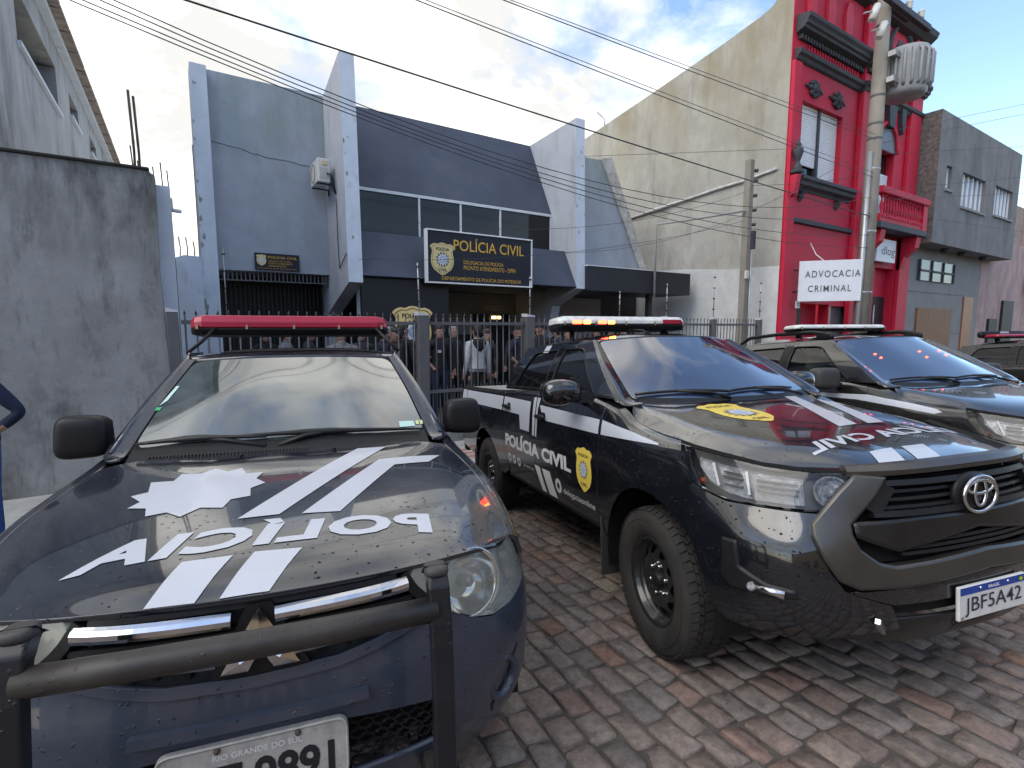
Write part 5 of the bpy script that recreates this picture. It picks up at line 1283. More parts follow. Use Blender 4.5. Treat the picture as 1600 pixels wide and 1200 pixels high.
# windscreen, roof, cab sides
WS = symnet([0, 1, 2], [[(-.34, 0, 1.315), (-.36, .35, 1.318), (-.46, .735, 1.335)], [(-.66, 0, 1.555), (-.68, .33, 1.552), (-.80, .675, 1.545)], [(-.96, 0, 1.752), (-.98, .31, 1.748), (-1.10, .605, 1.727)]])
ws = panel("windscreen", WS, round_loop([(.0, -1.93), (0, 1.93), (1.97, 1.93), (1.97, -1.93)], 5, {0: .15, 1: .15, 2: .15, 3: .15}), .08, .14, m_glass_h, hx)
panel("windscreen_seal", WS, [(-.02, -2), (-.02, 2), (2.0, 2), (2.0, -2)], .2, .3, m_gap, hx, off=-.006)
RF = symnet(range(5), [[(-.965, 0, 1.757), (-.985, .31, 1.753), (-1.105, .605, 1.732)], [(-1.25, 0, 1.790), (-1.25, .33, 1.784), (-1.28, .625, 1.742)], [(-1.65, 0, 1.803), (-1.65, .34, 1.795), (-1.65, .635, 1.745)], [(-2.1, 0, 1.795), (-2.1, .34, 1.787), (-2.1, .63, 1.738)], [(-2.47, 0, 1.755), (-2.46, .33, 1.748), (-2.42, .62, 1.715)]])
panel("roof", RF, [(0, -2), (0, 2), (4, 2), (4, -2)], .16, .16, m_paint, hx)
gx = [-.40, -.75, -1.1, -1.5, -2.0, -2.6]
GH = Net(gx, [0, .5, 1], [[(x, -.832, 1.338), (x, -.752 - .004, 1.535), (x, -.628 - (0.006 if x < -1.2 else 0), 1.735 if x < -1.0 else 1.73)] for x in gx])
fw1 = round_loop([(-.74, .06), (-1.165, .86), (-1.50, .87), (-1.475, .06)], 4, {1: .10, 0: .03, 2: .03, 3: .03})
fw2 = round_loop([(-1.60, .06), (-1.625, .87), (-2.13, .84), (-2.33, .06)], 4, {0: .03, 1: .03, 2: .08, 3: .04})
cabf = panel("cab_frame", GH, [(-.455, .0), (-.79, .55), (-1.105, 1.0), (-1.6, 1.0), (-2.1, 1.0), (-2.42, .985), (-2.50, .6), (-2.575, .0)], .06, .07, m_paint, hx, both=True, holes=[fw1, fw2])
for nm_, q in (("side_window", fw1), ("side_window", fw2)): panel(nm_, GH, q, .08, .1, m_glass_t, hx, thick=0, off=-.010, both=True)
for q in (fw1, fw2):
    P_ = dens(q, .05, .06); a_ = np.array(P_)
    for sg in (1, -1):
        pts = GH.ev(a_[:, 0], a_[:, 1]) + GH.nrm(a_[:, 0], a_[:, 1]) * -.002
        B().tube([(p[0], p[1] * sg, p[2]) for p in pts], .007, 6, closed=True).build("window_seal", m_plastic, cabf[0 if sg == 1 else 1])
panel("window_post", GH, [(-1.485, .03), (-1.515, .90), (-1.612, .90), (-1.592, .03)], .06, .1, m_glass_t, hx, thick=0, off=.003, both=True)
for sg in (-1, 1):
    B().tube([(-2.235, sg * .792, 1.37), (-2.19, sg * .735, 1.50), (-2.09, sg * .672, 1.64)], .008, 6).build("quarter_bar", m_plastic, hx)
B().add([(-2.575, -.832, 1.338), (-2.575, .832, 1.338), (-2.42, .62, 1.715), (-2.42, -.62, 1.715), (-2.47, 0, 1.755)], [(0, 1, 2, 4, 3)]).build("cab_back", m_paint, hx)
pillar(WS, GH, [(-.455, .0), (-.62, .27), (-.79, .55), (-.95, .78), (-1.105, 1.0)], "a_pillar", m_paint, hx, base=[np.array([-.345, -.70, 1.312]), np.array([-.37, -.785, 1.30]), np.array([-.44, -.822, 1.305])])
# bed top and cover
B().box((-4.2, -.80, 1.285), (-2.58, .80, 1.305), bev=.006).build("bed_cover", mat("bed_cover_grey", (0.24, 0.235, 0.225), 0.75, var=0.25, vscale=5), hx)
for sg in (-1, 1): B().box((-4.24, sg * .80, 1.290), (-2.585, sg * .862, 1.312), bev=.006).build("bed_rail", m_plastic, hx)
tg = B().box((-4.28, -.84, .62), (-4.235, .84, 1.295), bev=.01).build("tailgate", m_paint, hx)
B().box((-4.36, -.85, .46), (-4.24, .85, .60), bev=.02).build("rear_bumper", m_plastic, hx)
# black boxes added inside the body to block light and see-through
b = B(); b.box((-4.2, -.62, .34), (.62, .62, 1.02)); b.box((-4.2, -.78, .80), (-2.6, .78, 1.27)); b.box((-2.5, -.80, .52), (-.60, .80, 1.30)); b.box((-2.4, -.56, 1.30), (-1.15, .56, 1.68)); b.box((-.6, -.70, .95), (.30, .70, 1.12)); b.build("underbody", m_gap, hx)
for cx in (0.0, -3.085):
    for sg in (-1, 1):
        pts = []
        for k in range(19):
            t = R(-12 + 204 * k / 18)
            for yy in (.60, .885): pts.append((cx + .475 * math.cos(t), yy * sg, .40 + .475 * math.sin(t)))
        B().add(pts, [(2 * k, 2 * k + 1, 2 * k + 3, 2 * k + 2) for k in range(18)], True).build("arch_liner", m_plastic, hx)
# wheels and mud flaps
wheel(hx, (0, -.775, .388), .388, .262, .222, -1, R(-5)); wheel(hx, (0, .775, .388), .388, .262, .222, 1, R(-5))
wheel(hx, (-3.085, -.775, .388), .388, .262, .222, -1); wheel(hx, (-3.085, .775, .388), .388, .262, .222, 1)
for cx, zz in ((-.53, .60), (-3.60, .62)):
    for sg in (-1, 1): B().box((cx - .006, sg * .66, .22), (cx + .006, sg * .905, zz), bev=.003).build("mud_flap", m_plastic_w, hx)

m_gloss = mat("satin_black_trim", (0.012, 0.012, 0.013), 0.28, var=0.2, vscale=8)
# front fascia
FFr = [[(.93, 0), (.92, .3), (.86, .55), (.77, .72), (.62, .83), (.48, .88), (.38, .90)], [(1.0, 0), (.985, .3), (.92, .56), (.82, .74), (.66, .855), (.50, .905), (.37, .925)],
 [(1.01, 0), (.995, .3), (.935, .56), (.84, .75), (.67, .865), (.50, .915), (.36, .935)], [(.985, 0), (.97, .3), (.92, .55), (.83, .74), (.66, .86), (.49, .912), (.34, .938)],
 [(.962, 0), (.948, .3), (.895, .525), (.785, .70), (.612, .825), (.45, .895), (.32, .926)], [(.94, 0), (.925, .28), (.87, .50), (.75, .67), (.58, .79), (.40, .87), (.27, .91)], [(.91, 0), (.895, .27), (.83, .48), (.70, .64), (.52, .76), (.34, .85), (.22, .895)]]
FZ = [.40, .52, .66, .80, .94, 1.06, 1.17]
FF = symnet(FZ, [[(x, y, z) for x, y in r] for r, z in zip(FFr, FZ)])
def fz(net, y, z):
    b = np.linspace(-4, 0, 321); yy = net.ev(np.full(321, z), b)[:, 1]; return (z, float(b[np.argmin(abs(yy - y))]))
# painted bumper corners
bl_ = [fz(FF, -.57, .945), fz(FF, -.66, .94), fz(FF, -.76, .94), (.945, -4.5), (.97, -5.1), (.99, -5.55), (.90, -5.85), (.78, -5.9)] + [(z, b) for z, b in ((.66, -5.6), (.56, -5.4), (.47, -5.2), (.43, -4.6), (.43, -3.6), (.45, -2.6))] + [fz(FF, -.42, .50), fz(FF, -.47, .60), fz(FF, -.64, .66), fz(FF, -.69, .74), fz(FF, -.70, .88)]
panel("bumper", FF, bl_, .014, .085, m_paint, hx, both=True)
panel("bumper_centre", FF, [fz(FF, -.46, .605), (.615, 0), (.605, -fz(FF, -.46, .605)[1]), (.655, -fz(FF, -.62, .655)[1]), (.69, 0), fz(FF, -.62, .655)], .03, .2, m_paint, hx, off=.004)
panel("lower_mouth", FF, [fz(FF, -.46, .60), (.61, 0), (.60, -fz(FF, -.46, .60)[1]), (.55, 1.8), (.545, 0), (.55, -1.8)], .03, .2, m_gap, hx, off=-.03)
panel("chin", FF, [(.545, -1.95), (.54, 0), (.545, 1.95), (.455, 2.3), (.42, 1.2), (.415, 0), (.42, -1.2), (.455, -2.3)], .02, .15, m_gloss, hx, off=-.002)
for y in (-.5, .5):
    q = fz(FF, -abs(y), .515); p = FF.ev(np.array([.515]), np.array([q[1] if y < 0 else -q[1]]))[0]
    B().box((-.012, -.055, -.012), (.012, .055, .014), bev=.004, M=Matrix.Translation(p) @ Euler((R(-40) if y < 0 else R(40), 0, R(25) if y < 0 else R(-25))).to_matrix().to_4x4()).build("chin_trim", m_chrome, hx)
# gunmetal surround (one U-shaped frame, standing proud)
so = [(-.53, 1.088), (-.60, 1.02), (-.705, .90), (-.715, .86), (-.705, .78), (-.665, .705), (-.60, .675), (-.45, .675), (0, .70)]
si = [(-.42, 1.078), (-.49, 1.00), (-.585, .905), (-.592, .87), (-.58, .82), (-.52, .77), (-.46, .755), (-.3, .762), (0, .778)]
U = [fz(FF, y, z) for y, z in so]; Ui = [fz(FF, y, z) for y, z in si]
loop = U + [(z, -b) for z, b in U[-2::-1]] + [(z, -b) for z, b in Ui[:-1]] + [Ui[-1]] + Ui[-2::-1]
sur = panel("grille_surround", FF, loop, .02, .09, m_gunmetal, hx, off=.030, thick=.06, chamfer=(.011, .010))
# grille recess and its bars
gi = Ui + [(z, -b) for z, b in Ui[-2::-1]]
panel("grille_back", FF, gi, .04, .2, m_gap, hx, off=-.055, thick=0)
panel("grille_mid_bar", FF, [fz(FF, -.575, .915), (.93, -1), (.925, 0), (.93, 1), (.915, -fz(FF, -.575, .915)[1]), (.855, -fz(FF, -.575, .86)[1]), (.80, -fz(FF, -.42, .80)[1]), (.855, 0), fz(FF, -.42, .80), fz(FF, -.575, .86)], .02, .10, m_gloss, hx, off=.016, thick=.05, chamfer=(.014, .010))
bar_cs = [(-.008, -.03), (.008, -.03), (.006, -.006), (-.006, -.004)]
for z in (.965, .995, 1.025):
    q = fz(FF, -.44 - (1.03 - z) * .8, z)[1]; sweep(FF, bar_cs, line((z, q), (z, -q), 24), "grille_slat", m_plastic, hx)
for z, hw in ((.79, .40), (.81, .36), (.83, .30)):
    q = fz(FF, -hw, z)[1]; sweep(FF, bar_cs, line((z, q), (z, -q), 20), "grille_slat", m_plastic, hx)
fr_cs = [(-.014, -.03), (.014, -.03), (.012, .014), (-.010, .018)]
sweep(FF, fr_cs, line(fz(FF, -.50, .942), (.942, -fz(FF, -.50, .942)[1]), 24), "grille_frame", m_plastic, hx)
sweep(FF, fr_cs, line(fz(FF, -.43, 1.055), (1.055, -fz(FF, -.43, 1.055)[1]), 24), "grille_frame", m_plastic, hx)
for sg in (-1, 1):
    q0, q1 = fz(FF, -.50, .95), fz(FF, -.42, 1.05); sweep(FF, [(-.03, -.03), (.03, -.03), (.03, .015), (-.03, .015)], [(q0[0], q0[1] * -sg), (q1[0], q1[1] * -sg)], "grille_frame_end", m_plastic, hx)
# hood lip
lip = [(.80, 0)]
lp = [(y, 1.098 + .012 * (1 - (y / .56) ** 2)) for y in np.linspace(-.545, .545, 30)]
path = [fz(FF, -abs(y), z) if y < 0 else (z, -fz(FF, -abs(y), z)[1]) for y, z in lp]
sweep(FF, [(-.026, -.03), (.030, -.055), (.034, -.02), (.022, .012), (-.004, .026), (-.022, .018)], path, "hood_lip", m_gunmetal, hx)
# emblem: outer oval and two crossing ovals
em = B(); c_ = FF.ev(np.array([.99]), np.array([0.0]))[0] + np.array([.03, 0, 0])
def oval(cy, cz, ry, rz, r_): return [(c_[0] + .004, cy + ry * math.cos(t), c_[2] + cz + rz * math.sin(t)) for t in np.linspace(0, 2 * PI, 33)[:-1]]
em.tube(oval(0, 0, .100, .072, 0), .0085, 8, closed=True); em.tube(oval(0, .012, .034, .058, 0), .007, 8, closed=True); em.tube(oval(0, .030, .078, .026, 0), .007, 8, closed=True)
emb = em.build("emblem", m_chrome, hx)
B().sbox((c_[0] - .03, 0, c_[2]), (.03, .118, .088), 2.3, 24, 10).build("emblem_base", m_plastic, hx)
# headlights
hl = [fz(FF, -.535, 1.085), fz(FF, -.66, 1.092), fz(FF, -.745, 1.10), (1.125, -4.5), (1.145, -5.2), (1.160, -5.75), (1.09, -5.80), (1.01, -5.55), (.975, -5.05), (.955, -4.5), fz(FF, -.75, .952), fz(FF, -.62, .955), fz(FF, -.58, .97)]
hl = round_loop(hl, 4, {0: .03, 5: .05, 12: .03, 11: .03})
for sg in (1, -1):
    h_ = panel("headlight", FF, hl, .03, .12, m_lampblack, hx, off=-.075, thick=0, mirror=(sg < 0))
    panel("lens", FF, hl, .03, .12, m_lens, h_, off=.004, thick=.075, mirror=(sg < 0))
    panel("reflector", FF, [fz(FF, -.668, 1.072), (1.088, -4.0), (1.100, -4.6), (1.118, -5.15), (1.075, -5.22), (1.02, -4.95), (.985, -4.55), (.970, -4.0), fz(FF, -.69, .968)], .02, .08, m_reflector, h_, off=-.060, thick=.02, mirror=(sg < 0), chamfer=(.014, -.030))
    for z_, b0_, b1_ in ((1.052, -3.1, -3.9), (1.030, -3.1, -3.9), (1.008, -3.1, -3.9), (1.068, -4.2, -4.6), (1.048, -4.2, -4.65), (1.015, -4.2, -4.6)):
        sweep(FF, [(-.003, -.06), (.003, -.06), (.003, -.042), (-.003, -.042)], line((z_, b0_ * sg), (z_ + .004, b1_ * sg), 8), "reflector_rib", m_lampblack, h_)
    for i, b_ in enumerate((-4.05, -4.75)):
        p = FF.ev(np.array([1.035]), np.array([b_]))[0]; sweep(FF, [(-.005, -.05), (.005, -.05), (.005, -.014), (-.005, -.014)], [(1.078 + .02 * i, b_ * sg), (.985 + .02 * i, (b_ + .06) * sg)], "light_guide", m_frame, h_)
    p = FF.ev(np.array([1.025]), np.array([fz(FF, -.605, 1.02)[1]]))[0] * np.array([1, sg, 1]); nn = FF.nrm(np.array([1.025]), np.array([-2.9]))[0] * np.array([1, sg, 1])
    B().lathe([(.001, -.065), (.030, -.062), (.050, -.045), (.058, -.020), (.062, -.016), (.066, -.020)], p, nn, 24).build("projector_bowl", m_reflector, h_)
    B().ball(tuple(p - nn * .040), (.026, .026, .026), 16, 10).build("projector_lens", mat("projector_glass", (0.20, 0.21, 0.22), 0.05, spec=0.9), h_)
    p = FF.ev(np.array([1.0]), np.array([-5.15]))[0] * np.array([1, sg, 1]); B().ball(tuple(p - np.array([.045, -.045 * -1 * sg * -1, 0])), .016, 10, 8).build("turn_bulb", m_amber, h_)
    # dark strip above the lamp and fog lamp pocket
    sweep(FF, [(-.008, -.03), (.008, -.03), (.008, .0), (-.008, .0)], [(z, b if sg > 0 else -b) for z, b in (fz(FF, -.535, 1.096), fz(FF, -.66, 1.103), fz(FF, -.745, 1.112), (1.138, -4.5), (1.158, -5.2), (1.172, -5.7))], "hood_seal", m_gap, hx)
    pk_ = panel("fog_pocket", FF, [(.80, -4.7), (.80, -4.3), (.70, -4.25), (.655, -3.7), (.65, -3.2), (.615, -3.15), (.60, -3.6), (.60, -4.5), (.64, -4.75)], .02, .08, m_plastic, hx, off=.012, thick=.03, mirror=(sg < 0), chamfer=(.010, .010))
    p0 = FF.ev(np.array([.632]), np.array([-4.0]))[0] * np.array([1, sg, 1]); p1 = FF.ev(np.array([.628]), np.array([-3.45]))[0] * np.array([1, sg, 1])
    B().tube([tuple(p0 + np.array([.012, .0, 0])), tuple(p1 + np.array([.02, 0, 0]))], [.012, .020], 8).build("fog_chrome", m_chrome, pk_)
    B().ball(tuple(p0 + np.array([.01, -sg * 0 - (.012 if sg > 0 else -.012), 0])), .02, 12, 8).build("fog_lamp", m_reflector, pk_)
# number plate
FP = ((1.035, 0, 0), (0, 1, 0), (0, 0, 1), (1, 0, 0))
npz = B().box((1.018, -.205, .520), (1.033, .205, .655), bev=.004).build("number_plate", m_plate_w, hx)
make("plate_band", [(1.0345, -.20, .622), (1.0345, .20, .622), (1.0345, .20, .651), (1.0345, -.20, .651)], [(0, 1, 2, 3)], m_plate_b, npz)
flat_text("plate_lettering", "JBF5A42", (-.175, .175, .535, .610), FP, mat("plate_ink", (0.02, 0.022, 0.05), 0.5), npz, .0012, bold=.002)
flat_text("plate_lettering", "BRASIL", (-.035, .035, .630, .643), FP, m_white, npz, .0012, bold=.02)
poly_flat("plate_flag", [(.155, .627), (.185, .627), (.185, .646), (.155, .646)], FP, mat("flag_green", (0.03, 0.22, 0.05), 0.5), npz, .0012)
poly_flat("plate_flag_diamond", [(.158, .6365), (.170, .629), (.182, .6365), (.170, .644)], FP, mat("flag_yellow", (0.7, 0.5, 0.04), 0.5), npz, .0018)
for y in (-.085, .085): B().ball((1.036, y, .640), .006, 8, 6).build("plate_screw", m_chrome, npz)
flat_text("plate_lettering", "BR", (-.197, -.180, .528, .540), FP, m_ink, npz, .0012)
# mirrors
for sg in (-1, 1):
    def fm(px, py, pz): return (px * (1 - .15 * abs(py) ** 2) + .15 * (1 - abs(pz)) , py, pz * (1 - .18 * max(0, -py * sg)))
    mr = B().sbox((-.80, sg * 1.035, 1.375), (.085, .135, .088), 2.8, 24, 14, fm).build("mirror", m_paint, hx)
    B().sbox((-.80, sg * 1.02, 1.328), (.075, .125, .030), 3, 24, 8, fm).build("mirror_trim", m_plastic, mr)
    B().sbox((-.885, sg * 1.035, 1.375), (.006, .118, .073), 3.5, 20, 6).build("mirror_glass", m_glass_t, mr)
    B().prism([(-.10, -.03), (.05, -.03), (.03, .04), (-.08, .03)], .14, ((-.79, sg * .80, 1.33), (1, 0, 0), (0, 0, 1), (0, sg, 0))).build("mirror_arm", m_plastic, mr)
    # sail panel
    # door handles
    for x, z in ((-1.47, 1.145), (-2.33, 1.175)):
        y = -BS.ev(np.array([x]), np.array([sz(BS, x, z)]))[0][1]
        d_ = (fd if x > -1.6 else rd)[0 if sg < 0 else 1]
        B().sbox((x, sg * (y + .028), z), (.105, .016, .019), 2.6, 18, 8).build("handle", m_plastic, d_)
        B().sbox((x + .02, sg * (y - .001), z), (.055, .006, .038), 2.2, 18, 8).build("handle_cup", m_gap, d_)
# wipers and cowl
panel("cowl", WS, [(-.16, -1.85), (-.16, 1.85), (.03, 1.85), (.03, -1.85)], .08, .2, m_plastic, hx, thick=0, off=.002)
for (y0, y1) in ((-.68, -.02), (-.05, .55)):
    pts = []
    for k in range(8):
        t = k / 7; y = y0 + (y1 - y0) * t; a_, b_ = WS.inv([[y, 1.345 + .03 * t * (1 - t) * 2]], [1, 2]); p = WS.ev(a_, b_)[0] + WS.nrm(a_, b_)[0] * .016; pts.append(tuple(p))
    w_ = B().tube(pts, .009, 6).build("wiper", m_wipe, hx)
    B().tube([pts[3], (pts[4][0] + .03, pts[4][1] + .12, pts[4][2] - .015), (-.33, pts[4][1] + .25, 1.318)], .010, 6).build("wiper_arm", m_wipe, w_)
# light bar with lit red modules
light_bar(hx, "x", -1.68, -.70, .56, 1.840, 1.965, .14, m_clearlens, [(-.52, 1.76), (.40, 1.77)], lit=[(.30, .50, 1.895, 1.935, m_redlens), (-.58, -.49, 1.895, 1.925, m_redlit), (-.475, -.41, 1.895, 1.925, m_orangelit), (-.34, -.26, 1.895, 1.925, m_redlit), (-.245, -.18, 1.895, 1.925, m_orangelit)], e=4)
B().tube([(-1.35, .02, 1.80), (-1.40, .0, 1.83), (-1.62, -.05, 1.85)], .008, 6).build("bar_cable", m_wipe, hx)

# ---- livery: side
Z2 = [0, 2]
def side_decals(sg):
    def dp(poly, m=m_decal, **k): return decal_poly("livery_stripe", BS, poly, Z2, m, hx, sgn=sg, **k)
    dp([(-4.20, 1.275), (-4.20, 1.14), (-3.98, 1.135), (-3.98, 1.272)]); dp([(-3.96, 1.272), (-3.96, 1.135), (-2.50, 1.128), (-2.50, 1.262)])
    dp([(-2.465, 1.262), (-2.465, 1.128), (-2.0, 1.120), (-1.97, .995), (-1.745, .995), (-1.745, 1.250)])
    dp([(-1.685, 1.29), (-1.67, .975), (-1.625, .972), (-1.625, 1.29)]); dp([(-1.605, 1.29), (-1.605, .972), (-1.575, .97), (-1.57, 1.20), (-1.545, 1.29)])
    dp([(-1.54, 1.235), (-1.50, 1.19), (-1.40, 1.12), (-.545, 1.115), (-.545, 1.205)]); dp([(-.512, 1.205), (-.512, 1.115), (.075, 1.128), (.075, 1.135)])
    if sg > 0:
        decal_text("livery_lettering", BS, "POL\u00cdCIA CIVIL", [(-2.375, .80), (-.925, .795), (-.935, .925), (-2.375, .945)], Z2, m_decal_g, hx, bold=.045, spacing=1.0)
        poly = shield_poly(.24, .30, (-.73, .855))
        decal_poly("livery_shield", BS, poly, Z2, m_yellow, hx); decal_poly("shield_teeth", BS, star_poly(14, .045, .068, .1, (-.73, .855)), Z2, m_ink, hx, off=.0032); decal_poly("shield_rosette", BS, star_poly(12, .042, .058, 0, (-.73, .855)), Z2, m_decal, hx, off=.0042)
        decal_poly("shield_disc", BS, ring_poly(.022, 14, (-.73, .855)), Z2, mat("rosette_blue", (0.32, 0.40, 0.52), 0.5), hx, off=.0052)
        decal_text("shield_lettering", BS, "POL\u00cdCIA", [(-.80, .94), (-.66, .94), (-.66, .965), (-.80, .965)], Z2, m_ink, hx, off=.0034, bold=.02); decal_text("shield_lettering", BS, "CIVIL", [(-.775, .745), (-.685, .745), (-.685, .768), (-.775, .768)], Z2, m_ink, hx, off=.0034, bold=.02)
        for k in range(3):
            c = (-2.27 + k * .125, .695 - .002 * k); decal_poly("social_icon", BS, ring_poly(.042, 18, c), Z2, m_decal_g, hx); decal_poly("social_icon_mark", BS, ring_poly(.018, 12, c), Z2, m_ink, hx, off=.0034)
        decal_text("livery_small_text", BS, "pcrsoficial", [(-1.90, .67), (-1.66, .67), (-1.66, .70), (-1.90, .70)], Z2, m_decal_g, hx)
        dp([(-1.63, .735), (-1.515, .735), (-1.42, .545), (-1.50, .545)], m_decal_g); dp([(-1.47, .733), (-1.315, .733), (-1.21, .545), (-1.36, .545)], m_decal_g)
        c = (-1.165, .655); decal_poly("web_icon", BS, ring_poly(.055, 18, c), Z2, m_decal_g, hx); decal_poly("web_icon_mark", BS, star_poly(6, .018, .034, 0, c), Z2, m_ink, hx, off=.0034)
        decal_text("livery_small_text", BS, "delegaciaonline", [(-1.08, .605), (-.60, .60), (-.60, .655), (-1.08, .66)], Z2, m_decal_g, hx)
        decal_text("model_script", BS, "HILUX", [(-.87, 1.055), (-.66, 1.055), (-.645, 1.09), (-.855, 1.09)], Z2, m_chrome, hx, off=.004, bold=.02)
side_decals(1); side_decals(-1)
dec_ = decal_poly("roof_patch", GH, [(-1.95, 1.665), (-1.83, 1.665), (-1.83, 1.728), (-1.95, 1.728)], [0, 2], m_decal, hx)
# ---- livery: hood (coordinates x, y); lettering mirrored for rear view mirrors
XY = [0, 1]
def hp(poly, m=m_decal, name="hood_stripe", **k): return decal_poly(name, HD, poly, XY, m, hx, **k)
shp = [(-.02 - v, -.305 + u) for u, v in shield_poly(.29, .47, (0, -.02))]
hp(shp, m_yellow, "hood_shield")
hp([(.02 - v, -.305 + u) for u, v in star_poly(14, .062, .098, .1, (0, 0))], m_ink, "shield_teeth", off=.0034)
hp([(.02 - v, -.305 + u) for u, v in star_poly(12, .058, .084, 0, (0, 0))], m_decal, "shield_rosette", off=.0046)
hp([(.02 - v, -.305 + u) for u, v in ring_poly(.032, 16)], mat("rosette_blue", (0.32, 0.40, 0.52), 0.5), "shield_disc", off=.0058)
decal_text("shield_lettering", HD, "POL\u00cdCIA", [(-.135, -.39), (-.135, -.22), (-.18, -.22), (-.18, -.39)], XY, m_ink, hx, off=.0034, bold=.02)
decal_text("shield_lettering", HD, "CIVIL", [(.185, -.355), (.185, -.255), (.145, -.255), (.145, -.355)], XY, m_ink, hx, off=.0034, bold=.02)
hp([(-.41, .445), (-.41, .55), (.416, .069), (.433, -.076)]); hp([(-.25, .585), (-.12, .775), (-.03, .775), (-.10, .60), (.417, .263), (.418, .145)])
hp([(.757, -.31), (.757, -.177), (.872, -.262), (.868, -.39)]); hp([(.757, -.116), (.755, .028), (.898, -.075), (.888, -.205)])
decal_text("hood_lettering", HD, "POL\u00cdCIA CIVIL", [(.60, .66), (.672, -.52), (.560, -.47), (.47, .60)], XY, m_decal, hx, bold=.035, spacing=1.02)

# ================================================================ PICKUP ON THE LEFT (navy black, red light bar, bull bar)
tr = thing("police_truck", "dark navy police pickup with red light bar and bull bar at the left front", "pickup")
tr.matrix_basis = vehicle_matrix(.294, 2.162, -103.4)
hood2_rows = [[(.900, 0, .998), (.885, .2, .996), (.845, .40, .992), (.775, .57, .983), (.69, .70, .970)],
 [(.78, 0, 1.040), (.77, .22, 1.038), (.73, .43, 1.028), (.66, .62, 1.005), (.56, .785, .950)],
 [(.55, 0, 1.085), (.54, .24, 1.083), (.52, .46, 1.073), (.47, .65, 1.050), (.40, .79, 1.008)],
 [(.20, 0, 1.135), (.20, .25, 1.133), (.19, .47, 1.126), (.18, .66, 1.106), (.16, .79, 1.072)],
 [(-.10, 0, 1.170), (-.10, .25, 1.168), (-.10, .46, 1.162), (-.10, .65, 1.145), (-.10, .775, 1.117)],
 [(-.40, 0, 1.195), (-.39, .25, 1.193), (-.37, .45, 1.19), (-.34, .62, 1.180), (-.30, .735, 1.166)]]
H2 = symnet(range(6), hood2_rows)
panel("hood", H2, round_loop([(0.02, -3.97), (0.02, 3.97), (4.97, 3.97), (4.97, -3.97)], 5, {2: .3, 3: .3}), .13, .16, m_paint_n, tr)
W2 = symnet([0, 1, 2], [[(-.34, 0, 1.215), (-.36, .33, 1.214), (-.445, .70, 1.205)], [(-.68, 0, 1.450), (-.70, .31, 1.446), (-.79, .640, 1.430)], [(-1.02, 0, 1.648), (-1.03, .28, 1.645), (-1.12, .565, 1.632)]])
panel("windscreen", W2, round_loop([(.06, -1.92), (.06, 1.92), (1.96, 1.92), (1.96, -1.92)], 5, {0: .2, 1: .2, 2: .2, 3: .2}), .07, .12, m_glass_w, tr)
panel("windscreen_seal", W2, [(-.03, -2), (-.03, 2), (2.0, 2), (2.0, -2)], .2, .3, m_gap, tr, off=-.006)
R2 = symnet(range(5), [[(-1.025, 0, 1.654), (-1.035, .28, 1.651), (-1.125, .565, 1.638)], [(-1.22, 0, 1.692), (-1.22, .30, 1.688), (-1.24, .595, 1.664)], [(-1.55, 0, 1.718), (-1.55, .32, 1.712), (-1.55, .615, 1.680)], [(-2.0, 0, 1.715), (-2.0, .32, 1.708), (-2.0, .615, 1.675)], [(-2.45, 0, 1.66), (-2.45, .32, 1.655), (-2.42, .60, 1.63)]])
panel("roof", R2, [(0, -2), (0, 2), (4, 2), (4, -2)], .14, .16, m_paint_n, tr)
panel("wind_deflector", R2, [(.95, -1.5), (.80, -1.2), (.80, 1.2), (.95, 1.5), (1.5, 1.35), (1.5, -1.35)], .12, .16, m_plastic, tr, off=.003, thick=0)
x2 = [.56, .40, .16, -.10, -.35, -.62, -1.5, -2.4, -3.0, -4.1]
r2 = [[(.79, .944), (.815, .925), (.838, .88), (.855, .80), (.862, .70), (.86, .55), (.84, .42)], [(.795, 1.004), (.83, .985), (.862, .93), (.878, .84), (.888, .72), (.88, .56), (.86, .42)], [(.795, 1.068), (.84, 1.05), (.880, .98), (.895, .88), (.905, .76), (.895, .58), (.87, .42)],
 [(.782, 1.112), (.84, 1.09), (.882, 1.01), (.897, .90), (.903, .76), (.895, .60), (.87, .44)], [(.745, 1.165), (.815, 1.14), (.865, 1.05), (.885, .92), (.892, .78), (.885, .62), (.865, .46)],
 [(.775, 1.20), (.82, 1.17), (.865, 1.07), (.885, .93), (.890, .78), (.885, .62), (.865, .46)], [(.785, 1.215), (.83, 1.18), (.868, 1.08), (.886, .93), (.892, .78), (.885, .62), (.865, .46)],
 [(.785, 1.215), (.83, 1.18), (.868, 1.08), (.886, .93), (.892, .78), (.885, .62), (.865, .46)], [(.80, 1.22), (.835, 1.19), (.872, 1.08), (.895, .93), (.91, .78), (.9, .62), (.87, .46)], [(.80, 1.22), (.83, 1.19), (.86, 1.08), (.875, .93), (.88, .78), (.875, .64), (.86, .5)]]
S2 = Net(x2, range(7), [[(x, -y, z) for y, z in r] for x, r in zip(x2, r2)])
def S2X(pts): return [(x, sz(S2, x, z)) for x, z in pts]
panel("fender", S2, [(.555, 0), (.30, 0), (0, 0), (-.30, 0), (-.50, 0)] + S2X([(-.51, .9), (-.52, .6), (-.51, .47)]) + S2X(arch(0, .37, .46, 168, 42, 14)) + S2X([(.40, .72), (.45, .80), (.52, .86)]), .05, .22, m_paint_n, tr, both=True)
panel("front_door", S2, [(-.51, .02), (-1.50, .02)] + S2X([(-1.50, .5), (-.53, .5), (-.53, .6), (-.52, .9)]), .06, .25, m_paint_n, tr, both=True)
panel("rear_door", S2, [(-1.51, .02), (-2.38, .02)] + S2X([(-2.38, .8), (-2.3, .5), (-1.51, .5)]), .06, .25, m_paint_n, tr, both=True)
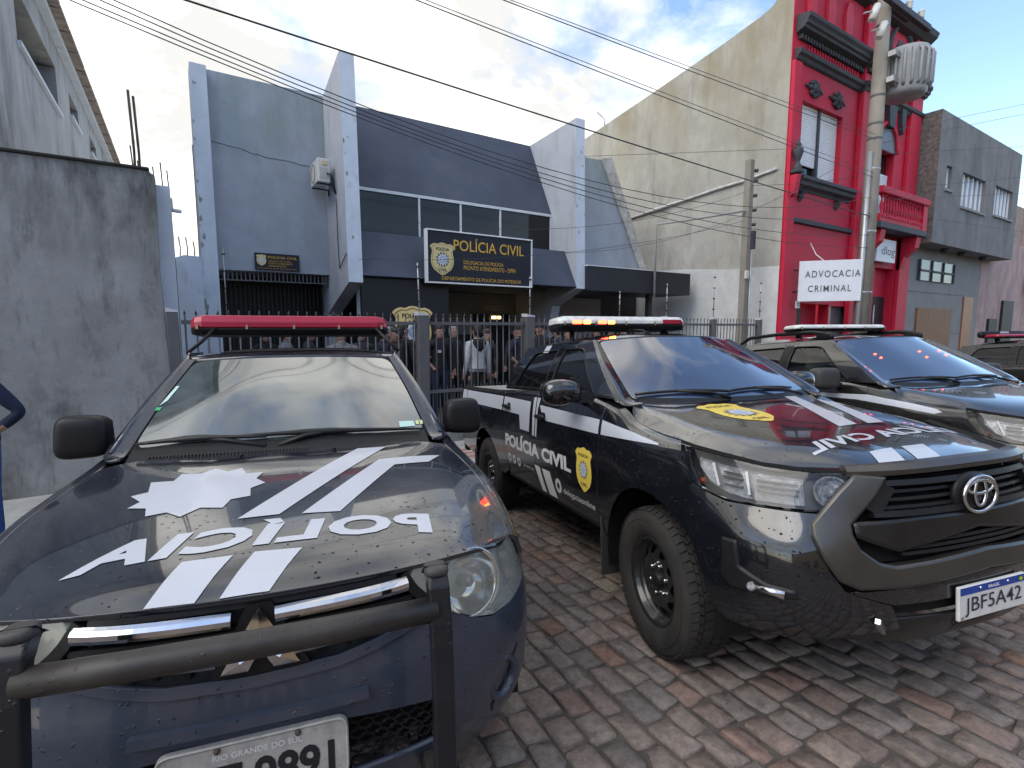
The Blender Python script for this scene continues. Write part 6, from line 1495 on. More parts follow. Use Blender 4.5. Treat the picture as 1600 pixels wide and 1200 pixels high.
panel("bed_side", S2, [(-2.39, .0), (-4.08, .0), (-4.08, 5.8)] + S2X([(-3.5, .5)]) + S2X(arch(-3.0, .37, .46, 12, 168, 14)) + S2X([(-2.39, .55)]), .06, .25, m_paint_n, tr, both=True)
g2x = [-.40, -.75, -1.1, -1.5, -2.0, -2.5]
G2 = Net(g2x, [0, .5, 1], [[(x, -.772, 1.205), (x, -.700, 1.43), (x, -.595, 1.668)] for x in g2x])
w21 = [(-.72, .07), (-1.14, .84), (-1.44, .86), (-1.42, .07)]; w22 = [(-1.53, .07), (-1.55, .86), (-2.05, .84), (-2.25, .07)]
panel("cab_frame", G2, [(-.455, 0), (-.79, .52), (-1.125, .96), (-1.25, 1.0), (-2.0, 1.0), (-2.40, .97), (-2.48, 0)], .06, .07, m_paint_n, tr, both=True, holes=[w21, w22])
for q in (w21, w22): panel("side_window", G2, q, .1, .12, m_glass_t, tr, thick=0, off=-.01, both=True)
for sg in (-1, 1):   # bright edge of the A pillar and drip rail
    pts = [(-.44, .742, 1.205), (-.60, .715, 1.315), (-.80, .675, 1.435), (-1.0, .622, 1.565), (-1.12, .588, 1.640), (-1.25, .606, 1.672), (-1.6, .618, 1.688)]
    B().tube([(x, sg * y, z) for x, y, z in pts], .013, 8).build("pillar_moulding", m_paint_n, tr)
    B().tube([(x - .05, sg * (y + .018), z - .012) for x, y, z in pts], .009, 8).build("drip_rail", mat("rail_grey", (0.16, 0.16, 0.16), 0.3, metal=0.5), tr)
pillar(W2, G2, [(-.455, .0), (-.62, .26), (-.79, .52), (-.95, .74), (-1.125, .96)], "a_pillar", m_paint_n, tr, base=[np.array([-.36, -.69, 1.195]), np.array([-.38, -.74, 1.185]), np.array([-.44, -.772, 1.185])])
B().add([(-2.48, -.772, 1.205), (-2.48, .772, 1.205), (-2.42, .60, 1.63), (-2.45, 0, 1.66), (-2.42, -.60, 1.63)], [(0, 1, 2, 3, 4)]).build("cab_back", m_paint_n, tr)
b = B(); b.box((-4.05, -.60, .32), (.55, .60, .86)); b.box((-4.05, -.74, .75), (-2.5, .74, 1.19)); b.box((-2.4, -.74, .48), (-.58, .74, 1.18)); b.box((-2.35, -.53, 1.18), (-1.2, .53, 1.60)); b.box((-.6, -.66, .8), (.35, .66, 1.0)); b.build("underbody", m_gap, tr)  # black boxes added within the shell to keep light out
for cx in (0.0, -3.0):
    for sg in (-1, 1):
        pts = []
        for k in range(15):
            t = R(-12 + 204 * k / 14)
            for yy in (.58, .85): pts.append((cx + .45 * math.cos(t), yy * sg, .37 + .45 * math.sin(t)))
        B().add(pts, [(2 * k, 2 * k + 1, 2 * k + 3, 2 * k + 2) for k in range(14)], True).build("arch_liner", m_plastic, tr)
wheel(tr, (0, -.745, .37), .37, .245, .205, -1); wheel(tr, (0, .745, .37), .37, .245, .205, 1); wheel(tr, (-3.0, -.745, .37), .37, .245, .205, -1); wheel(tr, (-3.0, .745, .37), .37, .245, .205, 1)
# front fascia
F2r = [[(.78, 0), (.77, .3), (.72, .5), (.64, .66), (.52, .78), (.42, .84), (.35, .86)], [(.86, 0), (.85, .3), (.80, .52), (.70, .69), (.57, .81), (.45, .87), (.36, .885)], [(.905, 0), (.895, .3), (.835, .53), (.735, .70), (.60, .82), (.47, .88), (.36, .90)], [(.915, 0), (.90, .3), (.84, .53), (.745, .70), (.615, .815), (.48, .88), (.36, .90)],
 [(.885, 0), (.87, .29), (.82, .51), (.73, .67), (.60, .79), (.46, .86), (.34, .89)], [(.89, 0), (.875, .28), (.82, .48), (.725, .645), (.595, .765), (.45, .84), (.32, .88)], [(.88, 0), (.865, .27), (.80, .46), (.70, .62), (.56, .745), (.40, .83), (.28, .87)]]
FZ2 = [.30, .42, .55, .70, .82, .92, 1.01]
F2 = symnet(FZ2, [[(x, y, z) for x, y in r] for r, z in zip(F2r, FZ2)])
hl2 = [(.395, .950), (.455, .895), (.515, .830), (.60, .785), (.665, .765), (.74, .762)]
hl2p = [fz(F2, -y, z) for y, z in hl2] + [(.775, -4.6), (.83, -4.9), (.89, -4.85), (.935, -4.55)] + [fz(F2, -y, z) for y, z in ((.70, .962), (.60, .974), (.48, .980), (.41, .978))]
top_ = [fz(F2, -.455, .872), fz(F2, -.40, .835), fz(F2, -.30, .805), fz(F2, -.2, .787), (.780, 0)]
grl = top_ + [(z, -b) for z, b in top_[-2::-1]]
lowm = [fz(F2, -.50, .60), fz(F2, -.47, .47), (.455, 0)]
lm = lowm + [(z, -b) for z, b in lowm[-2::-1]] + [(.625, 1.2), (.640, .72), (.640, -.72), (.625, -1.2)]
# one-piece bumper with an opening for the lower mesh
edge = [fz(F2, -.455, .868), fz(F2, -.515, .825), fz(F2, -.60, .779), fz(F2, -.665, .759), fz(F2, -.745, .756), (.770, -4.65), (.83, -4.97), (.80, -5.5), (.74, -5.75), (.60, -5.55), (.46, -5.3), (.36, -4.9), (.335, -3.5), (.33, -2)]
loop = edge + [(z, -b) for z, b in edge[::-1]] + [(z, -b) for z, b in top_[:-1]] + [(.780, 0)] + top_[-2:0:-1]
panel("bumper", F2, loop, .03, .14, m_paint_b, tr, holes=[lm])
panel("lower_recess", F2, [(z, b) for z, b in lm], .05, .3, m_gap, tr, off=-.07, thick=0)
# honeycomb insert
hexo = []
for i in range(7):
    for j in range(-16, 17):
        y = j * .040 + (.020 if i % 2 else 0); z = .475 + i * .0235
        if abs(y) > .50: continue
        q = fz(F2, -abs(y), z); 
        if not inside((z, q[1] if y < 0 else -q[1]), lm): continue
        hexo.append((y, z))
hb = B()
for y, z in hexo:
    q = fz(F2, -abs(y), z); b_ = q[1] if y < 0 else -q[1]; p = F2.ev(np.array([z]), np.array([b_]))[0] - np.array([.03, 0, 0])
    ring = [(p[0], y + .0225 * math.cos(PI * k / 3 + PI / 6 * 0) * 1.0, z + .0150 * math.sin(PI * k / 3)) for k in range(6)]
    hb.tube(ring, .0028, 4, closed=True)
stuff(hb.build("honeycomb_grille", m_plastic, tr))
panel("bumper_bead", F2, [fz(F2, -.47, .868), fz(F2, -.40, .822), fz(F2, -.30, .792), fz(F2, -.2, .774), (.767, 0)] + [(z, -b) for z, b in [fz(F2, -.47, .868), fz(F2, -.40, .822), fz(F2, -.30, .792), fz(F2, -.2, .774)][::-1]] + [(z + .012, -b) for z, b in top_[:-1]] + [(.792, 0)] + [(z + .012, b) for z, b in top_[-2::-1]], .02, .14, m_paint_b, tr, off=.008, thick=.02)
# plate pocket brow
sweep(F2, [(-.016, -.02), (.016, -.02), (.010, .018), (-.012, .022)], line((.700, -.88), (.700, .88), 12), "plate_brow", m_paint_b, tr)
# grille
gb2 = [fz(F2, -.40, .972), (.985, 0), (.972, -fz(F2, -.40, .972)[1])]
panel("grille_back", F2, [(.99, -1.6), (.99, 1.6)] + [(z, -b) for z, b in top_[:-1]] + [(.78, 0)] + top_[-2::-1], .05, .3, mat("grille_dark_plastic", (0.034, 0.034, 0.036), 0.5), tr, off=-.040, thick=0)
for z_, hw in ((.905, .40), (.868, .40), (.972, .36)):
    q = fz(F2, -hw, z_)[1]; sweep(F2, [(-.009, -.04), (.009, -.04), (.007, -.004), (-.007, -.002)], line((z_, q), (z_, -q), 20), "grille_bar", m_plastic, tr)
for y in (-.36, -.29, -.22, -.15, .15, .22, .29, .36):
    q = fz(F2, -abs(y), .9)[1]; q = q if y < 0 else -q; sweep(F2, [(-.006, -.05), (.006, -.05), (.006, -.012), (-.006, -.012)], [(.79 + abs(y) * .1, q), (.98, q)], "grille_rib", m_plastic, tr)
for sg in (-1, 1):
    p0, p1 = fz(F2, -.385, .942)[1], fz(F2, -.05, .935)[1]
    path = [(.946 - .006 * k / 11, (p0 + (p1 - p0) * k / 11) * (1 if sg < 0 else -1)) for k in range(12)]
    sweep(F2, [(-.021, -.012), (.017, -.014), (.021, .003), (.014, .012), (.004, .017), (-.008, .015), (-.018, .006)], path, "chrome_bar", m_chrome, tr)
    p0, p1 = fz(F2, -.30, .845)[1], fz(F2, -.09, .838)[1]
    path = [(.850 - .014 * k / 11, (p0 + (p1 - p0) * k / 11) * (1 if sg < 0 else -1)) for k in range(12)]
    sweep(F2, [(-.012, -.01), (.012, -.012), (.014, .004), (.002, .014), (-.010, .008)], path, "chrome_bar", m_chrome, tr)
    sweep(F2, [(-.014, -.05), (.014, -.05), (.014, .004), (-.014, .004)], [(z, (b if sg < 0 else -b)) for z, b in (fz(F2, -.45, .875), fz(F2, -.405, .925), fz(F2, -.375, .972))], "grille_frame", m_plastic, tr)
# three-diamond emblem on a black holder
B().prism([(-.105, .790), (.133, .790), (.042, .975), (-.014, .975)], .012, ((.880, 0, 0), (0, 1, 0), (0, 0, 1), (1, 0, 0))).build("emblem_base", m_plastic, tr)
def rh(c, ang, L_=.078, W_=.045): return [(c[0] + math.cos(ang) * L_ * u - math.sin(ang) * W_ * v, c[1] + math.sin(ang) * L_ * u + math.cos(ang) * W_ * v) for u, v in ((0, 0), (.5, .5), (1, 0), (.5, -.5))]
eb = B()
for ang in (90, 210, 330):
    q = rh((.014, .866), R(ang), .104, .062); cx_ = (sum(p[0] for p in q) / 4, sum(p[1] for p in q) / 4)
    eb.add([(.893, *p) for p in q] + [(.905, *p) for p in q] + [(.917, *cx_)], [(i, (i + 1) % 4, 4 + (i + 1) % 4, 4 + i) for i in range(4)] + [(4 + i, 4 + (i + 1) % 4, 8) for i in range(4)])
eb.build("emblem", m_chrome, tr)
# headlights
for sg in (1, -1):
    mi_ = sg < 0
    h_ = panel("headlight", F2, hl2p, .03, .12, mat("lamp_housing_grey", (0.52, 0.53, 0.48), 0.35, var=0.2), tr, off=-.07, thick=0, mirror=mi_)
    panel("lens", F2, hl2p, .03, .12, m_lens_y, h_, off=.003, thick=.07, mirror=mi_)
    q = fz(F2, -.60, .885); p = F2.ev(np.array([.880]), np.array([q[1]]))[0] * np.array([1, sg, 1]); nn = np.array([.92, -.36 * sg, .12])
    B().lathe([(.001, -.085), (.03, -.082), (.075, -.055), (.098, -.02), (.100, -.014), (.106, -.014)], p, nn, 28).build("reflector_bowl", m_reflector2, h_)
    B().lathe([(.001, -.02), (.016, -.022), (.020, -.035), (.020, -.07)], p, nn, 16).build("bulb_shield", m_rod, h_)
    B().lathe([(.102, -.006), (.105, -.002), (.108, -.006)], p, nn, 28).build("bowl_ring", m_lens_y, h_)
    panel("turn_lens", F2, [(.955, -4.15), (.935, -4.5), (.86, -4.78), (.79, -4.5), (.80, -4.25), (.88, -4.45)], .03, .1, clear_mat("turn_lens_clear", (0.85, 0.86, 0.78), 1.5, .1, ((0.6, 0.58, 0.45), 0.4)), h_, off=-.012, thick=.02, mirror=mi_)
    # fog lamp
    q = fz(F2, -.70, .54); p = F2.ev(np.array([.54]), np.array([q[1]]))[0] * np.array([1, sg, 1]); nn = np.array([.88, -.47 * sg, 0.0]); p = p + nn * .004
    B().lathe([(.072, -.006), (.066, .004), (.058, .006), (.048, -.004), (.042, -.022), (.040, -.03)], p, nn, 24).build("fog_bezel", m_paint_b, tr)
    B().lathe([(.001, -.006), (.022, -.008), (.038, -.018), (.041, -.03)], p, nn, 20).build("fog_lamp", mat("fog_glass", (0.10, 0.10, 0.095), 0.12), tr)
    panel("fog_panel_line", F2, [(.61, q[1] - .55), (.615, q[1] - .50), (.47, q[1] + .30), (.44, q[1] + .25), (.435, q[1] + .18), (.46, q[1] + .24)], .04, .1, m_gap, tr, off=.0015, thick=0, mirror=mi_)
# plate
FP2 = ((.934, 0, .03), (0, 1, 0), (0, 0, 1), (1, 0, 0))
pl = make("number_plate", [], [], None, tr); bpy.data.objects.remove(pl)
rl = round_loop([(-.215, .505), (.215, .505), (.215, .662), (-.215, .662)], 5, {0: .03, 1: .03, 2: .03, 3: .03})
pl = B().prism(rl, .014, ((.917, 0, 0), (0, 1, 0), (0, 0, 1), (1, 0, 0))).build("number_plate", m_plate_g, tr)
flat_text("plate_lettering", "IUT\u00b79891", (-.188, .180, .488, .580), FP2, m_ink, pl, -.0015, bold=.03)
flat_text("plate_lettering", "RIO GRANDE DO SUL", (-.095, .105, .593, .608), FP2, m_plate_w, pl, -.0015, bold=.02)
for y in (-.085, .095): B().ball((.932, y, .648), .008, 8, 6).build("plate_bolt", m_rust, pl)
B().tube([(.932, x, z) for x, z in [(p[0] * .985, .5835 + (p[1] - .5835) * .96) for p in rl]], .0035, 5, closed=True).build("plate_rim", m_plate_g, pl)
# bull bar
bb = thing("bull_bar", "black bull bar bolted before the navy truck's grille", "bull bar"); bb.parent = tr
for k in ("label", "category"): del bb[k]
m_bull = mat("worn_black_steel", (0.026, 0.023, 0.021), 0.42, var=0.3, vscale=9, drops=0.4, dust_or_sheen=((0.10, 0.085, 0.07), 0.28, 5))
m_post = mat("black_painted_post", (0.011, 0.012, 0.016), 0.28, spec=0.4, drops=0.5, dust_or_sheen=((0.07, 0.065, 0.06), 0.10, 6))
B().tube([(1.06, -.392, .960), (1.075, -.2, .962), (1.08, 0, .963), (1.075, .2, .962), (1.06, .43, .960)], .030, 20).build("cross_tube", m_bull, bb)
for sg in (-1, 1):
    yc_ = .438 if sg > 0 else -.400
    prof_ = [(1.05, .28), (1.085, .45), (1.088, .75), (1.078, .93), (1.058, 1.005), (1.02, 1.045)]
    vs = []; 
    for i, (x, z) in enumerate(prof_):
        dx_ = .022; hw = .026
        vs += [(x + .012, yc_ - hw, z + (.012 if i > 3 else 0)), (x + .012, yc_ + hw, z + (.012 if i > 3 else 0)), (x - .028, yc_ + hw, z - (.016 if i > 3 else 0)), (x - .028, yc_ - hw, z - (.016 if i > 3 else 0))]
    fs = [(i * 4 + q, i * 4 + (q + 1) % 4, i * 4 + 4 + (q + 1) % 4, i * 4 + 4 + q) for i in range(len(prof_) - 1) for q in range(4)] + [(0, 1, 2, 3), tuple(len(vs) - 4 + q for q in (3, 2, 1, 0))]
    o = make("upright", vs, fs, m_post, bb)
    md = o.modifiers.new("bevel", 'BEVEL'); md.width = .006; md.segments = 3
    B().sbox((1.025, yc_, 1.046), (.034, .030, .014), 3.5, 16, 8).build("cap", m_plastic_w, bb)
    B().box((.72, yc_ - .02, .36), (1.06, yc_ + .02, .44), bev=.006).build("stay", m_bull, bb)
# mirrors
for sg in (-1, 1):
    def fm2(px, py, pz): return (px, py * (1 - .06 * pz), pz * (1 + .05 * py * sg))
    mr = B().sbox((-.62, sg * .905, 1.275), (.075, .105, .100), 4.2, 28, 16, fm2).build("mirror", m_plastic, tr)
    B().sbox((-.70, sg * .905, 1.275), (.008, .09, .085), 5, 20, 6).build("mirror_glass", m_glass_t, mr)
    B().box((-.64, sg * .76, 1.185), (-.58, sg * .86, 1.235), bev=.012).build("mirror_arm", m_plastic, mr)
# cowl and wipers
panel("cowl", W2, [(-.26, -1.9), (-.26, 1.9), (.07, 1.9), (.07, -1.9)], .08, .2, m_plastic, tr, thick=0, off=.003)
cg = B()
for k in range(46):
    y = -.58 + k * .0145; p = W2.ev(np.array([-.12]), np.array([y / .7 * 2]))[0]; cg.box((p[0] - .014, y - .003, p[2] - .004), (p[0] + .016, y + .004, p[2] + .010))
stuff(cg.build("cowl_louvres", m_plastic_w, tr))
for (y0, y1, za, zb) in ((-.66, -.10, 1.225, 1.236), (-.26, .64, 1.243, 1.218)):
    pts = []
    for k in range(9):
        t = k / 8; y = y0 + (y1 - y0) * t; a_, b_ = W2.inv([[y, za + (zb - za) * t + .012 * math.sin(PI * t)]], [1, 2]); p = W2.ev(a_, b_)[0] + W2.nrm(a_, b_)[0] * .018; pts.append(tuple(p))
    w_ = B().tube(pts, [.006, .009, .011, .016, .017, .012, .010, .008, .005], 7).build("wiper", m_wipe, tr)
    B().tube([pts[4], (pts[4][0] + .02, pts[4][1] + (.1 if y0 < -.5 else -.12), pts[4][2] - .012), (-.335, pts[4][1] + (.28 if y0 < -.5 else -.24), 1.208)], [.010, .012, .014], 8).build("wiper_arm", m_wipe, w_)
for y in (-.19, .20): B().sbox((-.235, y, 1.190), (.012, .010, .008), 2.5, 12, 6).build("washer_jet", m_plastic, tr)
# stickers on the glass
m_stick = mat("sticker_pale_green", (0.45, 0.62, 0.58), 0.4, var=0.1, vscale=30)
def gp(poly, m, name="glass_sticker"): return decal_poly(name, W2, poly, [1, 2], m, tr, off=.003)
gp([(.53, 1.245), (.615, 1.243), (.612, 1.268), (.53, 1.272)], m_stick); gp([(.622, 1.250), (.640, 1.250), (.640, 1.268), (.622, 1.268)], mat("sticker_yellow", (0.55, 0.6, 0.3), 0.5)); gp([(.646, 1.250), (.662, 1.250), (.662, 1.268), (.646, 1.268)], mat("sticker_yellow", (0.55, 0.6, 0.3), 0.5))
gp([(-.63, 1.395), (-.600, 1.42), (-.570, 1.49), (-.588, 1.49)], m_stick); gp([(-.645, 1.375), (-.618, 1.375), (-.612, 1.390), (-.640, 1.390)], mat("sticker_green", (0.03, 0.35, 0.12), 0.5))
# light bar: long red lens on struts
lb = light_bar(tr, "x", -1.60, -.655, .590, 1.805, 1.938, .15, m_redlens, [], e=7, base=.35)
m_strut = m_plastic
for sg in (-1, 1): B().tube([(-1.45, sg * .50, 1.85), (-1.40, sg * .57, 1.76), (-1.34, sg * .64, 1.685)], .011, 8).build("strut", m_strut, lb)
# livery of the left truck (coordinates x, y)
def tp(poly, name="hood_stripe", **k): return decal_poly(name, H2, poly, [0, 1], m_decal, tr, **k)
tp([(.291, -.451), (.246, -.429), (.173, -.478), (.154, -.431), (.036, -.456), (.054, -.378), (-.03, -.37), (-.01, -.298), (-.065, -.26), (-.005, -.204), (-.036, -.158), (.046, -.131), (.051, -.07), (.123, -.086), (.183, -.047), (.231, -.091), (.31, -.081), (.326, -.139), (.395, -.153), (.372, -.222), (.429, -.267), (.377, -.317), (.387, -.373), (.317, -.391)], "hood_star")
tp([(-.235, .305), (-.235, .435), (.501, .029), (.502, -.092)]); tp([(-.017, .387), (-.089, .669), (.029, .596), (.069, .444), (.523, .215), (.513, .097)])
tp([(.728, -.191), (.731, -.068), (.892, -.127), (.878, -.236)]); tp([(.727, -.015), (.736, .109), (.893, .038), (.893, -.073)])
decal_text("hood_lettering", H2, "POL\u00cdCIA", [(.692, .49), (.695, -.475), (.520, -.415), (.545, .50)], [0, 1], m_decal, tr, bold=.045, spacing=1.12)

# ================================================================ THIRD AND FOURTH VEHICLES
def clone_vehicle(src, root, skip, paint_from, paint_to, keep_children=True):
    for o in list(src.children):
        st_ = o.name.split(".")[0]
        if st_ in skip: continue
        def cp(o, par):
            c = o.copy(); C.objects.link(c); c.parent = par
            c.matrix_parent_inverse = o.matrix_parent_inverse.copy()
            if c.type == 'MESH' and c.data.materials and c.data.materials[0] == paint_from:
                c.material_slots[0].link = 'OBJECT'; c.material_slots[0].material = paint_to
            for g in o.children: cp(g, c)
        cp(o, root)
liv = {"livery_stripe", "livery_lettering", "livery_shield", "shield_teeth", "shield_rosette", "shield_disc", "shield_lettering", "social_icon", "social_icon_mark", "livery_small_text", "web_icon", "web_icon_mark", "model_script", "roof_patch", "hood_shield", "hood_stripe", "hood_lettering", "light_bar", "red_filter", "bar_cable", "number_plate", "underbody", "mirror", "side_window", "emblem", "emblem_base", "window_post"}
v3 = thing("black_patrol_car", "plain black patrol pickup with roof rails and clear light bar behind the lettered pickup", "pickup")
v3.matrix_basis = vehicle_matrix(5.6, 1.2, -107)
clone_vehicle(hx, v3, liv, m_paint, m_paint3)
b = B(); b.box((-4.2, -.62, .34), (.62, .62, 1.02)); b.box((-4.2, -.78, .80), (-2.6, .78, 1.27)); b.box((-2.5, -.80, .52), (-.60, .80, 1.10)); b.box((-.6, -.70, .95), (.30, .70, 1.12)); b.build("underbody", m_gap, v3)  # black filler boxes added to block light, cab left open
for sg in (1, -1):
    panel("side_window", GH, fw1, .08, .1, m_glass_c, v3, thick=0, off=-.010, mirror=sg < 0); panel("side_window", GH, fw2, .08, .1, m_glass_t, v3, thick=0, off=-.010, mirror=sg < 0)
    panel("window_post", GH, [(-1.485, .03), (-1.515, .90), (-1.612, .90), (-1.592, .03)], .06, .1, m_plastic, v3, thick=0, off=.003, mirror=sg < 0)
m_seat = mat("seat_fabric", (0.045, 0.055, 0.05), 0.9, var=0.2, vscale=12)
for y in (-.36, .36):
    st_ = B().sbox((-1.42, y, 1.32), (.07, .23, .27), 3.5, 18, 12, lambda a, c, d: (a - .5 * d, c * (1 - .12 * d), d)).build("seat", m_seat, v3)
    B().sbox((-1.60, y, 1.62), (.045, .12, .07), 3, 14, 8).build("headrest", m_seat, st_)
B().sbox((-.62, 0, 1.20), (.18, .70, .10), 4, 20, 8).build("dashboard", m_plastic, v3)
B().box((-2.45, -.60, 1.1), (-2.40, .60, 1.66)).build("cab_rear_lining", mat("lining_grey", (0.10, 0.10, 0.10), 0.9), v3)
for sg in (-1, 1):
    mr = B().sbox((-.80, sg * 1.03, 1.375), (.08, .135, .098), 4.0, 24, 14).build("mirror", m_plastic_w, v3)
    B().box((-.83, sg * .83, 1.28), (-.77, sg * .92, 1.33), bev=.012).build("mirror_arm", m_plastic, mr)
    # raised roof rails
    pts = [(-1.12, sg * .585, 1.752), (-1.20, sg * .585, 1.80), (-1.35, sg * .59, 1.825), (-1.8, sg * .59, 1.835), (-2.25, sg * .585, 1.82), (-2.42, sg * .58, 1.75)]
    B().tube(pts, [.020, .026, .022, .020, .020, .016], 8).build("roof_rail", m_plastic, v3)
    B().sbox((-1.20, sg * .585, 1.775), (.10, .024, .035), 3, 16, 8).build("rail_foot", m_plastic, v3)
light_bar(v3, "x", -1.62, -.62, .62, 1.855, 1.925, .12, m_clearlens, [(-.5, 1.78), (.5, 1.78)], e=7, base=.35)
decal_poly("livery_stripe", BS, [(-1.45, 1.235), (-1.45, 1.215), (-.60, 1.19), (.05, 1.115), (.10, 1.13), (.05, 1.15), (-.5, 1.235)], Z2, m_decal, v3)
decal_poly("livery_stripe", BS, [(-2.4, 1.25), (-2.4, 1.15), (-1.65, 1.15), (-1.65, 1.25)], Z2, m_decal, v3)
# red strobes behind the windscreen
for y, z in ((-.46, 1.585), (-.46, 1.55), (.02, 1.60), (.30, 1.60), (.0, 1.545), (.30, 1.56)):
    a_, b_ = WS.inv([[y, z]], [1, 2]); p = WS.ev(a_, b_)[0] + WS.nrm(a_, b_)[0] * .001
    B().ball(tuple(p), (.009, .016, .006), 10, 6).build("strobe_light", m_redlit, v3)
v4 = thing("far_patrol_car", "black patrol car with a red light bar at the right edge of the picture", "car")
v4.matrix_basis = vehicle_matrix(12.5, 1.02, -107)
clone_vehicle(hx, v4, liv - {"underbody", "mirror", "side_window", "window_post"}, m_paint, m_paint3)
light_bar(v4, "x", -1.95, -.64, .64, 1.85, 1.925, .14, m_redlens, [(-.5, 1.78), (.5, 1.78)], e=7, base=.35)
B().sbox((-2.16, 0, 1.93), (.06, .62, .07), 5, 24, 10).build("roof_box", m_plastic, v4)
B().box((-2.098, -.16, 1.95), (-2.090, .06, 1.985)).build("roof_label", m_decal, v4)

# ================================================================ PEOPLE
m_skins = [mat("skin_light", (0.34, 0.19, 0.135), 0.55, var=0.08, vscale=12), mat("skin_tan", (0.24, 0.13, 0.088), 0.55, var=0.08, vscale=12)]
m_hair_b = mat("hair_black", (0.012, 0.010, 0.009), 0.55); m_hair_g = mat("hair_grey", (0.22, 0.21, 0.20), 0.6)
def cloth(n, c): return mat("cloth_" + n, c, 0.9, var=0.2, vscale=14, bump=(60, 0.2, 0.004))
m_cl = dict(black=cloth("black", (0.012, 0.012, 0.014)), navy=cloth("navy", (0.012, 0.016, 0.030)), brown=cloth("brown", (0.055, 0.042, 0.032)), grey=cloth("grey_marl", (0.42, 0.42, 0.44)), jeans=cloth("denim", (0.022, 0.032, 0.06)), dark=cloth("charcoal", (0.025, 0.025, 0.028)), blue=cloth("puffer_navy", (0.010, 0.016, 0.040)), bluej=cloth("bright_denim", (0.02, 0.075, 0.25)), greyd=cloth("grey", (0.16, 0.16, 0.17)))
m_shoe = mat("shoe_black", (0.015, 0.014, 0.013), 0.5)
def loft_rings(b, rings, n=14, cap=True):
    """rings = (centre, u axis * radius, v axis * radius)"""
    vs = []
    for c, u, v in rings:
        c, u, v = Vector(c), Vector(u), Vector(v); vs += [c + u * math.cos(2 * PI * k / n) + v * math.sin(2 * PI * k / n) for k in range(n)]
    m = len(rings); fs = [(i * n + k, i * n + (k + 1) % n, (i + 1) * n + (k + 1) % n, (i + 1) * n + k) for i in range(m - 1) for k in range(n)]
    if cap: fs += [tuple(range(n))[::-1], tuple((m - 1) * n + k for k in range(n))]
    b.add(vs, fs, True)
def person_body(H, arms, legs, head_yaw, top, bottom, skin, bulk=1.0):
    """one skinned, continuous figure facing -Y. arms = per side (elbow, hand) offsets from the shoulder, as fractions of height"""
    s = H / 1.75
    J = []; E_ = []; Rr = []
    def add(p, r, par=None):
        J.append(Vector(p) * s); Rr.append((r[0] * s, r[1] * s) if isinstance(r, tuple) else (r * s, r * s)); i = len(J) - 1
        if par is not None: E_.append((par, i))
        return i
    pel = add((0, 0, .93), (.155 * bulk, .115 * bulk)); wai = add((0, 0, 1.08), (.145 * bulk, .11 * bulk), pel); che = add((0, .01, 1.28), (.165 * bulk, .125 * bulk), wai); up = add((0, .015, 1.42), (.13 * bulk, .09 * bulk), che)
    nk = add((0, .01, 1.50), .056, up); hd = add((0, -.005, 1.56), .060, nk)
    for sg in (-1, 1):
        (el, ha) = arms[0 if sg < 0 else 1]
        sh = add((sg * .185, .015, 1.415), .068 * bulk, up); e = add((sg * (.185 + el[0]), .015 + el[1], 1.415 + el[2]), .050 * bulk, sh); h = add((sg * (.185 + ha[0]), .015 + ha[1], 1.415 + ha[2]), .036, e)
        d = (J[h] - J[e]).normalized() / s; hb = add(tuple(J[h] / s + d * s * .05), (.038, .022), h)
        for k, q in enumerate((-.022, -.007, .008, .022)):
            a = add(tuple(J[hb] / s + d * s * .035 + Vector((q, 0, 0))), .0095, hb); add(tuple(J[a] / s + d * s * (.042 - abs(k - 1.5) * .006) + Vector((0, -.012, 0))), .008, a)
        t = add(tuple(J[h] / s + d * s * .03 + Vector((-sg * .034, -.018, 0))), .011, h); add(tuple(J[t] / s + d * s * .035 + Vector((-sg * .008, -.012, 0))), .009, t)
        lx, ly = legs[0 if sg < 0 else 1]
        hp_ = add((sg * .095, 0, .87), .098 * bulk, pel); kn = add((sg * (.10 + lx * .5), -.015 + ly * .5, .49), .066 * bulk, hp_); an = add((sg * (.10 + lx), .01 + ly, .085), .046, kn); add((sg * (.11 + lx), -.12 + ly, .045), (.046, .036), an)
    me = bpy.data.meshes.new("body"); me.from_pydata(J, E_, [])
    o = bpy.data.objects.new("body", me); C.objects.link(o)
    md = o.modifiers.new("skin", 'SKIN'); md.use_smooth_shade = True
    sv = me.skin_vertices[0].data
    for i, r_ in enumerate(Rr): sv[i].radius = r_; sv[i].use_root = (i == 0)
    sub = o.modifiers.new("sub", 'SUBSURF'); sub.levels = sub.render_levels = 2
    dg = bpy.context.evaluated_depsgraph_get(); m2 = bpy.data.meshes.new_from_object(o.evaluated_get(dg)); bpy.data.objects.remove(o); bpy.data.meshes.remove(me)
    # head joined to the neck in the same mesh
    bm = bmesh.new(); bm.from_mesh(m2)
    hb = B(); cz = 1.645
    rings = []
    for z, rx, ry, oy in ((-.135, .03, .035, -.02), (-.115, .045, .055, -.022), (-.085, .058, .075, -.016), (-.05, .066, .088, -.008), (-.01, .073, .096, 0), (.035, .076, .099, .004), (.075, .068, .088, .006), (.10, .05, .066, .008), (.115, .02, .03, .008)):
        rings.append(((0, oy * s, (cz + z) * s), (rx * s, 0, 0), (0, ry * s, 0)))
    loft_rings(hb, rings, 16)
    hb.ball((0, -.102 * s, (cz - .022) * s), (.014 * s, .020 * s, .026 * s), 8, 6)              # nose
    for sg in (-1, 1):
        hb.ball((sg * .076 * s, .008 * s, (cz - .015) * s), (.010 * s, .020 * s, .032 * s), 8, 6)  # ears
        hb.ball((sg * .030 * s, -.084 * s, (cz + .012) * s), (.016 * s, .016 * s, .008 * s), 8, 6)  # brow and eye
    hb.ball((0, -.088 * s, (cz - .068) * s), (.024 * s, .012 * s, .007 * s), 8, 6)               # mouth
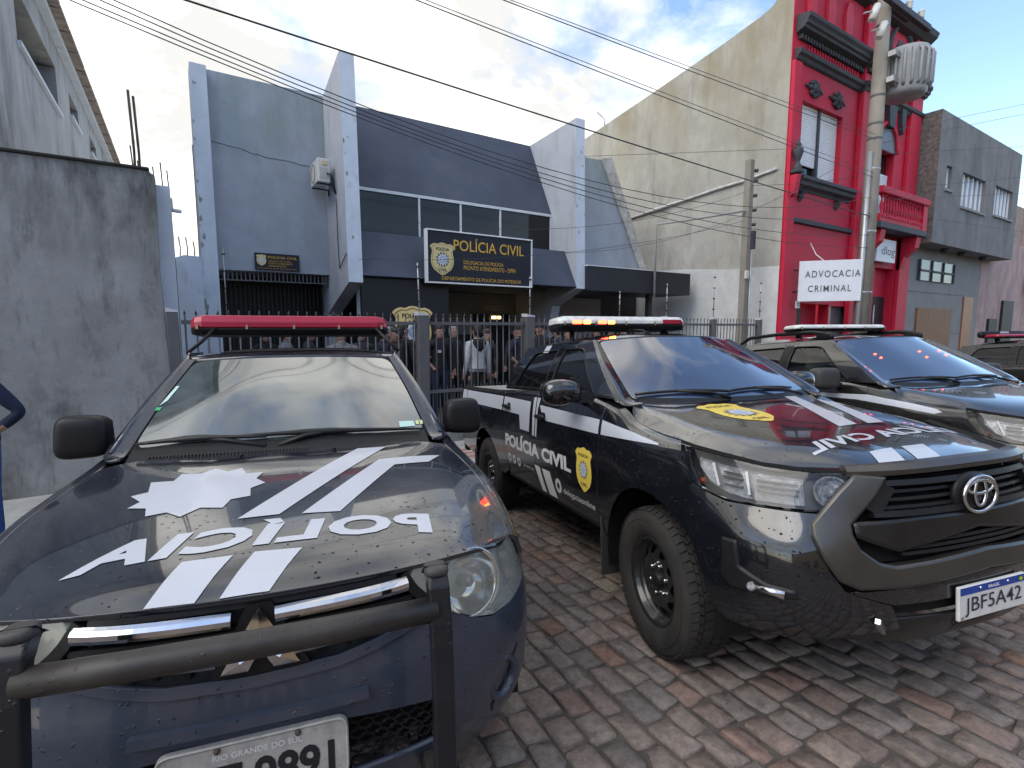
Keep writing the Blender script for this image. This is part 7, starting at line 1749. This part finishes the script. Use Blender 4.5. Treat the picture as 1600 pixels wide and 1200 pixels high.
    Rz = Matrix.Rotation(head_yaw, 4, 'Z'); base = len(bm.verts)
    vv = [bm.verts.new(Rz @ Vector(v)) for v in hb.v]
    for f in hb.f:
        try: bm.faces.new([vv[i] for i in f])
        except ValueError: pass
    bm.verts.ensure_lookup_table()
    bm.to_mesh(m2); bm.free()
    for q in (skin, top, bottom, m_shoe): m2.materials.append(q)
    hands = [J[i] for i in range(len(J))]
    hand_pts = [Vector((sg * (.185 + arms[k][1][0]), .015 + arms[k][1][1], 1.415 + arms[k][1][2])) * s for k, sg in enumerate((-1, 1))]
    for p in m2.polygons:
        c = p.center; p.use_smooth = True
        if c.z < .10 * s: p.material_index = 3
        elif any((c - h).length < .13 * s and (c - h).dot(h - Vector((0, 0, 1.2 * s))) > -.004 for h in hand_pts): p.material_index = 0
        elif c.z > 1.50 * s and math.hypot(c.x, c.y) < .135 * s: p.material_index = 0
        elif c.z < .90 * s and abs(c.x) < .24 * s and not (abs(c.x) > .19 * s): p.material_index = 2
        else: p.material_index = 1
    return m2
A_DOWN = ((.05, .02, -.30), (.07, -.04, -.56)); A_FOLD = ((.06, -.02, -.27), (-.10, -.20, -.24)); A_HIP = ((.14, .06, -.24), (.03, -.06, -.40)); A_UP = ((.08, -.10, -.22), (.02, -.26, -.06))
LEGS = ((.02, 0), (.02, 0)); 
bodies = {}
def person(label, x, y, z, yaw, H=1.74, arms=(A_DOWN, A_DOWN), top="black", bottom="dark", skin=0, hair="black", hyaw=0.0, bulk=1.0, extra=None, group="people gathered in front of the station"):
    t = thing("person", label, "person", (x, y, z), (0, 0, yaw), group)
    key = (H, arms, top, bottom, skin, round(hyaw, 2), bulk)
    if key not in bodies: bodies[key] = person_body(H, arms, LEGS, hyaw, m_cl[top], m_cl[bottom], m_skins[skin], bulk)
    o = bpy.data.objects.new("body", bodies[key]); C.objects.link(o); o.parent = t
    s = H / 1.75; cz = 1.645 * s; cy_, sy_ = math.cos(hyaw), math.sin(hyaw)
    def rot(v): return (v[0] * cy_ - v[1] * sy_, v[0] * sy_ + v[1] * cy_, v[2])
    if hair == "cap":
        b = B(); b.lathe([(.001, .135 * s), (.05 * s, .128 * s), (.086 * s, .095 * s), (.098 * s, .04 * s), (.098 * s, .02 * s)], (0, .004, cz), (0, 0, 1), 18)
        b.prism([(-.07 * s, -.06 * s), (.07 * s, -.06 * s), (.055 * s, -.165 * s), (-.055 * s, -.165 * s)], .012, ((0, 0, cz + .025 * s), (1, 0, 0), (0, 1, 0), (0, 0, 1)))
        b.v = [rot(v) for v in b.v]; b.build("cap", m_cl["black"], t)
    elif hair != "bald":
        b = B(); rr = []
        long_ = hair == "long"
        for k, (zz, rx, ry, oy) in enumerate(((.134, .025, .035, .006), (.128, .052, .068, .006), (.108, .074, .096, .004), (.082, .084, .108, .002), (.062, .086, .106, .006), (.048, .086, .090, .024), (.01, .085, .078, .036), (-.03, .080, .066, .044), (-.07, .068, .050, .046)) + (((-.12, .085, .05, .05), (-.19, .08, .04, .055)) if long_ else ())):
            if hair == "grey" and k < 5: rx, ry, oy = rx * .985, ry * .93, oy + .012
            rr.append(((0, oy * s, cz + zz * s), (rx * s, 0, 0), (0, ry * s, 0)))
        loft_rings(b, rr, 16); b.v = [rot(v) for v in b.v]; b.build("hair", m_hair_g if hair == "grey" else m_hair_b, t)
    for sg in (-1, 1):
        e = B().ball((sg * .030 * s, -.094 * s, cz + .006 * s), (.011 * s, .008 * s, .006 * s), 8, 6); e.v = [rot(v) for v in e.v]; e.build("eye", m_hair_b, t)
        e = B().ball((sg * .031 * s, -.094 * s, cz + .028 * s), (.018 * s, .010 * s, .005 * s), 8, 6); e.v = [rot(v) for v in e.v]; e.build("eyebrow", m_hair_b, t)
    c_ = B(); loft_rings(c_, [((0, .008 * s, 1.455 * s), (.095 * s, 0, 0), (0, .082 * s, 0)), ((0, .012 * s, 1.50 * s), (.074 * s, 0, 0), (0, .074 * s, 0)), ((0, .014 * s, 1.53 * s), (.068 * s, 0, 0), (0, .072 * s, 0))], 14, False); c_.build("collar", m_cl[top], t)
    if extra: extra(t, s)
    return t
def hood_extra(t, s):
    b = B(); rr = [((0, .075 * s, 1.52 * s), (.115 * s, 0, 0), (0, .06 * s, 0)), ((0, .105 * s, 1.45 * s), (.15 * s, 0, 0), (0, .065 * s, 0)), ((0, .12 * s, 1.36 * s), (.10 * s, 0, 0), (0, .045 * s, 0)), ((0, .115 * s, 1.28 * s), (.03 * s, 0, 0), (0, .025 * s, 0))]
    loft_rings(b, rr, 14); b.build("hood", m_cl["black"], t)
    for z in (.90, .94): B().lathe([(.001, 0), (.172 * s, 0), (.176 * s, .012), (.172 * s, .024), (.001, .024)], (0, 0, z * s), (0, 0, 1), 24).build("hem_band", m_cl["greyd"], t)
def vest_extra(t, s):
    B().box((-.10 * s, -.135 * s, 1.25 * s), (-.03 * s, -.118 * s, 1.30 * s)).build("badge_patch", m_decal, t)
def camera_extra(t, s):
    c = B().box((-.06, -.42, 1.56), (.07, -.14, 1.70), bev=.01).build("video_camera", m_plastic, t)
    B().cyl((0, -.42, 1.63), (0, -.52, 1.63), .04, n=12).build("lens", m_plastic, c)
def tag_extra(t, s):
    B().lathe([(.001, .006), (.035, .004), (.035, 0)], (.02, -.128 * s, 1.18 * s), (0, -1, 0), 14).build("round_badge", m_decal, t)
PP = [  # label, pixel-free place (x, y), yaw of facing, settings
 ("balding man in a brown jacket standing left of the gate post", 3.20, 9.2, 1.2, dict(H=1.73, top="brown", hair="grey", hyaw=.3, skin=0, bulk=1.05)),
 ("dark haired man in black at the left of the big badge", 3.62, 9.6, 2.2, dict(H=1.78, top="black", hyaw=-.5)),
 ("man in a dark police jacket before the big badge", 3.95, 9.5, -.3, dict(H=1.72, top="navy", extra=vest_extra, hyaw=.2, arms=(A_FOLD, A_FOLD))),
 ("officer in black with a chest patch just right of the gate post", 4.15, 9.1, .1, dict(H=1.76, top="black", extra=vest_extra, bottom="jeans", arms=(A_HIP, A_DOWN))),
 ("grey haired man behind the grey hoodie's left shoulder", 4.85, 9.9, .2, dict(H=1.74, top="dark", hair="grey")),
 ("person seen from behind in a grey hoodie with black hood", 4.68, 8.55, PI, dict(H=1.76, top="grey", extra=hood_extra, bulk=1.10)),
 ("long haired woman facing left beside the grey hoodie", 5.35, 9.3, -1.2, dict(H=1.66, top="black", hair="long", skin=0)),
 ("officer in a dark cap with hands on hips mid fence", 5.95, 9.0, .4, dict(H=1.78, top="navy", hair="cap", arms=(A_HIP, A_HIP), skin=0, bulk=1.1)),
 ("camera operator in black cap holding a video camera", 6.30, 8.8, 2.6, dict(H=1.82, top="black", hair="cap", arms=(A_UP, A_UP), extra=camera_extra, bulk=1.1)),
 ("broad man in a dark jacket seen from behind mid fence", 6.75, 8.7, 3.0, dict(H=1.76, top="navy", bottom="jeans", bulk=1.15)),
 ("light haired woman with a round badge left of the second post", 7.35, 9.2, .6, dict(H=1.68, top="black", hair="long", extra=tag_extra, skin=0)),
 ("man in dark clothes with a badge near the pickup's cab", 7.75, 9.5, -.4, dict(H=1.74, top="navy", extra=tag_extra, arms=(A_FOLD, A_DOWN))),
 ("tall man in black with a raised hand near the second post", 8.35, 9.6, .3, dict(H=1.84, top="black", arms=(A_UP, A_DOWN), bottom="jeans")),
 ("man half hidden behind the second gate post", 8.95, 10.0, -.2, dict(H=1.72, top="dark")),
 ("person with grey hair showing above the left end of the truck's roof", 1.25, 10.2, .2, dict(H=1.70, top="black")),
 ("dark haired head second from left above the truck's roof", 1.55, 9.9, 1.0, dict(H=1.71, top="greyd")),
 ("face turned right above the truck's roof left of the hooded man", 1.92, 9.8, 1.2, dict(H=1.72, top="dark", skin=1)),
 ("man in a grey hooded jacket from behind over the truck's roof", 2.02, 7.95, PI, dict(H=1.74, top="greyd", hair="cap", bulk=1.15)),
 ("grey haired man with glasses above the middle of the truck's roof", 2.72, 9.3, -.3, dict(H=1.72, top="dark", hair="grey")),
 ("dark haired pair's left member under the light bar's right end", 2.98, 8.9, 1.6, dict(H=1.72, top="navy")),
 ("dark haired pair's right member under the light bar's right end", 3.12, 8.6, -1.8, dict(H=1.71, top="black", skin=1)),
 ("man in a tan jacket behind the brown jacketed man", 3.45, 9.75, .5, dict(H=1.75, top="brown", hair="black", skin=1)),
 ("officer in a black cap between the gate post and the hoodie", 4.42, 9.6, -.3, dict(H=1.80, top="black", hair="cap")),
 ("man in a pale grey sweater behind the woman by the hoodie", 5.75, 10.1, .2, dict(H=1.76, top="greyd", hyaw=.4)),
 ("dark haired person right behind the camera operator", 6.45, 9.9, -.5, dict(H=1.72, top="dark", hair="long")),
 ("officer in navy with folded arms beside the broad man", 7.05, 9.7, .1, dict(H=1.79, top="navy", arms=(A_FOLD, A_FOLD), hair="cap", extra=vest_extra)),
 ("grey haired man in black near the shutter's left side", 7.95, 10.4, -.2, dict(H=1.73, top="black", hair="grey")),
 ("man in a charcoal coat behind the tall man", 8.75, 9.3, .9, dict(H=1.77, top="dark", skin=1)),
 ("person in blue denim jacket right of the second gate post", 9.35, 9.4, -.6, dict(H=1.70, top="jeans")),
 ("small person in black at the crowd's right end", 9.85, 9.9, .3, dict(H=1.66, top="black", hair="long")),
]
for lab, x, y, yaw, kw in PP: person(lab, x, y, 0.0, yaw, **kw)
# the man at the picture's left edge, only his bent arm and leg in view
def puffer(t, s):
    for k in range(6): pass
man = person("person in a quilted navy jacket and bright jeans at the left edge", -1.60, 6.26, pz(6.26), R(-32.6), H=1.74, top="blue", bottom="bluej", arms=(((.17, .08, -.24), (.02, -.08, -.42)), ((.17, .08, -.24), (.02, -.08, -.42))), bulk=1.12, group="passer-by")
del man["group"]

# ================================================================ ACROSS THE STREET (behind the camera, seen only as reflections)

op = thing("opposite_house", "plain beige house row across the street, seen only mirrored in glass and paint", "building")
m_opp = mat("opposite_render", (0.50, 0.37, 0.24), 0.9, var=0.2, vscale=1.2, stain=((0.25, 0.2, 0.15), 0.5, 1.0, 0.3, 0.55))
B().box((-30, -12.4, -1), (40, -12.1, 6.4)).build("wall", m_opp, op)
B().box((-30, -12.5, 6.4), (40, -11.9, 6.6)).build("cornice", m_soffit, op)
for k in range(14): B().box((-26 + k * 4.6, -12.09, .8 if k % 3 else -.6), (-24.4 + k * 4.6, -12.06, 2.7)).build("opening", m_tint, op)
